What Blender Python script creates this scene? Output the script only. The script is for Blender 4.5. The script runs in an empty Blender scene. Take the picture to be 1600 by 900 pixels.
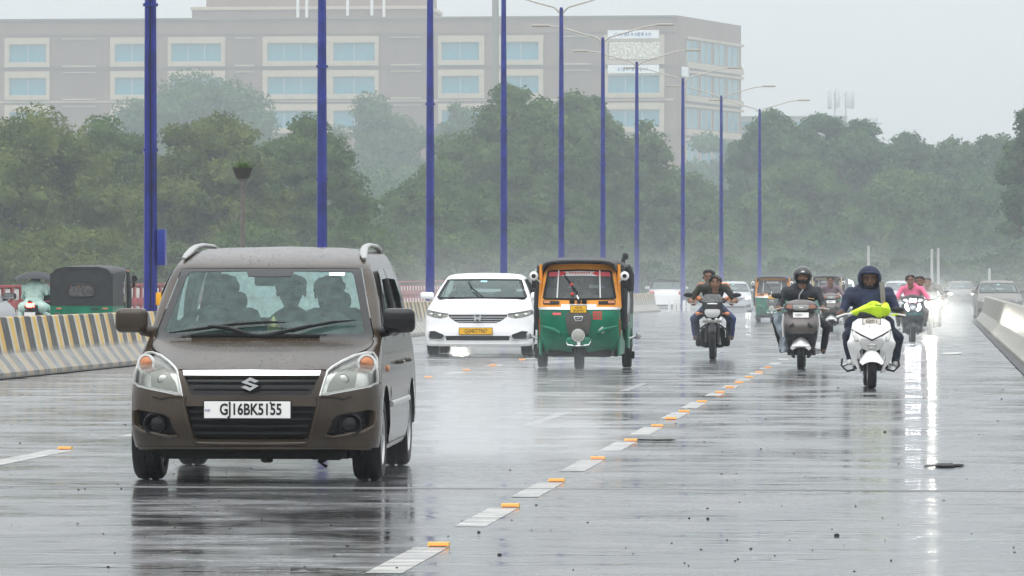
import bpy, bmesh, math, random
import numpy as np
from mathutils import Vector, Matrix, noise
from mathutils.geometry import delaunay_2d_cdt
random.seed(7); np.random.seed(7)
S = bpy.context.scene
COL = S.collection
PI = math.pi

# ------------------------------------------------------------------ camera
F = 6800.0                    # focal length in pixels of the 1600 wide photograph
H = 1.43                      # camera height
YAW = math.atan((1460 - 800) / F)
HOR = 430.0                   # horizon row
cam_d = bpy.data.cameras.new('camera'); cam = bpy.data.objects.new('camera', cam_d); COL.objects.link(cam)
cam.location = (0, 0, H); cam.rotation_euler = (PI / 2, 0, YAW)
cam_d.lens = 36 * F / 1600; cam_d.sensor_width = 36
cam_d.shift_y = -(450 - HOR) / 1600
cam_d.clip_start = 0.5; cam_d.clip_end = 6000
S.camera = cam

# ------------------------------------------------------------------ sky, sun, exposure
SUN_EL, SUN_AZ = math.radians(62), math.radians(200)
w = bpy.data.worlds.new('World'); S.world = w; w.use_nodes = True
nt = w.node_tree; nt.nodes.clear()
wo = nt.nodes.new('ShaderNodeOutputWorld'); bg = nt.nodes.new('ShaderNodeBackground')
sky = nt.nodes.new('ShaderNodeTexSky'); sky.sky_type = 'NISHITA'; sky.sun_disc = False
sky.sun_elevation = SUN_EL; sky.sun_rotation = SUN_AZ
sky.air_density = 1.0; sky.dust_density = 4.0; sky.ozone_density = 1.0
# a closed cloud cover: the blue sky behind it shows only as a faint tint
cover = nt.nodes.new('ShaderNodeMix'); cover.data_type = 'RGBA'; cover.inputs[0].default_value = 0.92
nt.links.new(sky.outputs[0], cover.inputs[6])
geo = nt.nodes.new('ShaderNodeTexCoord'); sep = nt.nodes.new('ShaderNodeSeparateXYZ')
nt.links.new(geo.outputs['Generated'], sep.inputs[0])
mr = nt.nodes.new('ShaderNodeMapRange'); mr.inputs[1].default_value = 0.0; mr.inputs[2].default_value = 1.0
mr.inputs[3].default_value = 0.44; mr.inputs[4].default_value = 1.80
nt.links.new(sep.outputs[2], mr.inputs[0])
cl = nt.nodes.new('ShaderNodeMix'); cl.data_type = 'RGBA'; cl.blend_type = 'MULTIPLY'; cl.inputs[0].default_value = 1
cl.inputs[6].default_value = (7.0, 7.2, 7.38, 1)
nt.links.new(mr.outputs[0], cl.inputs[7]); nt.links.new(cl.outputs[2], cover.inputs[7])
nt.links.new(cover.outputs[2], bg.inputs[0]); bg.inputs[1].default_value = 0.11
nt.links.new(bg.outputs[0], wo.inputs[0])
sun_d = bpy.data.lights.new('sun', 'SUN'); sun = bpy.data.objects.new('sun', sun_d); COL.objects.link(sun)
sun_d.energy = 0.5; sun_d.angle = math.radians(60); sun_d.color = (1, 0.98, 0.95)
sun.rotation_euler = (PI / 2 - SUN_EL, 0, PI - SUN_AZ)
S.view_settings.view_transform = 'Standard'; S.view_settings.look = 'None'
S.view_settings.exposure = 0.95; S.view_settings.gamma = 1.0
S.cycles.max_bounces = 8; S.cycles.diffuse_bounces = 3; S.cycles.glossy_bounces = 4
S.cycles.transparent_max_bounces = 16; S.cycles.volume_bounces = 1
S.cycles.use_denoising = True
S.cycles.sample_clamp_indirect = 8

# ------------------------------------------------------------------ placing by sight line
def roadz(Y):
    return 0.0 if Y < 50 else -min(0.0016 * (Y - 50), 0.45)
CT = [(0, 0), (190, 0), (212, .9), (232, 1.9), (250, 3.0), (300, 7.0), (400, 19), (700, 90)]
def interp(t, x):
    if x <= t[0][0]: return t[0][1]
    for (a, b), (c, d) in zip(t, t[1:]):
        if x <= c:
            return b + (d - b) * (x - a) / (c - a)
    return t[-1][1]
def curve(Y): return interp(CT, Y)
def wx(px, Y):
    return Y * math.tan(math.atan((px - 800) / F) - YAW)
def dep(X, Y): return -X * math.sin(YAW) + Y * math.cos(YAW)
def wz(py, X, Y): return H + (HOR - py) / F * dep(X, Y)
def at(px, py, Y):
    X = wx(px, Y); return Vector((X, Y, wz(py, X, Y)))

# ------------------------------------------------------------------ objects
def tag(o, label=None, cat=None, group=None, kind=None):
    if label: o['label'] = label
    if cat: o['category'] = cat
    if group: o['group'] = group
    if kind: o['kind'] = kind
    return o
def thing(name, label, cat, loc=(0, 0, 0), rz=0.0, group=None):
    o = bpy.data.objects.new(name, None); COL.objects.link(o)
    o.location = loc; o.rotation_euler = (0, 0, rz); o.empty_display_size = 0.2
    return tag(o, label, cat, group)
def put(o, parent=None):
    COL.objects.link(o)
    if parent: o.parent = parent
    return o
KIDS = {}
def dup(root, loc, rz=0.0, label=None, scale=None, group=None):
    def rec(o, p):
        c = o.copy(); COL.objects.link(c)
        if p: c.parent = p
        for ch in list(o.children): rec(ch, c)
        return c
    r = rec(root, None)
    r.location = loc; r.rotation_euler = (0, 0, rz)
    if scale: r.scale = scale
    if label: r['label'] = label
    if group: r['group'] = group
    return r

class MB:
    def __init__(s): s.v = []; s.f = []; s.m = []
    def add(s, vs, fs, m=0):
        b = len(s.v); s.v.extend([tuple(q) for q in vs])
        for f in fs: s.f.append(tuple(i + b for i in f)); s.m.append(m)
        return s
    def box(s, c, d, m=0, bevel=0, rot=None, seg=2):
        bm = bmesh.new(); bmesh.ops.create_cube(bm, size=1)
        bmesh.ops.scale(bm, vec=Vector(d), verts=bm.verts)
        if bevel: bmesh.ops.bevel(bm, geom=bm.edges[:], offset=bevel, segments=seg, affect='EDGES', profile=0.5)
        R = rot if rot is not None else Matrix.Identity(3)
        bm.verts.index_update(); vs = [R @ q.co + Vector(c) for q in bm.verts]
        fs = [[q.index for q in f.verts] for f in bm.faces]; bm.free()
        return s.add(vs, fs, m)
    def tube(s, path, r, n=8, m=0, caps=True, flat=1.0, up=None):
        P = [Vector(p) for p in path]; R = r if isinstance(r, (list, tuple)) else [r] * len(P)
        vs = []; prev = None
        for i, p in enumerate(P):
            t = (P[min(i + 1, len(P) - 1)] - P[max(i - 1, 0)]).normalized()
            if prev is None:
                a = Vector(up) if up else (Vector((0, 0, 1)) if abs(t.z) < .9 else Vector((1, 0, 0)))
            else: a = prev
            u = (a - t * a.dot(t)).normalized(); q = t.cross(u); prev = u
            for k in range(n):
                an = 2 * PI * (k + .5) / n
                vs.append(p + u * (R[i] * flat * math.sin(an)) + q * (R[i] * math.cos(an)))
        fs = []
        for i in range(len(P) - 1):
            for k in range(n):
                fs.append((i * n + k, i * n + (k + 1) % n, (i + 1) * n + (k + 1) % n, (i + 1) * n + k))
        if caps:
            fs.append(tuple(range(n - 1, -1, -1))); fs.append(tuple((len(P) - 1) * n + k for k in range(n)))
        return s.add(vs, fs, m)
    def lathe(s, prof, c=(0, 0, 0), axis='z', n=20, m=0, sx=1.0, rot=None):
        vs = []; fs = []
        for (r, h) in prof:
            for k in range(n):
                a = 2 * PI * k / n; x, y, z = r * math.cos(a) * sx, r * math.sin(a), h
                if axis == 'x': q = Vector((z, x, y))
                elif axis == 'y': q = Vector((x, z, y))
                else: q = Vector((x, y, z))
                if rot is not None: q = rot @ q
                vs.append(q + Vector(c))
        for i in range(len(prof) - 1):
            for k in range(n):
                fs.append((i * n + k, i * n + (k + 1) % n, (i + 1) * n + (k + 1) % n, (i + 1) * n + k))
        if prof[0][0] > 1e-5: fs.append(tuple(range(n - 1, -1, -1)))
        if prof[-1][0] > 1e-5: fs.append(tuple((len(prof) - 1) * n + k for k in range(n)))
        return s.add(vs, fs, m)
    def ball(s, c, r, m=0, nu=14, nv=9, rot=None, zmin=-1.0, zmax=1.0):
        r = Vector(r) if not isinstance(r, (int, float)) else Vector((r, r, r))
        vs = []; fs = []; a0 = math.asin(zmin); a1 = math.asin(zmax)
        for i in range(nv + 1):
            t = a0 + (a1 - a0) * i / nv
            for k in range(nu):
                a = 2 * PI * k / nu
                q = Vector((r.x * math.cos(t) * math.cos(a), r.y * math.cos(t) * math.sin(a), r.z * math.sin(t)))
                if rot is not None: q = rot @ q
                vs.append(q + Vector(c))
        for i in range(nv):
            for k in range(nu):
                fs.append((i * nu + k, i * nu + (k + 1) % nu, (i + 1) * nu + (k + 1) % nu, (i + 1) * nu + k))
        return s.add(vs, fs, m)
    def prism(s, poly, fn0, fn1, m=0):
        n = len(poly); vs = [fn0(*p) for p in poly] + [fn1(*p) for p in poly]
        fs = [tuple(range(n)), tuple(range(2 * n - 1, n - 1, -1))] + [(i, i + n, (i + 1) % n + n, (i + 1) % n) for i in range(n)]
        return s.add(vs, fs, m)
    def grid(s, fn, nu, nv, m=0):
        vs = [fn(i / nu, j / nv) for j in range(nv + 1) for i in range(nu + 1)]
        fs = [(j * (nu + 1) + i, j * (nu + 1) + i + 1, (j + 1) * (nu + 1) + i + 1, (j + 1) * (nu + 1) + i) for j in range(nv) for i in range(nu)]
        return s.add(vs, fs, m)
    def sheet(s, outline, fn, step, holes=(), back=None, m=0, dens=None):
        """triangulated patch of the 2-D outline, carried into space by fn(u, v); back closes it to a slab"""
        out = resample(outline, step); hs = [resample(h, step) for h in holes]
        pts = [Vector(p) for p in out]; ed = [(i, (i + 1) % len(out)) for i in range(len(out))]
        for h in hs:
            b = len(pts); pts += [Vector(p) for p in h]; ed += [(b + i, b + (i + 1) % len(h)) for i in range(len(h))]
        x0 = min(p[0] for p in out); x1 = max(p[0] for p in out); y0 = min(p[1] for p in out); y1 = max(p[1] for p in out)
        bnd = np.array([p[:] for p in pts])
        nx = max(1, int((x1 - x0) / step)); ny = max(1, int((y1 - y0) / step))
        us = dens if dens else [x0 + (x1 - x0) * (i + .5) / nx for i in range(nx)]
        for a in us:
            for j in range(ny):
                b = y0 + (y1 - y0) * (j + .5 + .02 * ((j * 7) % 5 - 2)) / ny
                if inside(out, a, b) and not any(inside(h, a, b) for h in hs) and np.min((bnd[:, 0] - a) ** 2 + (bnd[:, 1] - b) ** 2) > (0.35 * step) ** 2:
                    pts.append(Vector((a, b)))
        r = delaunay_2d_cdt(pts, ed, [], 0, 1e-7)
        P = r[0]; T = []
        for t in r[2]:
            cx = sum(P[i].x for i in t) / len(t); cy = sum(P[i].y for i in t) / len(t)
            if inside(out, cx, cy) and not any(inside(h, cx, cy) for h in hs): T.append(tuple(t))
        vs = [fn(p.x, p.y) for p in P]
        # keep faces turned the same way
        s.add(vs, T, m)
        if back:
            vb = [back(p.x, p.y) for p in P]
            s.add(vb, [t[::-1] for t in T], m)
            cnt = {}
            for t in T:
                for i in range(len(t)):
                    a, b = t[i], t[(i + 1) % len(t)]; cnt[(a, b)] = 1
            base = len(s.v) - 2 * len(P)
            for (a, b) in list(cnt):
                if (b, a) not in cnt:
                    s.f.append((base + b, base + a, base + len(P) + a, base + len(P) + b)); s.m.append(m)
        return s
    def build(s, name, mats, parent=None, smooth=True, ang=38, mesh_only=False, weld=0):
        me = bpy.data.meshes.new(name); me.from_pydata(s.v, [], s.f)
        if not isinstance(mats, (list, tuple)): mats = [mats]
        for q in mats: me.materials.append(q)
        me.polygons.foreach_set('material_index', s.m)
        if weld or smooth:
            bm = bmesh.new(); bm.from_mesh(me)
            if weld: bmesh.ops.remove_doubles(bm, verts=bm.verts, dist=weld)
            bmesh.ops.recalc_face_normals(bm, faces=bm.faces)
            bm.to_mesh(me); bm.free()
        if smooth:
            me.polygons.foreach_set('use_smooth', [True] * len(me.polygons))
            me.set_sharp_from_angle(angle=math.radians(ang))
        me.update()
        if mesh_only: return me
        return put(bpy.data.objects.new(name, me), parent)

def resample(poly, step):
    out = []; n = len(poly)
    for i in range(n):
        a = Vector(poly[i]); b = Vector(poly[(i + 1) % n]); k = max(1, int(round((b - a).length / step)))
        for j in range(k): out.append(tuple(a + (b - a) * j / k))
    return out
def inside(poly, x, y):
    r = False; j = len(poly) - 1
    for i in range(len(poly)):
        xi, yi = poly[i][0], poly[i][1]; xj, yj = poly[j][0], poly[j][1]
        if (yi > y) != (yj > y) and x < (xj - xi) * (y - yi) / (yj - yi) + xi: r = not r
        j = i
    return r
def smooth_poly(pts, n=4):
    """closed Catmull-Rom through the points"""
    P = [Vector(p) for p in pts]; out = []; k = len(P)
    for i in range(k):
        a, b, c, d = P[i - 1], P[i], P[(i + 1) % k], P[(i + 2) % k]
        for j in range(n):
            t = j / n
            out.append(tuple(0.5 * ((2 * b) + (c - a) * t + (2 * a - 5 * b + 4 * c - d) * t * t + (3 * b - a - 3 * c + d) * t ** 3)))
    return out
def round_poly(pts, r, n=4):
    """closed polygon with its corners rounded"""
    P = [Vector(p) for p in pts]; out = []; k = len(P)
    for i in range(k):
        a, b, c = P[i - 1], P[i], P[(i + 1) % k]
        d1 = (a - b); d2 = (c - b); q = min(r, d1.length * .45, d2.length * .45)
        p1 = b + d1.normalized() * q; p2 = b + d2.normalized() * q
        for j in range(n + 1):
            t = j / n; out.append(tuple((1 - t) ** 2 * p1 + 2 * t * (1 - t) * b + t * t * p2))
    return out
def scurve(t, x):
    """monotone cubic through a table (x ascending)"""
    xs = [q[0] for q in t]; ys = [q[1] for q in t]; n = len(xs)
    if x <= xs[0]: return ys[0]
    if x >= xs[-1]: return ys[-1]
    d = [(ys[i + 1] - ys[i]) / (xs[i + 1] - xs[i]) for i in range(n - 1)]
    def mm(i):
        if i == 0: return d[0]
        if i == n - 1: return d[-1]
        return 0 if d[i - 1] * d[i] <= 0 else 2 * d[i - 1] * d[i] / (d[i - 1] + d[i])
    for i in range(n - 1):
        if x <= xs[i + 1]:
            h = xs[i + 1] - xs[i]; u = (x - xs[i]) / h
            return (ys[i] * (1 + 2 * u) * (1 - u) ** 2 + mm(i) * h * u * (1 - u) ** 2 + ys[i + 1] * u * u * (3 - 2 * u) + mm(i + 1) * h * u * u * (u - 1))

# ------------------------------------------------------------------ materials
def mat(name, col, rough=0.5, metal=0.0, var=0.0, scale=8.0, bump=0.0, bscale=40.0, coat=0.0, emit=None, estr=0.0, spec=0.2, dirt=None, trans=0.0):
    m = bpy.data.materials.new(name); m.use_nodes = True; n = m.node_tree; p = n.nodes['Principled BSDF']
    c = (*col, 1); p.inputs['Base Color'].default_value = c
    p.inputs['Roughness'].default_value = rough; p.inputs['Metallic'].default_value = metal
    p.inputs['Specular IOR Level'].default_value = spec; p.inputs['Coat Weight'].default_value = coat; p.inputs['Coat Roughness'].default_value = 0.06
    if trans: p.inputs['Transmission Weight'].default_value = trans
    if emit: p.inputs['Emission Color'].default_value = (*emit, 1); p.inputs['Emission Strength'].default_value = estr
    tc = n.nodes.new('ShaderNodeTexCoord')
    if var or dirt:
        t = n.nodes.new('ShaderNodeTexNoise'); t.inputs['Scale'].default_value = scale; t.inputs['Detail'].default_value = 5
        n.links.new(tc.outputs['Object'], t.inputs['Vector'])
        r = n.nodes.new('ShaderNodeMapRange'); r.inputs[1].default_value = .3; r.inputs[2].default_value = .7
        n.links.new(t.outputs[0], r.inputs[0])
        x = n.nodes.new('ShaderNodeMix'); x.data_type = 'RGBA'
        lo = dirt if dirt else tuple(q * (1 - var) for q in col); hi = tuple(min(1, q * (1 + var)) for q in col)
        x.inputs[6].default_value = (*lo, 1); x.inputs[7].default_value = (*hi, 1)
        n.links.new(r.outputs[0], x.inputs[0]); n.links.new(x.outputs[2], p.inputs['Base Color'])
    if bump:
        t = n.nodes.new('ShaderNodeTexNoise'); t.inputs['Scale'].default_value = bscale; t.inputs['Detail'].default_value = 4
        n.links.new(tc.outputs['Object'], t.inputs['Vector'])
        b = n.nodes.new('ShaderNodeBump'); b.inputs['Strength'].default_value = bump; b.inputs['Distance'].default_value = 0.02
        n.links.new(t.outputs[0], b.inputs['Height']); n.links.new(b.outputs[0], p.inputs['Normal'])
    return m
def glass(name, tint=(.8, .9, .88), refl=1.0, rough=0.02, alpha=0.0, film=(.5, .55, .55)):
    """thin pane: see-through tint, sky reflection and, with alpha, a film of rain"""
    m = bpy.data.materials.new(name); m.use_nodes = True; n = m.node_tree; n.nodes.clear()
    o = n.nodes.new('ShaderNodeOutputMaterial'); t = n.nodes.new('ShaderNodeBsdfTransparent'); g = n.nodes.new('ShaderNodeBsdfGlossy')
    fr = n.nodes.new('ShaderNodeFresnel'); fr.inputs[0].default_value = 1.0 + 0.5 * refl; x = n.nodes.new('ShaderNodeMixShader')
    t.inputs[0].default_value = (*tint, 1); g.inputs['Roughness'].default_value = rough
    n.links.new(fr.outputs[0], x.inputs[0]); n.links.new(g.outputs[0], x.inputs[2])
    if alpha:
        df = n.nodes.new('ShaderNodeBsdfDiffuse'); df.inputs[0].default_value = (*film, 1); tl = n.nodes.new('ShaderNodeBsdfTranslucent'); tl.inputs[0].default_value = (*film, 1)
        d = n.nodes.new('ShaderNodeMixShader'); d.inputs[0].default_value = .5; n.links.new(df.outputs[0], d.inputs[1]); n.links.new(tl.outputs[0], d.inputs[2])
        y = n.nodes.new('ShaderNodeMixShader'); n.links.new(t.outputs[0], y.inputs[1]); n.links.new(d.outputs[0], y.inputs[2])
        tc = n.nodes.new('ShaderNodeTexCoord'); q = n.nodes.new('ShaderNodeTexNoise'); q.inputs['Scale'].default_value = 14; q.inputs['Detail'].default_value = 6
        n.links.new(tc.outputs['Object'], q.inputs['Vector']); r = n.nodes.new('ShaderNodeMapRange')
        r.inputs[1].default_value = .3; r.inputs[2].default_value = .7; r.inputs[3].default_value = alpha * .6; r.inputs[4].default_value = alpha * 1.3
        n.links.new(q.outputs[0], r.inputs[0]); n.links.new(r.outputs[0], y.inputs[0]); n.links.new(y.outputs[0], x.inputs[1])
    else: n.links.new(t.outputs[0], x.inputs[1])
    n.links.new(x.outputs[0], o.inputs[0]); return m
# ================================================================== SETTING
def striped(name):
    """weathered concrete with black and yellow painted bars (local Y runs along the wall)"""
    m = bpy.data.materials.new(name); m.use_nodes = True; n = m.node_tree; p = n.nodes['Principled BSDF']; L = n.links
    tc = n.nodes.new('ShaderNodeTexCoord'); sp = n.nodes.new('ShaderNodeSeparateXYZ'); L.new(tc.outputs['Object'], sp.inputs[0])
    nz = n.nodes.new('ShaderNodeTexNoise'); nz.inputs['Scale'].default_value = 3; nz.inputs['Detail'].default_value = 8; L.new(tc.outputs['Object'], nz.inputs['Vector'])
    def math_(op, a, b=None):
        q = n.nodes.new('ShaderNodeMath'); q.operation = op
        for i, v in ((0, a), (1, b)):
            if v is None: continue
            if isinstance(v, (int, float)): q.inputs[i].default_value = v
            else: L.new(v, q.inputs[i])
        return q.outputs[0]
    wob = math_('MULTIPLY', math_('SUBTRACT', nz.outputs[0], .5), .10)
    y = math_('ADD', sp.outputs[1], wob)
    a = math_('MULTIPLY', math_('FRACT', math_('DIVIDE', y, 1.62)), 4)   # black, grey-white, yellow, grey
    rp = n.nodes.new('ShaderNodeValToRGB'); rp.color_ramp.interpolation = 'CONSTANT'
    e = rp.color_ramp.elements; e[0].position = 0; e[0].color = (.012, .012, .012, 1)
    e[1].position = .27; e[1].color = (.42, .41, .35, 1)
    for pos, c in ((.36, (.55, .33, .03, 1)), (.50, (.44, .41, .33, 1)), (.56, (.014, .014, .014, 1)), (.78, (.44, .40, .30, 1)), (.86, (.50, .30, .045, 1))):
        k = e.new(pos); k.color = c
    L.new(math_('DIVIDE', a, 4), rp.inputs[0])
    # wear: the paint is scrubbed off low down and in patches
    con = n.nodes.new('ShaderNodeMix'); con.data_type = 'RGBA'; con.inputs[6].default_value = (.13, .13, .125, 1); con.inputs[7].default_value = (.36, .36, .34, 1)
    n2 = n.nodes.new('ShaderNodeTexNoise'); n2.inputs['Scale'].default_value = 9; n2.inputs['Detail'].default_value = 6; L.new(tc.outputs['Object'], n2.inputs['Vector'])
    L.new(n2.outputs[0], con.inputs[0])
    mx = n.nodes.new('ShaderNodeMix'); mx.data_type = 'RGBA'; L.new(rp.outputs[0], mx.inputs[6]); L.new(con.outputs[2], mx.inputs[7])
    low = n.nodes.new('ShaderNodeMapRange'); low.inputs[1].default_value = .38; low.inputs[2].default_value = .30; low.inputs[3].default_value = .0; low.inputs[4].default_value = .66
    L.new(sp.outputs[2], low.inputs[0])
    wear = n.nodes.new('ShaderNodeMapRange'); wear.inputs[1].default_value = .54; wear.inputs[2].default_value = .78; wear.inputs[3].default_value = 0; wear.inputs[4].default_value = .5
    L.new(nz.outputs[0], wear.inputs[0])
    L.new(math_('MINIMUM', math_('ADD', low.outputs[0], wear.outputs[0]), .95), mx.inputs[0])
    L.new(mx.outputs[2], p.inputs['Base Color']); p.inputs['Roughness'].default_value = .42; p.inputs['Specular IOR Level'].default_value = .2
    b = n.nodes.new('ShaderNodeBump'); b.inputs['Strength'].default_value = .5; b.inputs['Distance'].default_value = .02
    L.new(n2.outputs[0], b.inputs['Height']); L.new(b.outputs[0], p.inputs['Normal'])
    return m

def wet_road(name, base=(.045, .047, .05), paint=None):
    m = bpy.data.materials.new(name); m.use_nodes = True; n = m.node_tree; p = n.nodes['Principled BSDF']; L = n.links
    tc = n.nodes.new('ShaderNodeTexCoord')
    mp = n.nodes.new('ShaderNodeMapping'); mp.inputs['Scale'].default_value = (.34, 1.0, 1); L.new(tc.outputs['Object'], mp.inputs[0])
    def nz(sc, det, src=None, rough=.55):
        t = n.nodes.new('ShaderNodeTexNoise'); t.inputs['Scale'].default_value = sc; t.inputs['Detail'].default_value = det
        t.inputs['Roughness'].default_value = rough
        L.new((src or mp).outputs[0], t.inputs['Vector']); return t.outputs[0]
    # standing film of water: smooth in patches a metre or so wide, broken where the aggregate stands out
    mp2 = n.nodes.new('ShaderNodeMapping'); mp2.inputs['Scale'].default_value = (.9, .55, 1); L.new(tc.outputs['Object'], mp2.inputs[0])
    pm = n.nodes.new('ShaderNodeMix'); pm.inputs[0].default_value = .42; L.new(nz(1.5, 8, rough=.68), pm.inputs[2]); L.new(nz(.9, 8, mp2, .66), pm.inputs[3]); patch = pm.outputs[0]; fine = nz(30, 3)
    rr = n.nodes.new('ShaderNodeMapRange'); rr.inputs[1].default_value = .43; rr.inputs[2].default_value = .58
    rr.inputs[3].default_value = ROUGH[0] + (.20 if paint else 0); rr.inputs[4].default_value = ROUGH[1] + (.07 if paint else 0)
    L.new(patch, rr.inputs[0]); L.new(rr.outputs[0], p.inputs['Roughness'])
    mx = n.nodes.new('ShaderNodeMix'); mx.data_type = 'RGBA'
    mx.inputs[6].default_value = (*[q * .7 for q in base], 1); mx.inputs[7].default_value = (*[q * 1.35 for q in base], 1)
    L.new(fine, mx.inputs[0])
    col = mx.outputs[2]
    if paint:
        wr = n.nodes.new('ShaderNodeMapRange'); wr.inputs[1].default_value = .40; wr.inputs[2].default_value = .58; wr.inputs[3].default_value = 0.02; wr.inputs[4].default_value = .85
        L.new(nz(7, 8), wr.inputs[0]); q = n.nodes.new('ShaderNodeMix'); q.data_type = 'RGBA'
        q.inputs[6].default_value = (*paint, 1); L.new(col, q.inputs[7]); L.new(wr.outputs[0], q.inputs[0]); col = q.outputs[2]
    L.new(col, p.inputs['Base Color'])
    b = n.nodes.new('ShaderNodeBump'); b.inputs['Strength'].default_value = 1.0; b.inputs['Distance'].default_value = BUMP
    hh = n.nodes.new('ShaderNodeMath'); hh.operation = 'ADD'
    L.new(nz(2.2, 4, rough=.5), hh.inputs[0]); L.new(nz(7.0, 2), hh.inputs[1])
    L.new(hh.outputs[0], b.inputs['Height']); L.new(b.outputs[0], p.inputs['Normal'])
    p.inputs['IOR'].default_value = 3.0
    return m
ROUGH = (.045, .31); BUMP = 0.004
M_road = wet_road('wet_asphalt')
M_line = wet_road('worn_white_paint', paint=(.36, .35, .31))
M_faint = wet_road('faint_worn_paint', base=(.06, .062, .065), paint=(.09, .09, .09))

# ground and carriageways
ground_m = mat('muddy_grass', (.05, .065, .03), .9, var=.5, scale=.3)
g = MB(); g.grid(lambda a, b: Vector((-900 + 1800 * a, -100 + 1700 * b, -.62)), 8, 8)
tag(g.build('ground', ground_m, smooth=False), kind='structure')
ys = [-12 + 4 * i for i in range(14)] + [45 + 5 * i for i in range(75)]
def strip(x0, x1, dz, y0=-12, y1=305, m=None, name='road', nx=1):
    q = MB(); yy = [y for y in ys if y0 < y < y1]; yy = [y0] + yy + [y1]
    for a, b in zip(yy, yy[1:]):
        for i in range(nx):
            xa = x0 + (x1 - x0) * i / nx; xb = x0 + (x1 - x0) * (i + 1) / nx
            q.add([(xa + curve(a), a, roadz(a) + dz), (xb + curve(a), a, roadz(a) + dz), (xb + curve(b), b, roadz(b) + dz), (xa + curve(b), b, roadz(b) + dz)], [(0, 1, 2, 3)])
    return q
q = strip(-24.4, 14, 0, nx=4); road = tag(q.build('road', M_road, smooth=False), kind='structure')

# lane paint and raised reflectors
XR, XL = -2.60, -7.1
refl_d = [22.8, 26.7, 30.0, 33.7, 37.4, 41.0, 43.1, 45.4, 48.9, 53.0, 55.6, 58.2, 61.5, 65.0, 68.5]
dash_d = [22.8, 26.7, 30.0, 33.7, 37.4, 41.0, 45.4, 48.9, 53.0, 57.0, 61, 65, 69, 73, 77]
lm = MB()
for d in dash_d:
    for (xc, o) in ((XR, 0),):
        lm.add([(xc - .12, d - 2.1 , roadz(d) + .002), (xc + .06, d - 2.1, roadz(d) + .002), (xc + .06, d - .10, roadz(d) + .002), (xc - .12, d - .10, roadz(d) + .002)], [(0, 1, 2, 3)])
for d in [19.5, 27, 35.2, 41.2, 47.2, 53.2, 59.2, 65.2, 71, 77]:
    lm.add([(XL - .11, d - 3.2, roadz(d) + .002), (XL + .11, d - 3.2, roadz(d) + .002), (XL + .11, d - .12, roadz(d) + .002), (XL - .11, d - .12, roadz(d) + .002)], [(0, 1, 2, 3)])
tag(lm.build('lane_marking', M_line, smooth=False), kind='structure')
q = MB(); q.add([(-3.90, 41, .003), (-3.78, 41, .003), (-3.78, 58, -.009), (-3.90, 58, -.009)], [(0, 1, 2, 3)])
tag(q.build('faint_lane_marking', M_faint, smooth=False), kind='structure')
# steel joint across the deck, with its two pale edges
q = MB()
for y in (29.0, 60.5):
    q.box((-6, y, roadz(y) + .001), (15.2, .008, .004), m=0); q.box((-6, y + .04, roadz(y) + .001), (15.2, .05, .0045), m=1); q.box((-6, y - .04, roadz(y) + .001), (15.2, .04, .0035), m=1)
tag(q.build('deck_joint', [mat('joint_rubber', (.05, .05, .052), .3), mat('joint_steel', (.22, .22, .22), .4, .0)], smooth=False), kind='structure')

M_refl_o = mat('reflector_orange', (.85, .24, .02), .25, coat=.5); M_refl_b = mat('reflector_body', (.55, .33, .06), .4)
def stud_mesh():
    q = MB(); q.prism([(-.055, 0), (.055, 0), (.036, .019), (-.036, .019)], lambda y, z: Vector((-.055, y, z)), lambda y, z: Vector((.055, y, z)), 1)
    q.prism([(-.057, .004), (-.051, .004), (-.034, .016), (-.040, .0165)], lambda y, z: Vector((-.048, y, z)), lambda y, z: Vector((.048, y, z)), 0)
    return q.build('road_stud', [M_refl_o, M_refl_b], mesh_only=True, smooth=False)
sm_ = stud_mesh()
ORD = ['first', 'second', 'third', 'fourth', 'fifth', 'sixth', 'seventh', 'eighth', 'ninth', 'tenth', 'eleventh', 'twelfth', 'thirteenth', 'fourteenth', 'fifteenth', 'sixteenth', 'seventeenth', 'eighteenth']
for i, d in enumerate(refl_d):
    o = put(bpy.data.objects.new('road_stud', sm_)); o.location = (XR, d, roadz(d) + .004)
    tag(o, f'orange road stud on the right dashed line, {ORD[i]} counting away from the foreground', 'road stud', 'orange road studs along the lane lines')
for i, d in enumerate([35.2, 51.8, 55.4, 61, 66, 70, 75]):
    o = put(bpy.data.objects.new('road_stud', sm_)); o.location = (XL, d, roadz(d) + .004)
    tag(o, ('orange road stud on the left lane line beside the brown car' if i == 0 else f'orange road stud on the left lane line beyond the brown car, {ORD[i-1]} along'), 'road stud', 'orange road studs along the lane lines')

# ---- concrete barriers: new-jersey section swept along the road
def jersey(name, label, x, y0, y1, face, m, parts=1, endcap=True, foot=True):
    """x of the road-side toe, face = +1 when the road lies on +x"""
    prof = [(0, 0), (0, .075), (.20, .33), (.31, .835), (.33, .85), (.47, .85), (.49, .835), (.60, .33), (.80, .075), (.80, 0)]
    t = thing(name, label, 'barrier', (x + curve(y0), y0, roadz(y0)))
    n = max(1, int(round((y1 - y0) / parts))); L = (y1 - y0) / n
    for i in range(n):
        a = y0 + i * L + .008; b = y0 + (i + 1) * L - .008; q = MB(); k = max(1, int((b - a) / 3)); vs = []
        for j in range(k + 1):
            yy = a + (b - a) * j / k
            for (px, pz) in prof:
                vs.append((-face * px + curve(yy) - curve(y0), yy - y0, pz + roadz(yy) - roadz(y0)))
        c = len(prof); fs = []
        for j in range(k):
            for e in range(c - 1): fs.append((j * c + e, j * c + e + 1, (j + 1) * c + e + 1, (j + 1) * c + e))
        fs.append(tuple(range(c))); fs.append(tuple(k * c + e for e in range(c - 1, -1, -1)))
        q.add(vs, fs); q.build('barrier_segment', m, t, ang=25)
    return t
M_str = striped('striped_concrete')
M_con = mat('wet_pale_concrete', (.20, .19, .15), .30, var=.45, scale=2.2, bump=.4, bscale=12)
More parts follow.
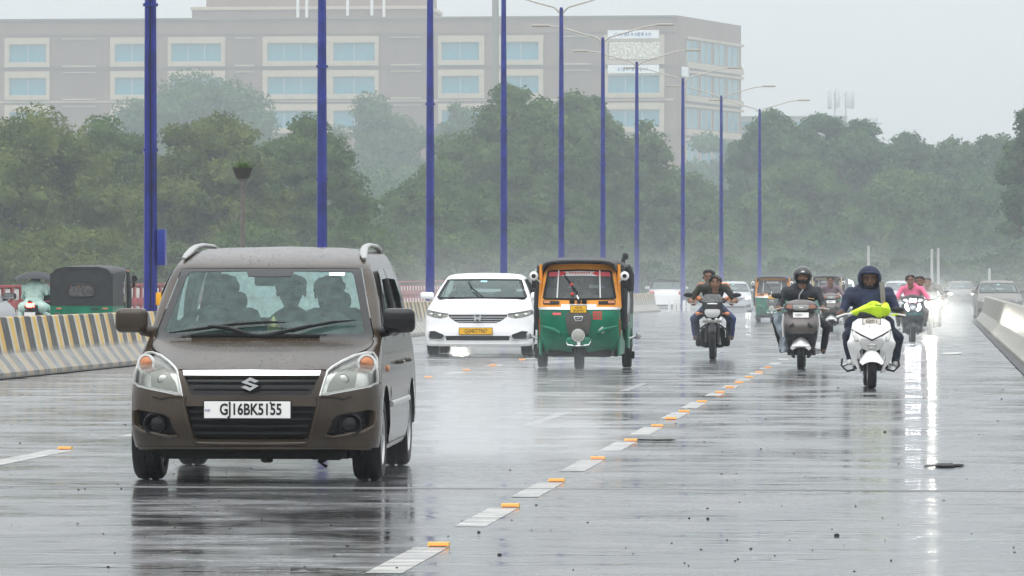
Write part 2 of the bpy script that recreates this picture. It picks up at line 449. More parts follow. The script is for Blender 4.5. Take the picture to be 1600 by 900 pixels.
M_toeshade = mat('painted_toe_shade', (.035, .035, .035), .5, var=.4)
jersey('median_barrier', 'concrete median barrier painted in worn black and yellow bars', -12.95, 40, 200, 1, M_str, parts=10)
jersey('roadside_barrier', 'pale wet concrete barrier along the right edge of road', 1.43, 55, 152, -1, M_con, parts=6)
q = strip(-13.0, -12.78, .018, 40, 200); tag(q.build('barrier_shade_strip', M_toeshade, smooth=False), kind='structure')  # dark strip: shade at the barrier foot put into the colour
q = strip(1.28, 1.47, .018, 55, 152); tag(q.build('roadside_shade_strip', M_toeshade, smooth=False), kind='structure')  # same painted shade strip at the foot of the right barrier

# ---- red railing with white panels on the far edge of the other carriageway
M_red = mat('faded_red_paint', (.30, .045, .045), .45, var=.3, scale=3); M_wp = mat('white_panel_paint', (.62, .60, .56), .45, var=.2, scale=4)
def railing(y0, y1, x):
    t = thing('parapet_railing', 'red parapet railing with white square panels beyond the other carriageway', 'railing', (x, y0, roadz(y0)))
    q = MB(); q.box((0, (y1 - y0) / 2, 1.22), (.16, y1 - y0, .07), bevel=.01); q.box((0, (y1 - y0) / 2, .72), (.14, y1 - y0, .20), bevel=.01); q.box((0, (y1 - y0) / 2, .1), (.18, y1 - y0, .2))
    q.build('rail', M_red, t)
    n = int((y1 - y0) / 1.1); pm = MB(); pm.box((0, 0, 0), (.12, .28, 1.22), bevel=.01); pm = pm.build('post', M_red, mesh_only=True)
    wm = MB(); wm.box((0, 0, 0), (.05, .66, .30), bevel=.012); wm = wm.build('panel', M_wp, mesh_only=True)
    bm_ = MB()
    for k in (-.26, 0, .26): bm_.box((0, k, 0), (.05, .13, .42))
    bm_ = bm_.build('baluster', M_wp, mesh_only=True, smooth=False)
    for i in range(n):
        y = .55 + i * 1.1
        for me, nm, dy, z in ((pm, 'post', -.55, .61), (wm, 'panel', 0, 1.02), (bm_, 'baluster', 0, .41)):
            o = put(bpy.data.objects.new(nm, me), t); o.location = (0, y + dy, z + roadz(y0 + y) - roadz(y0))
    return t
railing(104, 214, -24.2)

# ---- blue lamp posts on the median
M_blue = mat('blue_enamel_post', (.016, .024, .175), .40, var=.45, scale=2.2, coat=.1)
M_galv = mat('galvanised_arm', (.44, .42, .38), .5, .1, var=.1)
M_lamp = mat('lamp_housing', (.40, .38, .33), .5)
def post_meshes():
    q = MB(); q.lathe([(.128, 0), (.122, .9), (.108, 5.0), (.072, 11.2), (.05, 11.3)], n=8)
    q.box((0, -.115, .95), (.11, .03, .55), bevel=.006)
    col = q.build('column', M_blue, mesh_only=True, ang=20)
    q = MB(); q.lathe([(.135, 0), (.135, .05)], c=(0, 0, 0), n=8)
    band = q.build('column_band', M_blue, mesh_only=True, ang=20)
    arms = []
    for s in (-1, 1):
        q = MB(); q.tube([(0, 0, 11.05), (s * .25, 0, 11.3), (s * .9, 0, 11.48), (s * 1.7, 0, 11.72), (s * 2.3, 0, 11.8)], [.045, .036, .032, .03, .028], n=8)
        a = q.build('bracket_arm', M_galv, mesh_only=True)
        q = MB(); q.box((s * 2.55, 0, 11.8), (.7, .30, .09), bevel=.03)
        arms.append((a, q.build('lamp_head', M_lamp, mesh_only=True)))
    return col, band, arms
pc, pb, pa = post_meshes()
POST = [(235, 74), (503, 95.5), (672, 116), (787, 136.5), (877, 157), (942, 176.5), (995, 196), (1067, 212), (1127, 232), (1187, 250)]
NOTE = ['nearest blue lamp post, a blue box clamped on it, left of the brown car', 'blue lamp post rising behind the roof of the brown car', 'blue lamp post standing just left of the white sedan',
        'blue lamp post rising behind the white sedan, beside a grey mast', 'blue lamp post rising directly behind the green and yellow autorickshaw', 'blue lamp post with its lamp arms crossing the top of the facade corner',
        'blue lamp post standing beside the distant white hatchback', 'blue lamp post below the small white sign of the side facade', 'blue lamp post between the motorcycle riders and far autorickshaw', 'farthest blue lamp post, rising above the far autorickshaw']
for (px, Y), nt_ in zip(POST, NOTE):
    t = thing('street_lamp', nt_, 'street lamp', (wx(px, Y), Y, roadz(Y) + (.0 if Y < 200 else 0)), math.radians(-3 if Y < 200 else 8), 'blue double-armed lamp posts along the median')
    o = put(bpy.data.objects.new('column', pc), t); [setattr(put(bpy.data.objects.new('column_band', pb), t), 'location', (0, 0, z_)) for z_ in (3.6, 6.1)]
    for a, b in pa: put(bpy.data.objects.new('bracket_arm', a), t); put(bpy.data.objects.new('lamp_head', b), t)
    if px == 235:
        q = MB(); q.box((.20, .02, 1.95), (.13, .20, .62), bevel=.012); q.tube([(.1, 0, 2.1), (.2, 0, 2.1)], .02); q.tube([(.1, 0, 1.8), (.2, 0, 1.8)], .02); q.build('switch_box', mat('blue_box', (.02, .035, .22), .4), t)
        q = MB(); q.tube([(.03, -.135, .9), (.05, -.13, 2.4), (.02, -.12, 5.0), (.03, -.10, 9)], .014, n=6); q.build('cable', mat('black_cable', (.01, .01, .015), .5), t)
        q = MB(); q.box((.20, -.02, 1.06), (.22, .05, .22), bevel=.02); q.build('reflector', mat('amber_reflector', (.85, .42, .02), .3), t)
# lamp bracket-only far lamps that peep out over the trees on the right
t = thing('street_lamp', 'far pale lamp arms reaching out of the treetops', 'street lamp', (wx(1235, 660), 660, -.6), .2, 'blue double-armed lamp posts along the median')
put(bpy.data.objects.new('column', pc), t); put(bpy.data.objects.new('column_band', pb), t).location = (0, 0, 3.6)
for a, b in pa: put(bpy.data.objects.new('bracket_arm', a), t); put(bpy.data.objects.new('lamp_head', b), t)

t.scale = (1.9, 1.9, 2.05)
# ---- pole with planter basket
p = at(379, 385, 100)
t = thing('planter_pole', 'slim grey pole carrying a basket of spiky green leaves', 'planter', (p.x, 100, roadz(100)))
s100 = F / dep(p.x, 100)
ztop = wz(279, p.x, 100) - roadz(100)
M_gp = mat('weathered_pole', (.13, .12, .11), .6, var=.3)
q = MB(); q.lathe([(.058, 0), (.052, ztop)], n=10); q.lathe([(.11, 0), (.11, .02)], c=(0, 0, ztop - .03), n=10); q.build('pole', M_gp, t)
q = MB(); q.lathe([(.13, 0), (.15, .01), (.22, .21), (.235, .22), (.235, .25), (.21, .25), (.20, .2)], c=(0, 0, ztop), n=16)
for k in range(3): q.lathe([(.163 + k * .026, 0), (.176 + k * .026, .012), (.166 + k * .027, .028)], c=(0, 0, ztop + .04 + .065 * k), n=16)
q.build('basket', mat('dark_basket', (.03, .026, .022), .7, var=.4, scale=20), t)
q = MB(); q.tube([(.05, 0, ztop - .35), (.16, 0, ztop - .12), (.27, 0, ztop - .02)], .012, n=6); q.build('bracket', M_gp, t)
q = MB(); rnd = random.Random(3)
for k in range(70):
    a = rnd.uniform(0, 2 * PI); l = rnd.uniform(.14, .26); tilt = rnd.uniform(.05, 1.0); r0 = rnd.uniform(0, .15)
    d = Vector((math.cos(a) * math.sin(tilt), math.sin(a) * math.sin(tilt), math.cos(tilt))); sd = Vector((-math.sin(a), math.cos(a), 0)) * .02
    b = Vector((math.cos(a) * r0, math.sin(a) * r0, ztop + .22)); mid = b + d * l * .6; e = b + d * l - Vector((0, 0, .05 * tilt))
    q.add([b - sd, b + sd, mid + sd * .9, e, mid - sd * .9], [(0, 1, 2, 3, 4)])
q.build('leaves', mat('spiky_leaf', (.09, .16, .03), .5, var=.5, scale=20), t, smooth=False)

# ---- short white posts at the end of the median
M_bol = mat('white_bollard_paint', (.6, .6, .58), .4, var=.1)
M_mast = mat('pale_mast_paint', (.40, .40, .38), .5, var=.1)
bol = MB(); bol.lathe([(.075, 0), (.07, .55), (.05, .62), (0, .63)], n=10); bol = bol.build('bollard', M_bol, mesh_only=True)
for i, px in enumerate((1046, 1054, 1060, 1069, 1076)):
    Y = 205; o = put(bpy.data.objects.new('bollard', bol)); o.location = (wx(px, Y), Y, roadz(Y)); o.scale = (1, 1, .8 + .06 * (i % 3))
    tag(o, f'short white post at the median end, {ORD[i]} from the white hatchback', 'bollard', 'white posts at the median end')
for px, tp, Y, lb in ((1357, 385, 240, 'slim white roadside mast behind the hooded rider'), (1456, 390, 235, 'left one of two slim white masts above the headlight glare'), (1466, 388, 236, 'right one of two slim white masts above the headlight glare'), (1546, 420, 250, 'short pale mast right of the parapet end')):
    X = wx(px, Y); hgt = wz(tp, X, Y) - roadz(Y); q = MB(); q.lathe([(.08, 0), (.07, hgt), (.04, hgt + .03)], n=8)
    o = q.build('mast', M_mast); o.location = (X, Y, roadz(Y)); tag(o, lb, 'mast', 'slim pale masts along the far road')
# tall concrete mast behind the fourth lamp post
X = wx(774, 620); q = MB(); q.lathe([(.62, 0), (.46, 46)], n=12); o = q.build('concrete_mast', mat('concrete_mast_grey', (.30, .30, .29), .7, var=.15)); o.location = (X, 620, -.6)
tag(o, 'tall plain grey concrete mast rising behind the trees beside a blue post', 'mast')

# ---- things lying on the wet road
M_grit = mat('dark_grit', (.02, .02, .02), .6)
q = MB(); r = random.Random(21)
for k in range(520):
    y = 21 + 45 * r.random() ** 1.5; x = r.uniform(-11, 1.3); a = r.uniform(.0022, .0055) * (1 if k % 12 else 1.8); q.ball((x, y, roadz(y) + a * .6), (a * r.uniform(.8, 2.0), a * r.uniform(.8, 1.6), a), nu=6, nv=3)
tag(q.build('road_grit', M_grit), kind='stuff')
X = wx(1020, 37.4); q = MB(); q.tube([(X - .20 + .05 * i, 37.4 + .03 * math.sin(i), .012) for i in range(9)], [.006, .012, .014, .012, .012, .014, .012, .014, .004], n=6, flat=.6); o = q.build('rubber_strip', M_grit); tag(o, 'curled black strip of rubber lying beside the dashed line', 'road debris')
X = wx(1476, 32.6); q = MB(); q.ball((X, 32.6, .012), (.085, .16, .018), nu=12, nv=5); q.ball((X + .10, 32.7, .01), (.05, .07, .012), nu=10, nv=4); q.tube([(X - .08, 32.6, .01), (X - .15, 32.55, .008)], .006, n=5); o = q.build('wet_leaf_clump', M_grit); tag(o, 'dark flattened clump on the wet road at right', 'road debris')
X = wx(1485, 82); q = MB(); q.ball((X, 82, .01), (.18, .5, .02), nu=12, nv=5); q.ball((X + .12, 82.3, .012), (.12, .3, .02), nu=10, nv=4); o = q.build('wet_paper', mat('wet_paper_pale', (.5, .5, .49), .5)); o.location = (0, 0, roadz(82)); tag(o, 'pale flat scrap lying near the right barrier', 'road debris')
# ================================================================== TREES
def leaf_mat(name, a, b):
    m = bpy.data.materials.new(name); m.use_nodes = True; n = m.node_tree; L = n.links; n.nodes.clear()
    o = n.nodes.new('ShaderNodeOutputMaterial'); d = n.nodes.new('ShaderNodeBsdfDiffuse'); t = n.nodes.new('ShaderNodeBsdfTranslucent'); x = n.nodes.new('ShaderNodeMixShader'); x.inputs[0].default_value = .3
    tc = n.nodes.new('ShaderNodeTexCoord'); z = n.nodes.new('ShaderNodeTexNoise'); z.inputs['Scale'].default_value = .45; z.inputs['Detail'].default_value = 6
    L.new(tc.outputs['Object'], z.inputs['Vector']); r = n.nodes.new('ShaderNodeMapRange'); r.inputs[1].default_value = .38; r.inputs[2].default_value = .62
    L.new(z.outputs[0], r.inputs[0]); c = n.nodes.new('ShaderNodeMix'); c.data_type = 'RGBA'; c.inputs[6].default_value = (*a, 1); c.inputs[7].default_value = (*b, 1)
    L.new(r.outputs[0], c.inputs[0]); L.new(c.outputs[2], d.inputs[0]); L.new(c.outputs[2], t.inputs[0])
    L.new(d.outputs[0], x.inputs[1]); L.new(t.outputs[0], x.inputs[2]); L.new(x.outputs[0], o.inputs[0]); return m
LEAF = [leaf_mat('olive_foliage', (.060, .090, .022), (.150, .185, .055)), leaf_mat('green_foliage', (.042, .086, .026), (.110, .170, .055)), leaf_mat('dark_foliage', (.034, .078, .034), (.090, .155, .065)), leaf_mat('fresh_foliage', (.075, .11, .045), (.13, .18, .075))]
BARK = mat('bark', (.07, .055, .04), .9, var=.4, scale=4, bump=.6)
def crown_mesh(seed, h, r, style, leafsz, nmax=64000):
    """crown in metres: half width r, height h; many small leaf faces over round boughs"""
    rng = np.random.default_rng(seed); lobes = []
    def dome(n, rx, z0, z1, lo, hi, emin=-.1):
        for i in range(n):
            a = rng.uniform(0, 2 * PI); e = math.asin(rng.uniform(emin, 1.0)); rad = rng.uniform(lo, hi); k = rng.uniform(.80, 1.0)
            X = (rx - rad * .75) * k; lobes.append((math.cos(a) * math.cos(e) * X, math.sin(a) * math.cos(e) * X, z0 + (z1 - z0 - rad * .6) * math.sin(e) * k, rad))
    if style == 'mound':
        dome(60, r, h * .18, h, r * .13, r * .26, -.05)
        for i in range(3):                                   # bulges that break the outline
            a = rng.uniform(0, 2 * PI); cx, cy, cz = math.cos(a) * r * .55, math.sin(a) * r * .35, h * rng.uniform(.35, .6); k0 = len(lobes); dome(14, r * .42, 0, h * .38, r * .09, r * .17, -.2)
            lobes[k0:] = [(x + cx, y + cy, z + cz, q) for x, y, z, q in lobes[k0:]]
        for i in range(50): a = rng.uniform(0, 2 * PI); q = rng.uniform(.10, .2) * r; lobes.append((math.cos(a) * (r - q), math.sin(a) * (r - q), rng.uniform(.02, .5) * h, q))
    elif style == 'layer':
        lv = 8
        for l in range(lv):
            f = l / (lv - 1); z = h * (.12 + .82 * f); R = r * (1 - .80 * f ** 1.5) * rng.uniform(.8, 1.08)
            for k in range(max(4, int(17 * R / r))):
                a = rng.uniform(0, 2 * PI); d = R * math.sqrt(rng.uniform(.15, 1)); q = r * rng.uniform(.10, .2); lobes.append((math.cos(a) * d, math.sin(a) * d, z + rng.uniform(-.06, .06) * h - .10 * d, q))
    else:
        n = 5
        for i in range(n):
            a = i * 2 * PI / n + rng.uniform(-.5, .5); d = r * rng.uniform(.35, .62) if i else 0; R = r * rng.uniform(.42, .58); zt = h * rng.uniform(.74, .93) if i else h; k0 = len(lobes); dome(26, R, 0, R * 1.15, R * .22, R * .42, -.5)
            lobes[k0:] = [(x + math.cos(a) * d, y + math.sin(a) * d, z + zt - R * 1.15, q) for x, y, z, q in lobes[k0:]]
        for i in range(60): a = rng.uniform(0, 2 * PI); q = rng.uniform(.14, .26) * r; lobes.append((math.cos(a) * (r - q) * rng.uniform(.7, 1), math.sin(a) * (r - q) * rng.uniform(.7, 1), rng.uniform(.03, .7) * h, q))
    L = np.array(lobes); wgt = L[:, 3] ** 2; nl = int(min(nmax, 2.6 * wgt.sum() * 12.5 / (leafsz ** 2 * 1.3 * 4))); pick = rng.choice(len(L), nl, p=wgt / wgt.sum())
    d = rng.normal(size=(nl, 3)); d /= np.linalg.norm(d, axis=1)[:, None]; d[:, 2] = np.where(d[:, 2] < -.35, -d[:, 2], d[:, 2])
    rad = L[pick, 3] * (1.26 - .62 * rng.random(nl) ** 1.6)
    c = L[pick, :3] + d * rad[:, None] * np.array([1, 1, .8]) + rng.normal(size=(nl, 3)) * leafsz * .5
    c[:, 2] = np.maximum(c[:, 2], .02)
    sz = leafsz * rng.uniform(.6, 1.5, nl)
    n = d * .8 + rng.normal(size=(nl, 3)) * .7 + np.array([0, 0, .4]); n /= np.linalg.norm(n, axis=1)[:, None]
    u = np.cross(n, rng.normal(size=(nl, 3))); u /= np.linalg.norm(u, axis=1)[:, None]; v = np.cross(n, u)
    V = np.stack([c + u * sz[:, None] * 1.2, c + v * sz[:, None] * .75, c - u * sz[:, None] * .5 - v * sz[:, None] * .6], 1).reshape(-1, 3)
    me = bpy.data.meshes.new('crown'); me.vertices.add(nl * 3); me.vertices.foreach_set('co', V.ravel())
    me.loops.add(nl * 3); me.loops.foreach_set('vertex_index', np.arange(nl * 3)); me.polygons.add(nl)
    me.polygons.foreach_set('loop_start', np.arange(nl) * 3); me.polygons.foreach_set('loop_total', np.full(nl, 3)); me.update(calc_edges=True)
    me['lobes'] = [float(v) for v in L.ravel()]
    return me
ICO = None
def core_mesh(seed, flat):
    """the dense inner twigs: rough lumps inside the leaf shell"""
    global ICO
    if ICO is None:
        b = bmesh.new(); bmesh.ops.create_icosphere(b, subdivisions=2, radius=1); b.verts.index_update(); ICO = (np.array([v.co[:] for v in b.verts]), np.array([[v.index for v in f.verts] for f in b.faces])); b.free()
    L = np.array(flat).reshape(-1, 4); rng = np.random.default_rng(seed + 1); n = len(ICO[0]); V = []; Fc = []
    for i, (x, y, z, r) in enumerate(L):
        V.append(np.array([x, y, z]) + ICO[0] * r * .74 * (1 + rng.normal(size=(n, 1)) * .12) * np.array([1, 1, .8])); Fc.append(ICO[1] + i * n)
    V = np.concatenate(V); Fc = np.concatenate(Fc); me = bpy.data.meshes.new('inner_foliage'); me.from_pydata(V.tolist(), [], Fc.tolist()); return me
TRUNK = {}
def trunk_mesh(seed):
    if seed in TRUNK: return TRUNK[seed]
    r = random.Random(seed); q = MB(); q.tube([(0, 0, -.05), (.02, 0, .2), (.03, .02, .45), (0, 0, .7)], [.055, .045, .035, .015], n=8)
    for k in range(7):
        a = k * 2.4 + r.uniform(0, .6); z = .18 + .06 * k; l = r.uniform(.45, .7)
        q.tube([(.02, 0, z), (math.cos(a) * l * .5, math.sin(a) * l * .5, z + .14), (math.cos(a) * l, math.sin(a) * l, z + .26)], [.024, .016, .006], n=6)
    TRUNK[seed] = q.build('trunk', BARK, mesh_only=True); return TRUNK[seed]
def tree(px, top, half, Y, style, seed, lm, label, group='trees behind the road', base=-.62, name='broadleaf_tree', lift=.06, deepen=1.0):
    X = wx(px, Y); s = F / dep(X, Y); h = wz(top, X, Y) - base; r = half / s
    t = thing(name, label, 'tree', (X, Y, base), random.Random(int(px * 7 + Y)).uniform(0, 6.28), group)
    o = put(bpy.data.objects.new('trunk', trunk_mesh(seed % 3)), t); o.scale = (r, r, h)
    me = crown_mesh(int(abs(px) * 3 + Y), h * (1 - lift), r, style, max(.10, .00048 * Y)); me.materials.append(LEAF[lm])
    cm = core_mesh(int(abs(px) * 3 + Y), me['lobes']); cm.materials.append(LEAF[lm]); k = put(bpy.data.objects.new('inner_foliage', cm), t); k.location = (0, 0, h * lift)
    c = put(bpy.data.objects.new('crown', me), t); c.location = (0, 0, h * lift)
    return t
TL = [
 # px, top, half, Y, style, seed, leaf, label
 (40, 160, 190, 333, 'mound', 1, 0, 'broad olive tree filling the left edge above the umbrella'),
 (165, 185, 120, 360, 'mound', 2, 1, 'rounded green tree right of the broad olive tree'),
 (330, 166, 135, 348, 'mound', 3, 0, 'broad olive tree behind the planter pole, its top sunlit green'),
 (480, 180, 115, 369, 'mound', 1, 1, 'green tree between the planter pole and sedan'),
 (300, 112, 190, 915, 'mound', 2, 2, 'large blue-hazed tree in front of the left facade windows'),
 (590, 140, 105, 944, 'mound', 3, 2, 'blue-hazed tree in front of the middle facade'),
 (720, 150, 70, 915, 'mound', 1, 2, 'small blue-hazed tree beside the concrete mast'),
 (690, 250, 115, 446, 'mound', 4, 1, 'low layered tree left of the white sedan roof'),
 (805, 128, 135, 486, 'open', 5, 1, 'tall layered tree with tiered boughs behind the white sedan'),
 (905, 138, 100, 528, 'open', 6, 1, 'tall layered tree rising above the yellow autorickshaw'),
 (985, 182, 90, 543, 'mound', 4, 1, 'layered tree falling away below the facade corner'),
 (1120, 205, 90, 999, 'mound', 2, 2, 'pale hazed tree at the foot of the side facade'),
 (1205, 172, 85, 627, 'open', 7, 2, 'bushy tree behind the farthest blue lamp post'),
 (1285, 176, 80, 644, 'open', 8, 2, 'bushy tree standing below the telecom mast'),
 (1345, 188, 75, 632, 'open', 9, 2, 'bushy tree right of the telecom mast'),
 (1420, 208, 80, 652, 'open', 7, 2, 'bushy tree right of the pair of twin poles'),
 (1490, 212, 70, 638, 'open', 8, 2, 'bushy tree above the two slim white masts'),
 (1555, 208, 70, 644, 'open', 9, 2, 'bushy tree near the right edge of the wood'),
 (1622, 160, 72, 430, 'open', 7, 2, 'tallest tree of the wood at the right edge, closer than the others'),
 (1250, 255, 120, 604, 'mound', 1, 1, 'broad lower tree above the helmeted rider'),
 (1420, 268, 130, 600, 'mound', 3, 1, 'broad lower tree above the hooded rider'),
 (1560, 265, 120, 590, 'mound', 2, 2, 'broad lower tree above the right barrier'),
 (1060, 265, 90, 579, 'mound', 3, 1, 'broad lower tree above the motorcycle riders'),
 (860, 275, 110, 480, 'mound', 1, 1, 'low spreading tree just above the autorickshaw roof'),
]
for a in TL: tree(*a)
BL = [(255, 362, 75, 282, 3, 'pale green shrub between the first lamp post and planter pole'), (120, 355, 110, 297, 0, 'dark shrub behind the dark hooded autorickshaw'), (-10, 360, 90, 300, 0, 'dark shrub at the left edge behind the umbrella'),
      (400, 350, 95, 309, 1, 'green shrub behind the brown car roof'), (560, 345, 100, 315, 1, 'green shrub right of the brown car roof'), (690, 352, 90, 404, 1, 'green shrub behind the third lamp post'),
      (1100, 365, 70, 507, 3, 'pale shrub above the two motorcycle riders'), (960, 365, 80, 492, 1, 'green shrub right of the autorickshaw roof'), (1190, 375, 70, 522, 1, 'green shrub behind the far autorickshaw'),
      (1350, 395, 60, 516, 3, 'pale shrub beside the white van'), (1300, 368, 80, 532, 2, 'dark shrub behind the white van'), (1460, 368, 90, 532, 2, 'dark shrub behind the two slim masts'), (1570, 360, 90, 525, 2, 'dark shrub above the right barrier'), (800, 360, 90, 428, 1, 'green shrub behind the white sedan')]
for (px, top, half, Y, lm, lb) in BL: tree(px, top, half, Y, 'mound', 1 + (int(px) % 3), lm, lb, 'shrubs along the roadside', name='shrub', lift=.0)
for (px, top, half, Y, lm, lb) in [(1015, 408, 60, 318, 2, 'dark low bush beyond the distant white car'), (1120, 402, 75, 330, 1, 'low green bush beyond the silver sedan'), (1235, 404, 75, 316, 2, 'low dark bush beyond the far autorickshaw'), (1345, 408, 70, 325, 1, 'low green bush where the road ends, beyond the white van'), (1440, 402, 75, 318, 2, 'low dark bush where the road ends, beyond the rider in pink'), (1545, 398, 80, 326, 2, 'low dark bush where the road ends, above the right barrier end'), (1640, 396, 70, 320, 1, 'low green bush at the right edge beyond the barrier')]:
    tree(px, top, half, Y, 'mound', 1, lm, lb, 'shrubs along the roadside', name='shrub', lift=.0)
# the unbroken wood far behind everything
rng = np.random.default_rng(5)
q = MB(); n_ = 90000; vs = []; 
def far_wood():
    V = []; 
    for i in range(420):
        px = rng.uniform(-120, 1720); Y = rng.uniform(700, 900); X = wx(px, Y); s = F / dep(X, Y)
        if 1000 < px < 1180 : topy = rng.uniform(290, 330)
        else: topy = rng.uniform(255, 330)
        z = wz(topy, X, Y); R = rng.uniform(4.2, 8); k = 330
        d = rng.normal(size=(k, 3)); d /= np.linalg.norm(d, axis=1)[:, None]; d[:, 2] = np.abs(d[:, 2])
        zz = rng.uniform(-.6, z - R * .8, k)
        zz[: k // 2] = z - R * .8
        c = np.array([X, Y, 0]) + d * R * rng.uniform(.7, 1.05, (k, 1)); c[:, 2] += zz
        u = rng.normal(size=(k, 3)); u /= np.linalg.norm(u, axis=1)[:, None]; v = np.cross(u, d); sz = rng.uniform(.3, .65, (k, 1))
        V.append(np.stack([c + u * sz, c + v * sz * .7, c - u * sz, c - v * sz * .7], 1).reshape(-1, 3))
    V = np.concatenate(V); nl = len(V) // 4
    me = bpy.data.meshes.new('far_wood'); me.vertices.add(nl * 4); me.vertices.foreach_set('co', V.ravel())
    me.loops.add(nl * 4); me.loops.foreach_set('vertex_index', np.arange(nl * 4)); me.polygons.add(nl)
    me.polygons.foreach_set('loop_start', np.arange(nl) * 4); me.polygons.foreach_set('loop_total', np.full(nl, 4)); me.update(calc_edges=True)
    me.materials.append(LEAF[2]); return put(bpy.data.objects.new('far_wood', me))
tag(far_wood(), 'unbroken hazy wood filling the gaps behind the trees', 'wood', kind='stuff')
# ================================================================== BUILDING
BY = 1300.0
M_brick = mat('taupe_brick', (.19, .098, .072), .8, var=.15, scale=.12, bump=.2); M_cream = mat('cream_render', (.44, .355, .265), .75, var=.08, scale=.4)
M_recess = mat('dark_recess_brick', (.165, .095, .075), .8, var=.1, scale=.3)
M_pane = mat('blue_office_glass', (.03, .20, .27), .12, spec=.8, var=.25, scale=.5); M_mull = mat('window_mullion', (.30, .36, .37), .5)
def bx_(px): return wx(px, BY)
def bz_(py): return wz(py, bx_(700), BY)
bt = thing('office_building', 'long taupe brick office block with cream framed blue windows', 'building', (bx_(1058), BY, -.6))
ox = bx_(1058); OZ = -.6
fx0 = bx_(-200) - ox
C2 = Vector((wx(1158, 1356) - ox, 56.0, 0))       # far end of the side facade
TOP = bz_(26) - OZ
q = MB(); back = 90
foot = [(fx0, 0), (0, 0), (C2.x, C2.y), (C2.x - 12, back + 26), (fx0, back)]
q.prism(foot, lambda x, y: Vector((x, y, 0)), lambda x, y: Vector((x, y, TOP)))
q.build('wall', M_brick, bt, smooth=False)
sc_ = F / dep(bx_(700), BY)
def fb(px0, px1, py0, py1): return bx_(px0) - ox, bx_(px1) - ox, bz_(py1) - OZ, bz_(py0) - OZ
# roof parapet, roof block and its cap
def rbox(px0, px1, py0, py1, y0, y1, nm, m):
    a, b, c, d = fb(px0, px1, py0, py1); q = MB(); q.box(((a + b) / 2, (y0 + y1) / 2, (c + d) / 2), (b - a, y1 - y0, d - c)); return q.build(nm, m, bt, smooth=False)
rbox(293, 665, 11, 27, 8, 42, 'penthouse', M_brick); rbox(291, 667, 6, 11, 7.4, 42.6, 'penthouse_cap', M_cream)
rbox(312, 660, -14, 6, 12, 38, 'plant_room', M_brick)
for i, py in enumerate((104, 157, 210, 263, 316)): rbox(-198, 1052, py - 1.6, py + 1.2, -.55, -.003, 'string_course', M_cream if i % 2 else M_recess)
rbox(-198, 1056, 49, 52, -.45, -.003, 'string_course', M_recess)
cols = [(-80, -10, [(-74, -16)]), (8, 78, [(15, 73)]), (173, 240, [(180, 233)]), (263, 352, [(268, 346)]), (411, 592, [(418, 497), (521, 586)]), (685, 757, [(690, 749)]), (779, 849, [(786, 842)]), (944, 1038, [(950, 1031)])]
recs = [(88, 160), (362, 403), (602, 668), (868, 932)]
rows = [(66, 95), (119, 147), (172, 200), (225, 253), (278, 306)]
def wframe(px0, px1, py0, py1, holes, depth=1.05):
    a, b, c, d = fb(px0, px1, py0, py1); q = MB(); xs = sorted([a, b] + [v for h in holes for v in (fb(*h)[0], fb(*h)[1])])
    hz = fb(*holes[0]); z0, z1 = hz[2], hz[3]
    q.box(((a + b) / 2, -depth / 2, (c + z0) / 2), (b - a, depth - .01, z0 - c)); q.box(((a + b) / 2, -depth / 2, (z1 + d) / 2), (b - a, depth - .01, d - z1))
    for k in range(0, len(xs), 2): q.box(((xs[k] + xs[k + 1]) / 2, -depth / 2 + .006, (z0 + z1) / 2), (xs[k + 1] - xs[k], depth - .03, z1 - z0))
    return q.build('window_surround', M_cream, bt, smooth=False)
pane_cache = {}
def window(px0, px1, py0, py1, npan):
    a, b, c, d = fb(px0, px1, py0, py1); q = MB(); w_ = (b - a) / npan; h_ = d - c; t_ = .25
    for k in range(npan + 1): q.box((a + k * w_ - (a + b) / 2, 0, 0), (t_, .22, h_))
    q.box((0, 0, h_ / 2 - t_ / 2), (b - a, .20, t_)); q.box((0, 0, -h_ / 2 + t_ / 2), (b - a, .20, t_))
    o = q.build('window', M_mull, bt, smooth=False); o.location = ((a + b) / 2, -.14, (c + d) / 2)
    for k in range(npan):
        q = MB(); q.box((0, 0, 0), (w_ - t_, .03, h_ - 2 * t_)); g_ = q.build('pane', M_pane, o, smooth=False); g_.location = (a + (k + .5) * w_ - (a + b) / 2, .02, 0)
for (c0, c1, wins) in cols:
    for ri, (r0, r1) in enumerate(rows):
        if ri >= 3 and c0 < 944: continue
        wframe(c0, c1, r0 - 10, r1 + 7, [(w0, w1, r0, r1) for w0, w1 in wins])
        if c0 == 944 and ri == 0: continue
        for w0, w1 in wins: window(w0, w1, r0, r1, 3 if w1 - w0 > 65 else 2)
for (c0, c1) in recs:
    for (r0, r1) in rows[:3]:
        a, b, c, d = fb(c0, c1, r0 - 12, r1 + 8); q = MB(); q.box(((a + b) / 2, -.075, (c + d) / 2), (b - a, .14, d - c - .6)); q.build('recessed_panel', M_recess, bt, smooth=False)
        q = MB(); m_ = (a + b) / 2; q.box((m_, -.45, fb(0, 1, r1 + 3, r1 + 6)[2]), ((b - a) * .72, .9, .42)); q.build('ledge', M_cream, bt, smooth=False); q = MB(); q.box((m_, -.4, fb(0, 1, r0 - 10, r0 - 8)[2]), ((b - a) * .72, .8, .24)); q.build('ledge', M_cream, bt, smooth=False)
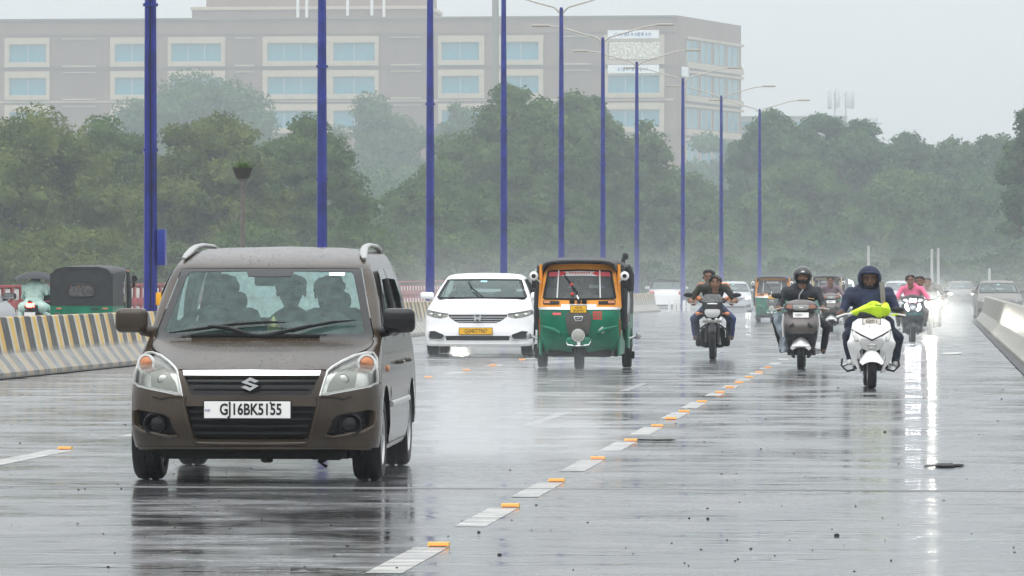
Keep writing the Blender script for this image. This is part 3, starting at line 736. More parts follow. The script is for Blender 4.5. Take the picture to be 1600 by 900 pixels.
# the upper right bay: banners and a row of posters
M_ban = mat('white_banner', (.78, .80, .82), .6); M_ink = mat('banner_ink', (.16, .20, .38), .6); M_post = mat('poster_print', (.62, .55, .45), .6, var=.6, scale=1.6, dirt=(.18, .2, .2))
def banner(px0, px1, py0, py1, nm, m, marks, seed):
    a, b, c, d = fb(px0, px1, py0, py1); q = MB(); q.box(((a + b) / 2, -1.2, (c + d) / 2), (b - a, .16, d - c), m=0); r = random.Random(seed); x = a + (b - a) * marks[0]
    while x < a + (b - a) * marks[1]:
        w_ = r.uniform(.25, .9); h_ = (d - c) * r.uniform(.25, .5); q.box((x + w_ / 2, -1.30, (c + d) / 2 + r.uniform(-.1, .1)), (w_, .06, h_), m=1); x += w_ + r.uniform(.15, .5)
    return q.build(nm, [m, M_ink], bt, smooth=False)
banner(950, 1030, 49, 62, 'banner', M_ban, (.12, .85), 4); banner(950, 1030, 103, 116, 'banner', M_ban, (.2, .78), 9)
banner(952, 1031, 67, 94, 'poster', M_post, (.99, .99), 2)
# side facade: four bays a storey
e = C2.copy(); L_ = e.length; ud = e.normalized(); nd = Vector((ud.y, -ud.x, 0))
RotS = Matrix(((ud.x, -nd.x, 0), (ud.y, -nd.y, 0), (0, 0, 1)))
def sbox(u0, u1, z0, z1, dpt, nm, m, off=0):
    q = MB(); c = ud * ((u0 + u1) / 2) + nd * (dpt / 2 + .004 + off); q.box((c.x, c.y, (z0 + z1) / 2), (u1 - u0, dpt, z1 - z0), rot=RotS); return q.build(nm, m, bt, smooth=False)
for ri, (r0, r1) in enumerate(rows[:4]):
    z0 = bz_(r1) - OZ; z1 = bz_(r0) - OZ
    sbox(7.2, L_ + .2, z1 + 1.05, z1 + 1.8, .9, 'side_band', M_cream); sbox(7.2, L_ + .2, z0 - 2.1, z0 - .3, .85, 'side_band', M_cream)
    for k in range(4):
        u0 = 8 + k * (L_ - 9) / 4; u1 = u0 + (L_ - 9) / 4 - 2.5
        o = sbox(u0, u1, z0, z1 + .6, .08, 'window', M_pane)
        for j in range(3):
            uu = u0 + (u1 - u0) * j / 2; q = MB(); c = ud * uu + nd * .2; q.box((c.x, c.y, (z0 + z1 + .6) / 2), (.3, .2, z1 + .6 - z0), rot=RotS); q.build('mullion', M_cream, o, smooth=False)
sbox(2.2, 8.2, bz_(120) - OZ, bz_(105) - OZ, .15, 'small_sign', M_ban, off=.6)
rbox(-198, 1057, 26, 29, -.75, .9, 'coping', M_recess)
# pipes on the roof block
M_pipe = mat('white_pipe', (.7, .7, .68), .4)
for px, a_, b_ in ((462, -4, 27), (476, -8, 27), (540, -6, 22), (578, -6, 22), (597, -2, 25)):
    x, _, z0, z1 = fb(px, px + 1, a_, b_); q = MB(); q.tube([(x, 4.5, z0), (x, 4.5, z1)], .46, n=8); q.build('roof_pipe', M_pipe, bt)
# second block and telecom masts behind the right-hand trees
M_pale = mat('pale_block', (.30, .29, .28), .8, var=.1, scale=.3)
Y2 = 1380
def small(px0, px1, py0, py1, Y, nm, lb, cat, m):
    a = wx(px0, Y); b = wx(px1, Y); z1 = wz(py0, a, Y); z0 = -.6; q = MB(); q.box((0, 6, (z1 - z0) / 2), (b - a, 12, z1 - z0)); q.box((0, 6, z1 - z0 + .25), (b - a + .6, 12.6, .5), m=0)
    t = thing(nm, lb, cat, ((a + b) / 2, Y, z0)); q.build('wall', m, t, smooth=False)
    for k in range(6):
        q = MB(); q.box(((k + .5) / 6 * (b - a) - (b - a) / 2, -.05, z1 - z0 - 2.0), ((b - a) / 9, .12, 1.5)); q.build('window', M_pane, t, smooth=False)
    return t
small(1152, 1322, 184, 300, Y2, 'far_building', 'low pale flat-roofed building behind the telecom mast', 'building', M_pale)
M_steel = mat('mast_steel', (.22, .24, .26), .5, .3); M_ant = mat('antenna_cover', (.55, .57, .58), .5)
def telecom(px, py, Y, lb, wd, small_=False):
    X = wx(px, Y); z = wz(py, X, Y); zb = wz(195, X, Y); t = thing('telecom_mast', lb, 'telecom mast', (X, Y, -.6))
    q = MB(); 
    for sx, sy in ((-1, -1), (1, -1), (1, 1), (-1, 1)): q.tube([(sx * wd, sy * wd, 0), (sx * wd * .8, sy * wd * .8, z + .6)], .10, n=6)
    n = 14
    for i in range(n):
        a = (z + .6) * i / n; b = (z + .6) * (i + 1) / n
        for sx, sy, tx, ty in ((-1, -1, 1, -1), (1, -1, 1, 1), (1, 1, -1, 1), (-1, 1, -1, -1)): q.tube([(sx * wd, sy * wd, a), (tx * wd * .9, ty * wd * .9, b)], .05, n=5)
    q.build('lattice', M_steel, t)
    if not small_:
        for k in range(7):
            a = k * 2 * PI / 7; q = MB(); q.box((math.cos(a) * wd * 1.9, math.sin(a) * wd * 1.9, z - 1.5 + .3 * (k % 3)), (1.2, .8, 5.6), bevel=.05); q.tube([(0, 0, z - .8), (math.cos(a) * wd * 1.9, math.sin(a) * wd * 1.9, z - .8)], .06, n=5); q.build('antenna', M_ant, t)
    else:
        q = MB(); q.box((0, 0, z - 1.2), (5.5, .3, .3)); q.box((0, 0, z - .3), (.3, .2, 1.2)); q.build('crossarm', M_steel, t)
telecom(1313, 145, 1330, 'telecom mast crowded with antennas above the right trees', .75 * 2.6); telecom(1365, 184, 1330, 'pair of thin steel poles with crossarm above the right trees', .45 * 2.6, True)
# ================================================================== VEHICLE TOOLS
def text_obj(s, size, m, parent, loc, rot=(PI / 2, 0, 0), sx=1.0, name='lettering', off=0.0, ext=0.001):
    c = bpy.data.curves.new(name, 'FONT'); c.body = s; c.size = size; c.align_x = 'CENTER'; c.align_y = 'CENTER'; c.extrude = ext; c.offset = off; c.resolution_u = 3
    o = bpy.data.objects.new(name, c); COL.objects.link(o); dg = bpy.context.evaluated_depsgraph_get(); me = bpy.data.meshes.new_from_object(o.evaluated_get(dg))
    bpy.data.objects.remove(o); me.materials.clear(); me.materials.append(m)
    r = put(bpy.data.objects.new(name, me), parent); r.location = loc; r.rotation_euler = rot; r.scale = (sx, 1, 1); tag(r, kind=None); return r
class Shell:
    """a body skin: every height z has a front line y(z), half width W(z) and corner depth R(z)"""
    def __init__(s, yp, W, R, p=2.6, yr=None): s.yp = yp; s.Wt = W; s.R = R; s.p = p; s.yr = yr
    def W(s, z): return scurve(s.Wt, z)
    def fy(s, x, z):
        q = min(1, abs(x) / max(1e-4, s.W(z))); return scurve(s.yp, z) + scurve(s.R, z) * (1 - max(0, 1 - q ** s.p) ** (1 / s.p))
    def front(s, x, z, off=0.0):
        e = .004; W = s.W(z); x = max(-W, min(W, x))
        v = Vector((x, s.fy(x, z), z))
        if off:
            xa = max(-W * .99, min(W * .99, x)); dx = (s.fy(xa + e, z) - s.fy(xa - e, z)) / (2 * e); dz = (s.fy(x * .99, z + e) - s.fy(x * .99, z - e)) / (2 * e)
            v += Vector((dx, -1, dz)).normalized() * off
        return v
    def u(s, x, z): return math.asin(max(-1, min(1, x / s.W(z)))) / (PI / 2)
    def fu(s, u, z, off=0.0): return s.front(s.W(z) * math.sin(u * PI / 2), z, off)
    def side(s, sg, y, z, off=0.0):
        e = .004; W = s.W(z); dz = (s.W(z + e) - s.W(z - e)) / (2 * e); n = Vector((1, 0, -dz)).normalized() * off
        return Vector((sg * (W + n.x), y, z + n.z))
    def edge(s, z): return scurve(s.yp, z) + scurve(s.R, z)
    def sheet(s, mb, poly, step=.035, off=0.0, thick=0.0, holes=(), m=0):
        """panel on the front skin from an outline in (x, z)"""
        st = step; P = resample(poly, st); Hs = [resample(h, st) for h in holes]
        cv = lambda L: [(s.u(x, z) * .86, z) for x, z in L]
        return mb.sheet(cv(P), lambda a, z: s.fu(a / .86, z, off), st, holes=[cv(h) for h in Hs], back=(lambda a, z: s.fu(a / .86, z, off - thick)) if thick else None, m=m)
def mirror(half):
    """closed symmetric polygon from its right half listed bottom to top (x >= 0)"""
    return half + [(-x, z) for x, z in half[::-1] if x > 1e-6]
def flip(poly): return [(-x, z) for x, z in poly][::-1]

M_tyre = mat('wet_tyre', (.006, .006, .0065), .5, spec=.2, bump=.2, bscale=60); M_rim = mat('alloy_rim', (.42, .42, .42), .3, .7)
M_blk = mat('black_plastic', (.007, .007, .008), .45, spec=.25); M_gloss = mat('gloss_black', (.004, .004, .005), .15, coat=.15, spec=.3)
M_chrome = mat('chrome', (.78, .79, .80), .12, 1.0); M_under = mat('underbody', (.006, .006, .005), .8, spec=.1, bump=.5, bscale=20)
M_lens = glass('clear_lens', (.92, .94, .93), .9, .03); M_refl = mat('lamp_reflector', (.55, .55, .52), .22, .75, var=.3, scale=14); M_lampgrey = mat('lamp_inner_grey', (.34, .34, .31), .35, .3)
M_amber = mat('amber_lens', (.48, .19, .085), .25, coat=.4); M_redl = mat('red_lens', (.5, .02, .02), .2, coat=.5)
M_plw = mat('plate_white', (.72, .72, .70), .45); M_ply = mat('plate_yellow', (.75, .42, .03), .45); M_ink2 = mat('plate_ink', (.01, .01, .012), .5)
def lit(name, col, st): return mat(name, (.8, .8, .8), .3, emit=col, estr=st)
M_wind = glass('windscreen_glass', (.62, .86, .83), .75, .03, alpha=.32, film=(.20, .33, .31)); M_sideg = glass('side_glass', (.28, .34, .33), .9, .03, alpha=.06); M_dark = mat('cabin_trim', (.02, .02, .022), .8); M_seat = mat('seat_cloth', (.03, .03, .03), .9)
def wheel(parent, c, r, wd, rim=True, spokes=5, steer=0):
    t = bpy.data.objects.new('wheel', None); put(t, parent); t.location = c; t.rotation_euler = (0, 0, steer); t.empty_display_size = .1
    h = wd / 2; q = MB(); q.lathe([(r * .62, -h * .8), (r * .70, -h), (r * .90, -h), (r * .975, -h * .82), (r, -h * .5), (r, -h * .12), (r * .975, -h * .1), (r * .975, h * .1), (r, h * .12), (r, h * .5), (r * .975, h * .82), (r * .90, h), (r * .70, h), (r * .62, h * .8)], axis='x', n=36); q.build('tyre', M_tyre, t)
    if rim:
        q = MB()
        for sg in (-1, 1):
            q.lathe([(r * .66, sg * h * .75), (r * .63, sg * h * .95), (r * .58, sg * h * .6)], axis='x', n=28)
            for k in range(spokes):
                a = 2 * PI * k / spokes; d = Vector((0, math.cos(a), math.sin(a))); b = Vector((sg * h * .72, 0, 0))
                q.tube([b + d * r * .1, b + d * r * .62], [r * .12, r * .09], n=6, flat=.5, up=(1, 0, 0))
            q.lathe([(0, sg * h * .8), (r * .14, sg * h * .78), (r * .17, sg * h * .5)], axis='x', n=16)
        q.lathe([(r * .6, -h * .2), (r * .6, h * .2), (r * .05, h * .2), (r * .05, -h * .2)], axis='x', n=20, m=1)
        q.build('rim', [M_rim, M_under], t)
    return t
def plate(parent, loc, wdt, hgt, text, m, size, sx=1.0, rot=None, off=.012, ink=None):
    q = MB(); q.box((0, 0, 0), (wdt, .008, hgt), bevel=.003, m=0); q.box((0, .004, 0), (wdt + .016, .008, hgt + .016), m=1)
    o = q.build('number_plate', [m, M_blk], parent, smooth=False); o.location = loc
    if rot: o.rotation_euler = rot
    if text: text_obj(text, size, ink or M_ink2, o, (0, -.006, 0), sx=sx, off=off * size)
    return o
def recolor(root, pairs):
    for o in [root] + list(root.children_recursive):
        for s_ in o.material_slots:
            if s_.material in pairs: nm = pairs[s_.material]; s_.link = 'OBJECT'; s_.material = nm
# ================================================================== PEOPLE
def remesh(parts, vox, it=3):
    """one continuous skin from tapered limbs; parts: (p0, p1, r0, r1, mat) limbs or ('e', c, r, mat[, rot])"""
    q = MB(); ref = []
    for p in parts:
        if p[0] == 'e':
            _, c, r, mi = p[:4]; rot = p[4] if len(p) > 4 else None
            q.ball(c, r, nu=16, nv=10, rot=rot); rr = Vector(r) if not isinstance(r, (int, float)) else Vector((r, r, r))
            ref.append((np.array(c), np.array(c), min(rr), min(rr), mi, np.array(rr), rot))
        else:
            a, b, ra, rb, mi = p; a = Vector(a); b = Vector(b); d = (b - a); L = d.length; u = d.normalized(); k = 4
            path = [a - u * ra * math.cos(t) for t in (0.0, .5, 1.0)] + [a, b] + [b + u * rb * math.sin(t) for t in (.55, 1.05, 1.57)]
            rad = [ra * max(.05, math.sin(t)) for t in (0.0, .5, 1.0)] + [ra, rb] + [rb * max(.05, math.cos(t)) for t in (.55, 1.05, 1.57)]
            q.tube(path, rad, n=12); ref.append((np.array(a), np.array(b), ra, rb, mi, None, None))
    me = q.build('tmp', [], mesh_only=True, smooth=True); o = bpy.data.objects.new('tmp', me); COL.objects.link(o)
    m = o.modifiers.new('r', 'REMESH'); m.mode = 'VOXEL'; m.voxel_size = vox
    s = o.modifiers.new('s', 'SMOOTH'); s.factor = .5; s.iterations = it
    dg = bpy.context.evaluated_depsgraph_get(); out = bpy.data.meshes.new_from_object(o.evaluated_get(dg)); bpy.data.objects.remove(o)
    n = len(out.vertices); co = np.empty(n * 3); out.vertices.foreach_get('co', co); co = co.reshape(-1, 3)
    best = np.full(n, 1e9); idx = np.zeros(n, int)
    for (a, b, ra, rb, mi, er, rot) in ref:
        if er is not None:
            d = co - a
            if rot is not None: d = d @ np.array(rot)
            dist = (np.linalg.norm(d / er, axis=1) - 1) * er.min()
        else:
            ab = b - a; t = np.clip(((co - a) @ ab) / (ab @ ab + 1e-9), 0, 1); dist = np.linalg.norm(co - (a + t[:, None] * ab), axis=1) - (ra + (rb - ra) * t)
        k = dist < best; best[k] = dist[k]; idx[k] = mi
    F_ = [tuple(p.vertices) for p in out.polygons]; mi = [int(np.bincount(idx[list(f)]).argmax()) for f in F_]
    bpy.data.meshes.remove(out); return co, F_, mi
def rotx(a): return Matrix.Rotation(a, 3, 'X')
SX = 1.14   # the photograph is a little wide: sideways sizes follow it
def hand_parts(wr, aim, up, mi, side=1, grip=True):
    """palm, four unequal bent fingers and a thumb closing round a bar that runs along x"""
    aim = Vector(aim).normalized(); up = Vector(up).normalized(); lat = aim.cross(up).normalized() * side; P = []
    wr = Vector(wr); palm = wr + aim * .05
    P.append((wr, wr + aim * .085, .027, .034, mi)); P.append(('e', palm + aim * .012, (.042, .045, .022), mi))
    for k, l in enumerate((.072, .08, .075, .058)):
        b = wr + aim * .088 + lat * (-.032 + .0215 * k); dn = -up if grip else (aim - up * .35).normalized()
        m1 = b + (aim * .75 + dn * .6).normalized() * l * .45; m2 = m1 + (dn if grip else aim * .5 + dn).normalized() * l * .4; m3 = m2 + (dn * .4 - aim * .8 if grip else dn).normalized() * l * .28
        P += [(b, m1, .0105, .0098, mi), (m1, m2, .0098, .009, mi), (m2, m3, .009, .0078, mi)]
    b = wr + aim * .035 - lat * .034; m1 = b - lat * .022 + aim * .03 - up * .012; m2 = m1 + aim * .03 - up * .02
    P += [(b, m1, .0135, .0115, mi), (m1, m2, .0115, .009, mi)]
    return P
MSK = mat('brown_skin', (.20, .105, .065), .5, var=.15, scale=12); MSK2 = mat('dark_skin', (.12, .065, .042), .5, var=.15, scale=12); M_hair = mat('black_hair', (.010, .009, .009), .55, bump=.5, bscale=60); M_eye = mat('eye_dark', (.012, .01, .01), .3); M_eyew = mat('eye_white', (.30, .27, .25), .5); M_lip = mat('lip', (.16, .065, .05), .5)
def cloth(name, col, var=.25): return mat(name, col, .6, var=var, scale=7, bump=.35, bscale=13)
def person(label, j, cols, loc, rz=0, vox=.014, hair='short', cat='person', group=None, beard=False, hands=True, head_r=1.0, look=0.0, bare_arm=False, extra=(), fat=1.0, name='person', scale=1.0):
    """j: joints by name in local metres; cols: skin, top, legs, shoe materials"""
    V = Vector; J = {k: V(v) for k, v in j.items()}; SK, TOP, LEG, SHO = 0, 1, 2, 3; P = []
    hd = J['head']; nk = J['neck']; pel = J['pelvis']; sl, sr = J['shL'], J['shR']; up = (nk - pel)
    ch = pel + up * .68; be = pel + up * .32; wd = (sr - sl).length / 2
    P += [('e', ch, (wd * .92 * fat, .125 * fat, .21), TOP), ('e', be, (wd * .80 * fat, .135 * fat, .19), TOP), ('e', pel, (wd * .86 * fat, .15, .13), LEG)]
    P += [(sl + V((.02, 0, -.01)), sr + V((-.02, 0, -.01)), .070 * fat, .070 * fat, TOP), (nk - V((0, 0, .05)), hd - V((0, 0, .06)), .058, .052, SK), (nk + V((0, .01, -.11)), nk + V((0, 0, -.03)), .10, .068, TOP)]
    for s in 'LR':
        e, h = J['el' + s], J['ha' + s]; d = (h - e).normalized()
        P += [(J['sh' + s], e, .064 * fat, .05 * fat, TOP), (e, e + (h - e) * (.35 if bare_arm else .86), .05 * fat, .040 * fat, SK if bare_arm else TOP), (e + (h - e) * .3, h - d * .03, .038, .026, SK)]
        k, f = J['kn' + s], J['ft' + s]; hp = J['hip' + s] if 'hip' + s in J else pel + V(((-1 if s == 'L' else 1) * wd * .5, 0, 0))
        P += [(hp, k, .088, .066, LEG), (k, f + V((0, 0, .07)), .064, .05, LEG), (f + V((0, .04, .03)), f + V((0, -.15, .015)), .042, .034, SHO), (f + V((0, .05, .03)), f + V((0, .03, .10)), .04, .045, SHO)]
    P += list(extra)
    co, F_, mi = remesh(P, vox)
    q = MB(); q.v = [tuple(c) for c in co]; q.f = list(F_); q.m = list(mi)
    # folds in the cloth
    for i, c in enumerate(q.v):
        v = V(c); n = noise.noise(v * 9) * .011 + noise.noise(v * 22) * .005
        if v.z < nk.z: q.v[i] = (c[0] + n, c[1] + n, c[2])
    # head: skull, jaw, brow, nose, ears, in one skin
    r = head_r; R = rotx(look); hp = lambda x, y, z: hd + R @ V((x * SX, y, z)) * r
    HP = [('e', hp(0, .01, .035), (.082 * SX * r, .098 * r, .098 * r), 0, None), ('e', hp(0, -.025, -.045), (.062 * SX * r, .068 * r, .075 * r), 0, None), ('e', hp(0, -.045, -.095), (.036 * SX * r, .04 * r, .028 * r), 0, None),
          (hp(0, -.085, .02), hp(0, -.112, -.028), .011 * r, .016 * r, 0), (hp(-.035, -.078, .034), hp(.035, -.078, .034), .016 * r, .016 * r, 0), ('e', hp(-.045, -.06, -.03), (.03 * r, .03 * r, .03 * r), 0), ('e', hp(.045, -.06, -.03), (.03 * r, .03 * r, .03 * r), 0),
          ('e', hp(-.088, .015, .0), (.013, .022, .034), 0), ('e', hp(.088, .015, .0), (.013, .022, .034), 0), (hp(-.022, -.089, -.065), hp(.022, -.089, -.065), .0095 * r, .0095 * r, 4), (hp(0, .0, -.08), hp(0, .02, -.15), .054, .056, 0)]
    c2, f2, m2 = remesh(HP, .0075, 2); q.add(c2, f2); q.m[-len(f2):] = m2
    for sx in (-.033, .033):
        q.ball(hp(sx, -.086, .012), (.0145 * r, .008, .0065 * r), m=5, nu=8, nv=5); q.ball(hp(sx, -.094, .012), (.0065 * r,) * 3, m=6, nu=8, nv=5)
        q.tube([hp(sx - .02, -.098, .034), hp(sx, -.103, .041), hp(sx + .02, -.098, .036)], [.004, .006, .004], n=6, m=7)
    if beard: q.ball(hp(0, -.042, -.085), (.058 * SX * r, .062 * r, .05 * r), m=7, nu=14, nv=8)
    if hands:
        HH = []
        for s, sd in (('L', -1), ('R', 1)):
            e, h = J['el' + s], J['ha' + s]; d = (h - e).normalized(); HH += hand_parts(h - d * .03, (d + V((0, -.55, .1))).normalized(), V((0, -.2, 1)), 0, sd)
        c3, f3, m3 = remesh(HH, .0055, 1); q.add(c3, f3); q.m[-len(f3):] = m3
    t = thing(name, label, cat, loc, rz, group); t.scale = (scale,) * 3
    b = q.build('body', [cols[0], cols[1], cols[2], cols[3], M_lip, M_eyew, M_eye, M_hair], t, ang=70)
    if hair in ('short', 'long'):
        h = MB(); HR = []
        for i in range(26):
            a = random.uniform(0, 2 * PI); z = random.uniform(.03, .115); k = math.sqrt(max(0, 1 - ((z - .035) / .105) ** 2)); y = .018 + math.sin(a) * .094 * k
            if y < -.055 and z < .085: y = -.05; z = .10
            HR.append(('e', hp(math.cos(a) * .078 * k, y, z), (.034 * r, .03 * r, .026 * r), 0))
        HR.append(('e', hp(0, .03, .06), (.086 * SX * r, .088 * r, .082 * r), 0)); HR.append(('e', hp(0, .06, .0), (.07 * SX * r, .055 * r, .085 * r), 0))
        if hair == 'long': HR.append(('e', hp(0, .085, -.08), (.06 * SX * r, .045 * r, .10 * r), 0))
        c4, f4, m4 = remesh(HR, .010, 1); h.add(c4, f4); h.build('hair', M_hair, t, ang=70)
    return t
# ================================================================== BROWN HATCHBACK
M_brown = mat('bronze_brown_paint', (.036, .0245, .0145), .27, .15, var=.35, scale=2.6, coat=.35, bump=.05, bscale=110, spec=.25)
def brown_car():
    px0, Y0 = 391, 29.35
    X0 = wx(px0, Y0)
    t = thing('hatchback_car', 'bronze brown tall hatchback nearest the camera, driving through the wet', 'car', (X0, Y0, 0), math.radians(2.5))
    sh = Shell(yp=[(.15, .14), (.25, .055), (.33, .02), (.45, 0), (.58, .012), (.70, .04), (.775, .075), (.83, .20), (.88, .36), (.93, .53), (.965, .66), (.992, .75), (1.05, .815), (1.30, 1.09), (1.486, 1.31), (1.53, 1.42), (1.57, 1.58), (1.60, 1.78), (1.62, 2.0), (1.64, 2.3)],
               W=[(.15, .80), (.25, .845), (.4, .866), (.6, .866), (.75, .858), (.9, .842), (1.0, .82), (1.25, .775), (1.40, .735), (1.486, .70), (1.53, .68), (1.57, .655), (1.60, .615), (1.62, .54), (1.632, .40), (1.640, .05)],
               R=[(.25, .40), (.6, .42), (.8, .42), (.9, .32), (1.0, .22), (1.486, .15), (1.60, .12), (1.64, .05)])
    W = sh.W
    # outlines on the front skin (right half, x z)
    hl = [(.473, .607), (.575, .628), (.70, .650), (.80, .668), (.846, .690), (.842, .76), (.822, .86), (.795, .893), (.745, .897), (.675, .880), (.60, .842), (.545, .805), (.517, .775)]
    ug = [(0, .612), (.385, .612), (.415, .625), (.462, .735), (0, .735)]
    ch = [(0, .741), (.464, .741), (.472, .772), (0, .775)]
    lg = [(0, .300), (.36, .300), (.388, .315), (.448, .528), (.44, .536), (0, .536)]
    fog = [(.515, .338), (.57, .330), (.755, .366), (.815, .40), (.822, .50), (.80, .508), (.60, .478), (.565, .455)]
    edge = lambda a, b, n: [(W(a + (b - a) * i / n) * .9999, a + (b - a) * i / n) for i in range(n + 1)]
    gap = .0035
    bum = [(0, .252), (.55, .252), (.78, .243)] + edge(.243, .684, 12) + [(x, z - gap) for x, z in hl[4::-1]] + [(.468, .609), (.512, .778), (0, .779)]
    q = MB()
    sh.sheet(q, mirror(bum), .03, holes=[mirror(ug), mirror(lg), fog, flip(fog), mirror([(0, .738), (.467, .738), (.475, .776), (0, .7775)])], thick=.03)
    q.build('bumper', M_brown, t, ang=50)
    # raised lip round the lower intake and the fog lamp edges
    q = MB()
    rim = [(.458, .60), (.462, .545), (.405, .31), (.375, .283), (.20, .279), (0, .278)]
    for pl, rad in ((rim, .014), ([(-x, z) for x, z in rim], .014)):
        P = resample([p for p in pl], .03); P = P[:max(2, [i for i, p in enumerate(P) if abs(p[0]) < .02][0] + 1)] if any(abs(p[0]) < .02 for p in P) else P
        q.tube([sh.front(x, z, .004) for x, z in P], rad, n=8)
    for sg in (-1, 1):
        q.tube([sh.front(sg * x, z, .006) for x, z in ((.50, .336), (.56, .324), (.66, .342), (.76, .360), (.82, .395), (.828, .45), (.826, .50))], .011, n=8)
        q.tube([sh.front(sg * x, z, .002) for x, z in ((.475, .60), (.56, .60), (.62, .585), (.68, .60))], .010, n=6)
    q.build('bumper_ridge', M_brown, t)
    q = MB(); sh.sheet(q, mirror([(0, .244), (.56, .244), (.80, .232), (.80, .255), (0, .262)]), .04, off=.006, thick=.03); q.build('bumper_lip', M_brown, t)
    # upper grille: gloss panel set back, horizontal bar, chrome blade, emblem
    q = MB(); sh.sheet(q, mirror([(x * 1.02, z) for x, z in ug]), .04, off=-.03, thick=.02); q.build('upper_grille', M_gloss, t)
    q = MB(); q.tube([sh.front(x, .70, -.020) for x in [-.44 + .08 * i for i in range(12)]], .008, n=6); q.tube([sh.front(x, .655, -.024) for x in [-.40 + .08 * i for i in range(11)]], .006, n=6); q.build('grille_bar', M_gloss, t)
    q = MB(); sh.sheet(q, mirror(ch), .03, off=.014, thick=.03); q.build('chrome_strip', M_chrome, t, ang=30)
    q = MB(); em = [(.05, .62), (.5, 1), (.97, .72), (.75, .6), (.5, .76), (.36, .66), (.95, .38), (.5, 0), (.03, .28), (.25, .40), (.5, .24), (.64, .34)]
    q.prism([((a - .5) * .132, .688 + (b - .5) * .094) for a, b in em], lambda x, z: Vector((x, -.012, z)), lambda x, z: Vector((x, .02, z))); q.build('emblem', M_chrome, t, smooth=False)
    # lower intake with its slats
    q = MB(); sh.sheet(q, mirror([(x * 1.03, z + (.01 if z > .5 else -.01)) for x, z in lg]), .05, off=-.07, thick=.02); q.build('intake', M_blk, t)
    for z in (.345, .395, .447, .50):
        q = MB(); hw = .375 + (z - .3) * .29; q.tube([sh.front(-hw + 2 * hw * i / 14, z, -.03) for i in range(15)], .010, n=6, flat=1.4); q.build('slat', M_blk, t)
    po = plate(t, (.0, -.030, .513), .59, .114, 'GJ16BK5155', M_plw, .108, sx=.76, off=.022)
    po.location.x = -.017
    text_obj('IND', .022, mat('plate_small_ink', (.08, .1, .25), .5), po, (-.272, -.006, -.004), name='country_code'); lt = [c for c in po.children if c.name.startswith('lettering')][0]; lt.location.x = .024
    q = MB(); 
    for x in (-.12, .16): q.lathe([(0, -.012), (.006, -.011), (.008, -.004)], c=(x, 0, .048), axis='y', n=8)
    q.build('plate_bolt', M_blk, po)
    # headlights: bowl, chrome ring with amber bulb, darker grey main reflector, clear cover
    for sg in (1, -1):
        H_ = hl if sg > 0 else flip(hl); T = lambda L: [(sg * x, z) for x, z in L]
        q = MB(); sh.sheet(q, H_, .03, off=-.03, thick=.02); hb = q.build('headlight', M_refl, t)
        q = MB(); sh.sheet(q, T([(.52, .640), (.60, .652), (.712, .672), (.725, .775), (.64, .80), (.575, .765), (.535, .70)][::sg]), .03, off=-.020, thick=.02); q.build('main_reflector', M_lampgrey, hb)
        q = MB(); q.ball(sh.front(sg * .63, .722, -.034), (.045, .02, .042)); q.build('bulb_dome', M_refl, hb)
        q = MB(); c = sh.front(sg * .765, .828, -.012); Rm = Matrix.Rotation(sg * .5, 3, 'Z')
        q.lathe([(.070, 0), (.072, -.014), (.056, -.012), (.054, .01)], c=c, axis='y', n=24, rot=Rm); q.build('indicator_ring', M_plw, hb)
        q = MB(); q.lathe([(.055, 0), (.048, -.014), (.03, -.024), (0, -.027)], c=c, axis='y', n=20, rot=Rm); q.lathe([(.026, -.024), (.024, -.032), (0, -.034)], c=c, axis='y', n=14, rot=Rm); q.build('indicator', M_amber, hb)
        q = MB(); P = resample([(x, z) for x, z in H_], .05); q.tube([sh.front(x, z, -.004) for x, z in P + P[:1]], .009, n=6); q.build('lamp_seal', M_plw, hb)
        q = MB(); sh.sheet(q, H_, .035, off=.006); q.build('lens', M_lens, hb)
        # fog lamp
        fg = fog if sg > 0 else flip(fog); q = MB(); sh.sheet(q, fg, .04, off=-.06, thick=.02); q.build('fog_recess', M_blk, t)
        c = sh.front(sg * .685, .405, -.03); Rm = Matrix.Rotation(sg * .28, 3, 'Z'); q = MB(); q.lathe([(.078, .03), (.080, -.02), (.070, -.03), (.064, -.02), (.062, .02)], c=c, axis='y', n=24, rot=Rm); q.lathe([(.062, .01), (.03, .0), (0, -.004)], c=c, axis='y', n=20, m=1, rot=Rm); q.build('fog_lamp', [M_blk, M_gloss], t)
    # bonnet
    bon = [(0, .786), (.50, .786)] + [(x - .004, z + .006) for x, z in [hl[12], hl[11], hl[10], hl[9], (.735, .905)]] + [(.765, .935), (.772, .968), (.755, .985), (.5, .992), (0, .994)]
    q = MB(); sh.sheet(q, mirror(bon), .028, thick=.015); bo = q.build('bonnet', M_brown, t, ang=50)
    # wings, pillars and scuttle: the rest of the front skin
    ws = [(0, .985), (.50, .984), (.752, .976), (.768, 1.0), (.70, 1.25), (.640, 1.478), (.60, 1.490), (0, 1.497)]
    bd = [(x + .003, z + .004) for x, z in [(.842, .695), (.844, .76), (.825, .862), (.797, .897), (.745, .902)]][::-1]
    wing = [(.744, .908), (.748, .903), (.797, .898), (.824, .863), (.8445, .76), (.848, .692)] + edge(.69, 1.48, 22) + [(.645, 1.482), (.706, 1.25), (.774, 1.0), (.762, .985), (.779, .968), (.772, .934)]
    q = MB()
    for sg in (1, -1): sh.sheet(q, wing if sg > 0 else flip(wing), .025)
    # roof: front cap of the skin
    zs = [1.482 + (1.640 - 1.482) * (i / 16) for i in range(17)]
    q.grid(lambda a, b: sh.fu(-1 + 2 * a, 1.482 + .158 * b), 40, 16)
    # flanks: lower panels with arches, window band, roof sides
    def yr(z): return 3.52 - (0 if z < .95 else (z - .95) * .28)
    def arch(cy, r, n=12, zc=.31): return [(cy - r * math.cos(PI * i / n), max(.21, zc + r * math.sin(PI * i / n))) for i in range(n + 1)]
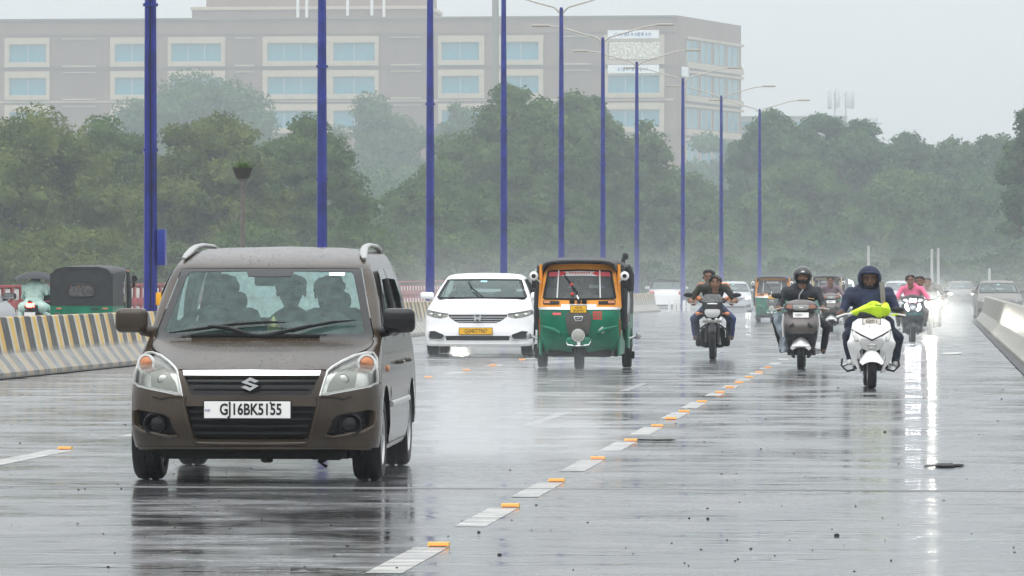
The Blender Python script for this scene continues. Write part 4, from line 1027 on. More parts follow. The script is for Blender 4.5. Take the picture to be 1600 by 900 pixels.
    fe = lambda a, b, n: [(sh.edge(a + (b - a) * i / n), a + (b - a) * i / n) for i in range(n + 1)]
    low = fe(.34, 1.0, 12)[::-1] + arch(.80, .352)[1:] + [(1.2, .20), (2.78, .20)] + arch(3.16, .352) + [(3.52, .21), (3.52, .95), (yr(1.0), 1.0)]
    win1 = [(1.25, 1.03), (1.58, 1.425), (2.06, 1.44), (2.06, 1.01)]; win2 = [(2.13, 1.01), (2.13, 1.44), (2.80, 1.435), (2.93, 1.03)]
    upp = fe(1.0, 1.48, 10) + [(yr(1.48), 1.48), (yr(1.0), 1.0)]
    for sg in (1, -1):
        q.sheet(low, lambda y, z: sh.side(sg, y, z), .05); q.sheet(upp, lambda y, z: sh.side(sg, y, z), .05, holes=[win1, win2])
        q.grid(lambda a, b: (lambda z: Vector((sg * W(z), sh.edge(z) + (yr(z) - sh.edge(z)) * a, z)))(1.48 + .16 * b), 14, 16)
    q.build('body', M_brown, t, ang=45, weld=.003)
    # door shut lines, handles, side lamp, sill trim
    for sg in (1, -1):
        for ln in ([(1.22, .24), (1.20, .60), (1.17, .99)], [(2.09, .24), (2.09, 1.0)], [(2.80, .55), (2.86, 1.0)], [(1.2, .24), (2.78, .24)]): q = MB(); q.tube([sh.side(sg, y, z, .0005) for y, z in ln], .004, n=6); q.build('door_gap', M_blk, t)
    for sg in (1, -1):
        for y in (1.98, 2.72):
            q = MB(); q.tube([sh.side(sg, y - .09, .80, .0), sh.side(sg, y - .07, .80, .035), sh.side(sg, y + .07, .80, .035), sh.side(sg, y + .09, .80, 0)], .014, n=8); q.build('door_handle', M_brown, t)
        q = MB(); q.ball(sh.side(sg, .98, .775, .004), (.016, .036, .024)); q.build('side_repeater', M_amber, t)
        q = MB(); q.tube([sh.side(sg, 1.16, .52, .006), sh.side(sg, 2.75, .52, .006)], .016, n=6, flat=1.4); q.build('door_moulding', M_rim, t)
        for wn, nm in ((win1, 'side_window'), (win2, 'side_window')):
            q = MB(); q.sheet(wn, lambda y, z: sh.side(sg, y, z, .001), .08); q.build(nm, M_sideg, t)
            q = MB(); P = resample(wn, .1); q.tube([sh.side(sg, y, z, .003) for y, z in P + P[:1]], .022, n=6); q.build('window_trim', M_blk, t)
        q = MB(); q.sheet([(1.36, 1.30), (1.60, 1.46), (2.06, 1.47), (2.06, 1.40), (1.60, 1.39), (1.40, 1.265)], lambda y, z: sh.side(sg, y, z, .03), .06, back=lambda y, z: sh.side(sg, y, z, .026)); q.sheet([(2.10, 1.40), (2.10, 1.47), (2.80, 1.46), (2.90, 1.25), (2.84, 1.24), (2.76, 1.39)], lambda y, z: sh.side(sg, y, z, .03), .06, back=lambda y, z: sh.side(sg, y, z, .026)); q.build('rain_visor', glass('smoked_visor' + str(sg), (.45, .47, .47), 1.0, .05, alpha=.25), t)
        # roof rail
        q = MB(); pth = [(.650, 1.50, 1.548), (.636, 1.60, 1.578), (.624, 1.75, 1.612), (.618, 1.95, 1.636), (.614, 2.3, 1.650), (.612, 2.9, 1.645), (.614, 3.15, 1.625), (.62, 3.25, 1.59)]
        q.tube([(sg * x, y, z) for x, y, z in pth], [.014, .028, .028, .025, .024, .024, .026, .014], n=10, flat=.7); q.build('roof_rail', mat('rail_silver' + str(sg), (.34, .34, .33), .3, .35), t)
        # mirror
        q = MB(); q.box((sg * .945, .93, 1.112), (.225, .13, .172), bevel=.045, seg=4); q.tube([(sg * .80, .99, 1.03), (sg * .87, .96, 1.04), (sg * .90, .94, 1.07)], [.045, .038, .03], n=8)
        mo = q.build('wing_mirror', M_gloss if sg > 0 else M_brown, t, ang=60)
        q = MB(); q.box((sg * .945, .998, 1.112), (.19, .006, .135), bevel=.002); q.build('mirror_glass', M_chrome, mo)
        # hinge cover of the black sail at the window corner
        q = MB(); q.sheet([(1.05, 1.01), (1.25, 1.20), (1.25, 1.01)], lambda y, z: sh.side(sg, y, z, .006), .05, back=lambda y, z: sh.side(sg, y, z, .0)); q.build('mirror_sail', M_blk, t)
    # tailgate with its window
    q = MB(); tg = mirror([(0, .30), (.80, .30), (.84, .45), (.85, .7), (.815, 1.0), (.73, 1.40), (.69, 1.50), (.60, 1.60), (0, 1.637)]); tw = mirror([(0, 1.04), (.68, 1.04), (.70, 1.08), (.60, 1.46), (.56, 1.49), (0, 1.50)])
    q.sheet(tg, lambda x, z: Vector((x, yr(z) + .0, z)), .08, holes=[tw]); q.build('tailgate', M_brown, t)
    q = MB(); q.sheet(tw, lambda x, z: Vector((x, yr(z) - .004, z)), .15); q.build('rear_window', glass('rear_glass', (.75, .85, .83), .6, .03, alpha=.8, film=(.88, .97, .95)), t)  # pale translucent film paints in the brightness seen through the pane
    # windscreen: black frit border, clear middle, wipers, stickers, mirror
    gl = [(0, 1.022), (.52, 1.020), (.690, 1.022), (.702, 1.045), (.648, 1.25), (.592, 1.44), (.572, 1.456), (.17, 1.462), (.155, 1.425), (0, 1.420)]
    q = MB(); sh.sheet(q, mirror(ws), .05, off=-.002, thick=.006, holes=[mirror(gl)]); q.build('windscreen_border', mat('frit_black', (.02, .02, .021), .25, coat=.3), t)
    q = MB(); sh.sheet(q, mirror([(0, 1.015), (.70, 1.015), (.71, 1.04), (.60, 1.455), (.58, 1.47), (0, 1.475)]), .06, off=-.004); q.build('windscreen', M_wind, t)
    q = MB(); q.sheet(mirror([(0, .80), (.78, .80), (.80, 1.0), (0, 1.0)]), lambda x, z: Vector((x, .80 + (z - .8) * .25 + .1 * abs(x) ** 2, z - .03)), .2); q.build('bulkhead', M_blk, t)
    def wiper(pts, bl):
        q = MB(); q.tube([sh.front(x, z, o) for x, z, o in pts], [.018, .014, .011, .009][:len(pts)], n=6); q.tube([sh.front(x, z, .028) for x, z in bl], [.008] + [.020] * (len(bl) - 2) + [.006], n=6, flat=.6); q.build('wiper', M_blk, t)
    wiper([(-.08, 1.0, .01), (-.25, 1.035, .04), (-.38, 1.045, .04)], [(-.66, 1.005), (-.45, 1.035), (-.2, 1.068), (0.02, 1.082), (.16, 1.078)])
    wiper([(.02, .995, .012), (.20, 1.02, .04), (.34, 1.05, .04)], [(.20, 1.01), (.34, 1.055), (.48, 1.082), (.64, 1.095)])
    q = MB(); q.tube([sh.front(x, z, .012) for x, z in ((-.50, .998), (-.2, 1.005), (.10, .996), (.40, .998))], .012, n=6); q.build('scuttle_edge', M_blk, t)
    q = MB(); sh.sheet(q, [(.42, 1.425), (.53, 1.425), (.53, 1.45), (.42, 1.45)], .04, off=.001); q.build('toll_sticker', M_plw, t)
    q = MB(); q.box((.02, 1.28, 1.39), (.27, .04, .075), bevel=.02); q.tube([(.02, 1.29, 1.42), (.02, 1.30, 1.47)], .012, n=6); q.build('rear_view_mirror', M_blk, t)
    # cabin: dash, wheel, seats
    q = MB(); q.box((0, .98, .90), (1.46, .34, .22), bevel=.06); q.ball((-.36, .92, 1.0), (.2, .12, .05)); q.build('dashboard', mat('dash_grey', (.06, .062, .065), .6), t)
    q = MB(); a = [(math.cos(k * PI / 10) * .19, math.sin(k * PI / 10) * .19) for k in range(21)]; q.tube([(-.38 + x, 1.18 - z * .35, 1.02 + z) for x, z in a], .017, n=8); q.tube([(-.38, 1.0, .97), (-.38, 1.18, 1.02)], .03, n=8); q.tube([(-.55, 1.18, 1.02), (-.21, 1.18, 1.02)], .02, n=6); q.build('steering_wheel', M_blk, t)
    for x, y in ((-.38, 1.75), (.38, 1.75)):
        q = MB(); q.box((x, y, .55), (.56, .52, .18), bevel=.06); q.box((x, y + .28, .92), (.44, .14, .56), bevel=.07, rot=rotx(-.2)); st = q.build('front_seat', M_seat, t)
        q = MB(); q.box((x, y + .36, 1.24), (.24, .10, .14), bevel=.05); q.tube([(x - .08, y + .35, 1.1), (x - .08, y + .36, 1.25)], .012, n=6); q.tube([(x + .08, y + .35, 1.1), (x + .08, y + .36, 1.25)], .012, n=6); q.build('headrest', M_seat, st)
    q = MB(); q.box((0, 2.65, .55), (1.4, .5, .2), bevel=.06); q.box((0, 2.95, .86), (1.4, .16, .5), bevel=.06); q.build('rear_seat', M_seat, t)
    q = MB(); q.box((0, 1.8, .42), (1.5, 3.0, .05)); q.build('cabin_floor', M_dark, t)
    q = MB(); q.lathe([(.045, 0), (.05, .05), (.035, .06), (.03, .09), (.012, .12), (0, .13)], c=(.06, .93, 1.015), n=12); q.build('dashboard_idol', mat('gilt_figure', (.65, .45, .15), .3, .6), t)
    # running gear
    for x in (-.79, .745):
        wheel(t, (x, .80, .292), .292, .20, steer=0); wheel(t, (x, 3.16, .292), .292, .20)
    q = MB(); q.box((0, 1.9, .235), (1.45, 3.0, .12), bevel=.02); q.box((0, .40, .215), (1.25, .5, .09), bevel=.02)
    for sg in (-1, 1): q.sheet(arch(.80, .36) + [(1.16, .3), (.44, .3)], lambda y, z: Vector((sg * .60, y, z)), .1); q.sheet(arch(3.16, .36), lambda y, z: Vector((sg * .60, y, z)), .1)
    r = random.Random(5)
    for k in range(22): q.box((r.uniform(-.62, .62), r.uniform(.2, .7), .185 + r.uniform(-.012, .02)), (r.uniform(.04, .16), .1, r.uniform(.03, .06)), bevel=.008)
    q.build('underbody', M_under, t)
    q = MB(); q.tube([(-.72, .82, .22), (-.3, .8, .21)], .03, n=8); q.tube([(.72, .82, .22), (.3, .8, .21)], .03, n=8); q.tube([(.5, .6, .20), (.42, .58, .13), (.47, .58, .10)], [.03, .022, .012], n=6); q.tube([(-.66, 3.16, .24), (.66, 3.16, .24)], .035, n=8); q.build('suspension_arm', M_under, t)
    for sg in (-1, 1):
        for cy in (.80, 3.16):
            P = arch(cy, .35, 14); q = MB(); q.grid(lambda a, b: (lambda p: Vector((sg * (W(max(.25, p[1])) - .005 - .25 * b), p[0], p[1])))(P[int(round(a * 14))]), 14, 2); q.build('wheel_arch_liner', M_under, t)
    # rain standing in beads on the bonnet, roof edge and bumper
    q = MB(); r = random.Random(8)
    for k in range(950):
        if k % 3 == 0: x, z = r.uniform(-.6, .6), r.uniform(1.50, 1.625)
        elif k % 3 == 1: x, z = r.uniform(-.72, .72), r.uniform(.80, .985)
        else: x, z = r.uniform(-.8, .8), r.uniform(.26, .95)
        if k % 3 == 1 and abs(x) > .46 and z < .90 or k % 3 == 2 and (abs(x) < .50 and z < .80 or z > .58 and abs(x) > .44): continue
        a = r.uniform(.0014, .0032); c = sh.front(x, z, .001); q.ball(c, (a, a * r.uniform(.9, 1.6), a * .7), nu=6, nv=4)
    q.build('rain_bead', mat('rain_bead', (.16, .155, .15), .05, spec=.6), t)['kind'] = 'stuff'
    return t, sh
CAR1, SH1 = brown_car()
# ================================================================== WHITE SEDAN
M_wht = mat('white_car_paint', (.80, .80, .80), .28, var=.03, coat=.5); M_dgrey = mat('dark_grille', (.045, .046, .048), .4); M_sil = mat('silver_trim', (.55, .56, .57), .25, .6)
def sedan(label, loc, rz, group, text='GJ04ET7967'):
    t = thing('sedan_car', label, 'car', loc, rz, group)
    sh = Shell(yp=[(.14, .16), (.20, .05), (.30, .0), (.42, .0), (.56, .03), (.70, .05), (.80, .10), (.85, .24), (.90, .44), (.96, .70), (1.01, .94), (1.045, 1.06), (1.20, 1.36), (1.39, 1.80), (1.43, 1.92), (1.47, 2.10), (1.50, 2.35), (1.52, 2.65)],
               W=[(.14, .88), (.22, .965), (.45, .99), (.75, .985), (.85, .965), (.95, .93), (1.04, .895), (1.20, .83), (1.39, .73), (1.45, .69), (1.49, .60), (1.51, .40), (1.52, .05)],
               R=[(.20, .5), (.6, .55), (.8, .55), (.95, .36), (1.04, .26), (1.39, .18), (1.52, .06)], p=2.5)
    W = sh.W; edge = lambda a, b, n: [(W(a + (b - a) * i / n) * .9999, a + (b - a) * i / n) for i in range(n + 1)]
    hl = [(.56, .715), (.68, .690), (.80, .705), (.93, .745), (.968, .775), (.955, .835), (.80, .805), (.60, .775), (.54, .765)]
    gr = [(0, .605), (.34, .607), (.42, .64), (.53, .72), (.545, .77), (0, .775)]
    fog = [(.62, .295), (.915, .29), (.93, .36), (.90, .455), (.80, .465), (.62, .395)]; it = [(0, .285), (.58, .285), (.59, .375), (0, .375)]
    q = MB(); sh.sheet(q, mirror([(0, .19), (.80, .185)] + edge(.19, .775, 12) + [(x, z - .004) for x, z in hl[3::-1]] + [(.55, .722), (.55, .778), (0, .782)]), .045, thick=.03, holes=[mirror(gr), fog, flip(fog), mirror(it)]); q.build('bumper', M_wht, t, ang=50)
    q = MB(); sh.sheet(q, mirror([(0, .20), (.86, .20), (.93, .245), (0, .245)]), .06, off=.018, thick=.03); q.build('bumper_lip', M_wht, t)
    q = MB(); sh.sheet(q, mirror(gr), .06, off=-.03, thick=.02); g = q.build('grille', M_dgrey, t)
    for z, hw in ((.63, .38), (.672, .45), (.715, .51), (.762, .55)):
        q = MB(); q.tube([sh.front(-hw + 2 * hw * i / 12, z, -.008) for i in range(13)], .011, n=6); q.build('grille_bar', M_sil, g)
    q = MB(); q.prism([(-.055, .645), (-.025, .645), (-.018, .68), (.018, .68), (.025, .645), (.055, .645), (.068, .74), (.038, .74), (.030, .70), (-.030, .70), (-.038, .74), (-.068, .74)], lambda x, z: Vector((x, -.012, z + .005)), lambda x, z: Vector((x, .03, z + .005))); q.build('emblem', M_chrome, t, smooth=False)
    q = MB(); sh.sheet(q, mirror(it), .07, off=-.04, thick=.02); q.build('intake', M_dgrey, t)
    for sg in (1, -1):
        hp = hl if sg > 0 else flip(hl); q = MB(); sh.sheet(q, hp, .04, off=-.02, thick=.02); hb = q.build('headlight', M_lampgrey, t)
        for x, z in ((.86, .765), (.70, .745)): q = MB(); q.ball(sh.front(sg * x, z, -.012), (.05, .03, .030)); q.build('projector', M_refl, hb)
        q = MB(); sh.sheet(q, hp, .05, off=.004); q.build('lens', M_lens, hb)
        q = MB(); q.tube([sh.front(sg * x, z, .006) for x, z in ((.54, .775), (.70, .795), (.85, .822), (.955, .842))], .011, n=6); q.build('lamp_brow', M_sil, hb)
        q = MB(); sh.sheet(q, fog if sg > 0 else flip(fog), .06, off=-.04, thick=.02); q.build('fog_recess', M_dgrey, t)
        q = MB(); q.tube([sh.front(sg * x, z, .008) for x, z in ((.58, .38), (.64, .31), (.70, .30), (.90, .312))], [.018, .016, .014, .008], n=6); q.build('fog_trim', M_sil, t)
        q = MB(); q.box((sg * 1.02, 1.32, 1.10), (.25, .14, .125), bevel=.045, seg=3); q.tube([(sg * .87, 1.34, 1.02), (sg * .98, 1.32, 1.06)], .03, n=6); mo = q.build('wing_mirror', M_wht, t)
        q = MB(); q.box((sg * 1.02, 1.395, 1.10), (.20, .008, .09)); q.build('mirror_glass', M_chrome, mo)
    plate(t, (-.03, -.025, .46), .60, .115, text, M_ply, .10, sx=.82, off=.01, ink=mat('faded_plate_ink', (.12, .08, .03), .5))
    q = MB(); sh.sheet(q, mirror([(0, .79), (.54, .782), (.60, .785), (.80, .815), (.93, .845), (.90, .93), (.86, 1.0), (.80, 1.03), (0, 1.045)]), .045, thick=.015); q.build('bonnet', M_wht, t, ang=50)
    gl = [(0, 1.06), (.76, 1.06), (.80, 1.075), (.665, 1.375), (.64, 1.39), (0, 1.395)]
    def yr(z): return 4.05 - (0 if z < .85 else .10 * (z - .85) / .2) if z < 1.03 else 3.75 - (z - 1.03) * 1.7
    def arch(cy, r, n=10, zc=.31): return [(cy - r * math.cos(PI * i / n), max(.20, zc + r * math.sin(PI * i / n))) for i in range(n + 1)]
    q = MB()
    wing = [(.80, .82), (.955, .85)] + edge(.80, 1.40, 16) + [(.70, 1.40), (.70, 1.38), (.84, 1.07), (.80, 1.04), (.865, 1.0), (.905, .93), (.935, .848)]
    for sg in (1, -1): sh.sheet(q, wing[1:] if sg > 0 else flip(wing[1:]), .04)
    q.grid(lambda a, b: sh.fu(-1 + 2 * a, 1.398 + .122 * b), 30, 12)
    fe = lambda a, b, n: [(sh.edge(a + (b - a) * i / n), a + (b - a) * i / n) for i in range(n + 1)]
    low = fe(.36, 1.04, 12)[::-1] + arch(.82, .36)[1:] + [(1.25, .2), (2.85, .2)] + arch(3.25, .36) + [(4.0, .25), (4.05, .85), (3.95, 1.03), (3.75, 1.04)]
    win = [(1.62, 1.06), (2.02, 1.38), (2.9, 1.40), (3.20, 1.28), (3.40, 1.07)]
    upp = fe(1.04, 1.40, 8) + [(yr(1.40), 1.40), (yr(1.04), 1.04)]
    for sg in (1, -1):
        q.sheet(low, lambda y, z: sh.side(sg, y, z), .07); q.sheet(upp, lambda y, z: sh.side(sg, y, z), .07, holes=[win])
        q.grid(lambda a, b: (lambda z: Vector((sg * W(z), sh.edge(z) + (yr(z) - sh.edge(z)) * a, z)))(1.40 + .12 * b), 10, 12)
    q.grid(lambda a, b: Vector(((-1 + 2 * a) * (.86 - .0 * b), 3.74 + .25 * b, 1.045 - .02 * b)), 6, 3)
    q.sheet(mirror([(0, .25), (.90, .25), (.96, .5), (.96, .8), (.90, 1.03), (0, 1.03)]), lambda x, z: Vector((x, 4.05 - .15 * (abs(x)) ** 3 - (.06 if z > .9 else 0), z)), .12)
    q.build('body', M_wht, t, ang=45, weld=.003)
    q = MB(); sh.sheet(q, mirror(gl[:]), .08, off=-.003); q.build('windscreen', M_wind, t)
    q = MB(); P = resample(mirror(gl), .1); q.tube([sh.front(x, z, .002) for x, z in P + P[:1]], .014, n=6); q.build('screen_rubber', M_blk, t)
    q = MB(); q.sheet(mirror([(0, 1.06), (.78, 1.06), (.66, 1.39), (0, 1.40)]), lambda x, z: Vector((x, yr(z) + .004, z)), .2); q.build('rear_window', M_wind, t)
    q = MB(); q.tube([sh.front(x, z, .03) for x, z in ((.02, 1.05), (-.18, 1.20), (-.30, 1.38))], [.016, .016, .008], n=6); q.build('wiper', M_blk, t)
    q = MB(); sh.sheet(q, [(-.06, 1.345), (.06, 1.345), (.06, 1.375), (-.06, 1.375)], .05, off=.002); q.build('screen_sticker', mat('pale_blue_sticker', (.35, .65, .68), .5), t)
    for sg in (1, -1):
        q = MB(); q.sheet(win, lambda y, z: sh.side(sg, y, z, .001), .1); q.build('side_window', M_sideg, t)
        q = MB(); P = resample(win, .15); q.tube([sh.side(sg, y, z, .003) for y, z in P + P[:1]], .016, n=6); q.tube([sh.side(sg, 2.5, 1.06, .003), sh.side(sg, 2.5, 1.39, .003)], .03, n=6); q.build('window_trim', M_blk, t)
        for ln in ([(1.5, .24), (1.5, 1.03)], [(2.5, .24), (2.5, 1.03)], [(3.3, .7), (3.35, 1.03)]): q = MB(); q.tube([sh.side(sg, y, z, 0) for y, z in ln], .004, n=6); q.build('door_gap', M_blk, t)
        for y in (2.35, 3.15):
            q = MB(); q.tube([sh.side(sg, y - .1, .86, .0), sh.side(sg, y - .07, .86, .035), sh.side(sg, y + .07, .86, .035), sh.side(sg, y + .1, .86, 0)], .014, n=8); q.build('door_handle', M_wht, t)
        q = MB(); q.box((sg * .78, 3.99, .84), (.30, .12, .16), bevel=.04); q.build('tail_lamp', M_redl, t)
        for y in (.82, 3.25): wheel(t, (sg * .86, y, .30), .30, .21)
    plate(t, (0, 4.06, .66), .58, .12, None, M_ply, .1)
    q = MB(); q.box((0, 2.1, .25), (1.6, 3.7, .14), bevel=.03); q.build('underbody', M_under, t)
    q = MB(); q.box((0, 1.25, .96), (1.6, .4, .16), bevel=.05); q.box((0, 2.4, .45), (1.6, 2.6, .06)); q.build('dashboard', M_dark, t)
    q = MB(); a = [(math.cos(k * PI / 8) * .2, math.sin(k * PI / 8) * .2) for k in range(17)]; q.tube([(-.40 + x, 1.62 - z * .4, 1.02 + z * .9) for x, z in a], .018, n=6); q.build('steering_wheel', M_seat, t)
    for x in (-.42, .42):
        q = MB(); q.box((x, 2.25, .85), (.56, .16, .65), bevel=.07, rot=rotx(-.22)); q.box((x, 2.34, 1.22), (.3, .11, .17), bevel=.05); q.build('front_seat', M_seat, t)
    q = MB(); q.box((0, 3.3, .85), (1.4, .16, .5), bevel=.06); q.build('rear_seat', M_seat, t)
    return t
SY = 78.5
SD = sedan('white sedan with yellow number plate facing the camera, left of the autorickshaw', (wx(746, SY), SY, roadz(SY)), math.radians(2.0), 'cars on the road')
M_silver = mat('silver_car_paint', (.36, .38, .40), .3, .4, coat=.4); M_silver2 = mat('wet_grey_car_paint', (.40, .41, .43), .3, .3, coat=.4)
M_head = lit('lit_headlamp', (1, .98, .9), 30); M_tail = lit('lit_tail_lamp', (1, .03, .015), 14)
def plain(r):
    for c in list(r.children):
        if c.name.startswith(('number_plate',)):
            for k in list(c.children): bpy.data.objects.remove(k)
            bpy.data.objects.remove(c)
    return r
Y = 196; SC = plain(dup(SD, (wx(1146, Y), Y, roadz(Y) - .1), math.radians(3), 'distant silver sedan with lit headlights behind the motorcycle riders', group='cars on the road')); recolor(SC, {M_wht: M_silver}); SC.scale = (.86, 1, .98)
for o in SC.children_recursive:
    if o.name.startswith('projector'): recolor(o, {M_refl: M_head})
Y = 78; GC = plain(dup(SD, (wx(-93, Y + 1.4), Y + 4.05, roadz(Y)), PI, 'wet grey car cut off by the left edge beyond the striped barrier', group='cars on the road')); recolor(GC, {M_wht: M_silver2})
for o in GC.children:
    if o.name.startswith('wing_mirror'): recolor(o, {M_silver2: M_blk}); o.location.z -= .02
Y = 222; WH = plain(dup(SD, (wx(1034, Y), Y + 4.05, roadz(Y) - .05), PI + .06, 'distant white car driving away beside the white median posts', group='cars on the road')); WH.scale = (.97, 1, 1.0)
M_tan = mat('dull_tan_car_paint', (.13, .12, .105), .4, coat=.1)
for px, Y, m_, lb, s_ in ((1407, 215, M_silver, 'distant pale silver car behind the hooded rider', .9), (1563, 165, M_tan, 'dull tan car beyond the right concrete barrier', .9), (1503, 262, M_tan, 'far grey car where the road fades out at right', .9)):
    c_ = plain(dup(SD, (wx(px, Y), Y, roadz(Y) - .1), math.radians(2), lb, group='cars on the road')); recolor(c_, {M_wht: m_}); c_.scale = (s_, 1, 1)
    if px == 1503:
        for o in c_.children_recursive:
            if o.name.startswith('projector'): recolor(o, {M_refl: M_head})
# ---- white van far down the road
def van(label, loc, rz):
    t = thing('white_van', label, 'van', loc, rz); sh = Shell(yp=[(.2, .1), (.35, .0), (.9, .03), (1.1, .1), (1.75, .42), (1.9, .6), (1.98, .9)], W=[(.2, .82), (.5, .88), (1.1, .87), (1.75, .80), (1.9, .72), (1.98, .3)], R=[(.2, .25), (1.98, .1)])
    W = sh.W; edge = lambda a, b, n: [(W(a + (b - a) * i / n) * .9999, a + (b - a) * i / n) for i in range(n + 1)]; gl = [(0, 1.15), (.74, 1.15), (.70, 1.70), (0, 1.72)]
    q = MB(); sh.sheet(q, mirror([(0, .25)] + edge(.25, 1.95, 16) + [(0, 1.96)]), .08, holes=[mirror(gl)])
    for sg in (-1, 1): q.sheet([(.3, .3), (3.5, .3), (3.5, 1.90), (.75, 1.90), (.4, 1.2)], lambda y, z: sh.side(sg, y, z), .2)
    q.grid(lambda a, b: Vector(((-1 + 2 * a) * .78, .8 + 2.7 * b, 1.95 - .06 * abs(-1 + 2 * a) ** 3)), 8, 3); q.build('body', M_wht, t)
    q = MB(); sh.sheet(q, mirror(gl), .1, off=-.005); q.build('windscreen', M_wind, t)
    q = MB(); sh.sheet(q, mirror([(0, .35), (.8, .35), (.8, .5), (0, .5)]), .1, off=.02, thick=.04); q.build('bumper', M_dgrey, t)
    for sg in (-1, 1):
        q = MB(); q.ball(sh.front(sg * .66, .8, .0), (.11, .05, .09)); q.build('headlight', M_refl, t); wheel(t, (sg * .74, .75, .29), .29, .18); wheel(t, (sg * .74, 2.9, .29), .29, .18)
        q = MB(); q.sheet([(.75, 1.15), (1.0, 1.65), (3.2, 1.65), (3.2, 1.15)], lambda y, z: sh.side(sg, y, z, .004), .2); q.build('side_window', M_sideg, t)
    q = MB(); q.box((0, 2.0, .4), (1.5, 3, .1)); q.box((0, 1.4, 1.0), (1.4, .12, .7), bevel=.05); q.build('cabin', M_dark, t)
    return t
Y = 175; van('distant white van behind the helmeted rider and cream-framed autorickshaw', (wx(1312, Y), Y, roadz(Y) - .12), .03).scale = (.72, 1, .82)
# ================================================================== AUTORICKSHAWS
M_grn = mat('green_body_paint', (.004, .15, .082), .32, var=.22, scale=3, coat=.15, dirt=(.003, .10, .055)); M_yel = mat('yellow_body_paint', (.72, .27, .018), .38, var=.12, scale=5, coat=.2)
M_vin = mat('black_vinyl_hood', (.030, .031, .033), .5, var=.3, scale=6, bump=.5, bscale=9); M_grey = mat('column_grey', (.085, .08, .072), .45, var=.2); M_cloth_r = mat('red_decal', (.62, .05, .05), .5); M_pink = mat('pink_strip', (.68, .12, .14), .5)
M_wf = glass('rick_screen', (.60, .68, .68), .8, .03, alpha=.30, film=(.30, .34, .34)); M_white = mat('white_trim', (.72, .72, .70), .4)
def rickshaw(label, loc, rz, group):
    t = thing('autorickshaw', label, 'autorickshaw', loc, rz, group)
    sh = Shell(yp=[(.18, .30), (.30, .17), (.45, .08), (.62, .02), (.80, .0), (.95, .03), (1.08, .10), (1.50, .26), (1.62, .31)],
               W=[(.18, .45), (.24, .52), (.32, .57), (.55, .615), (.95, .625), (1.08, .615), (1.30, .59), (1.50, .555), (1.62, .49)],
               R=[(.18, .30), (.62, .38), (1.0, .30), (1.62, .16)], p=2.4)
    W = sh.W; edge = lambda a, b, n: [(W(a + (b - a) * i / n) * .9999, a + (b - a) * i / n) for i in range(n + 1)]
    # green cowl, with an arched opening over the front wheel
    cow = [(0, .36), (.10, .34), (.13, .21), (.40, .19)] + edge(.20, .935, 14) + [(0, .935)]
    q = MB(); sh.sheet(q, mirror(cow), .04, thick=.02); q.build('cowl', M_grn, t, ang=50)
    for sg in (-1, 1):       # pressed swage lines
        q = MB(); P = [sh.front(sg * x, z, o) for x, z, o in ((.60, .68, .0), (.50, .655, .018), (.38, .625, .022), (.29, .575, .016), (.27, .50, 0))]; q.tube(P, [.008, .026, .03, .022, .008], n=8); q.build('swage', M_grn, t)
        q = MB(); sh.sheet(q, [(x, z) if sg > 0 else (-x, z) for x, z in [(.30, 1.005), (.545, 1.005), (.55, 1.06), (.30, 1.05)]][::sg], .04, off=.02, thick=.03); ind = q.build('indicator', M_blk, t)
        q = MB(); sh.sheet(q, [(x, z) if sg > 0 else (-x, z) for x, z in [(.44, 1.015), (.53, 1.015), (.535, 1.05), (.44, 1.045)]][::sg], .04, off=.026, thick=.01); q.build('indicator_lens', M_amber, ind)
    # yellow screen frame, strip, glass
    scr = [(0, 1.085), (.53, 1.09), (.555, 1.11), (.485, 1.50), (.465, 1.52), (0, 1.535)]
    q = MB(); sh.sheet(q, mirror([(0, .945)] + edge(.945, 1.62, 14) + [(0, 1.635)]), .04, thick=.03, holes=[mirror(scr)]); q.build('screen_frame', M_yel, t, ang=50)
    q = MB(); sh.sheet(q, mirror([(0, 1.08), (.54, 1.085), (.56, 1.11), (.49, 1.51), (0, 1.54)]), .07, off=-.012); q.build('windscreen', M_wf, t)
    q = MB(); P = resample(mirror(scr), .06); q.tube([sh.front(x, z, .003) for x, z in P + P[:1]], .014, n=6); q.build('screen_rubber', M_blk, t)
    q = MB(); sh.sheet(q, mirror([(0, .925)] + edge(.925, .962, 2) + [(0, .962)]), .05, off=.012, thick=.015); q.build('bright_strip', M_chrome, t)
    q = MB(); sh.sheet(q, mirror([(0, .965), (.27, .965), (.27, 1.005), (0, 1.005)]), .05, off=.012, thick=.014); q.build('white_strip', M_white, t)
    # sun strip with a painted line of script
    q = MB(); sh.sheet(q, mirror([(0, 1.452), (.475, 1.440), (.462, 1.512), (0, 1.532)]), .05, off=-.004, thick=.004); ss = q.build('sun_strip', M_white, t)
    for sg in (-1, 1):
        q = MB(); sh.sheet(q, [(x * sg, z) for x, z in [(.27, 1.445), (.478, 1.438), (.464, 1.508), (.27, 1.522)]][::sg], .05, off=.0, thick=.003); q.build('strip_end', M_pink, ss)
        q = MB(); sh.sheet(q, [(x * sg, z) for x, z in [(.19, 1.485), (.255, 1.455), (.30, 1.465), (.30, 1.508), (.255, 1.518)]][::sg], .03, off=.004, thick=.003); q.build('strip_arrow', M_cloth_r, ss)
    q = MB(); r = random.Random(11); x = -.165
    while x < .16:
        wd_ = r.uniform(.022, .034); q.box((x + wd_ / 2, sh.fy(x, 1.49) - .008, 1.505), (wd_, .004, .008)); q.box((x + wd_ * .75, sh.fy(x, 1.49) - .008, 1.488), (.007, .004, .034)); q.box((x + wd_ * .35, sh.fy(x, 1.49) - .008, 1.488 + r.uniform(-.008, .008)), (wd_ * .5, .004, .008)); x += wd_ + .010
    q.build('script_line', M_cloth_r, ss, smooth=False)
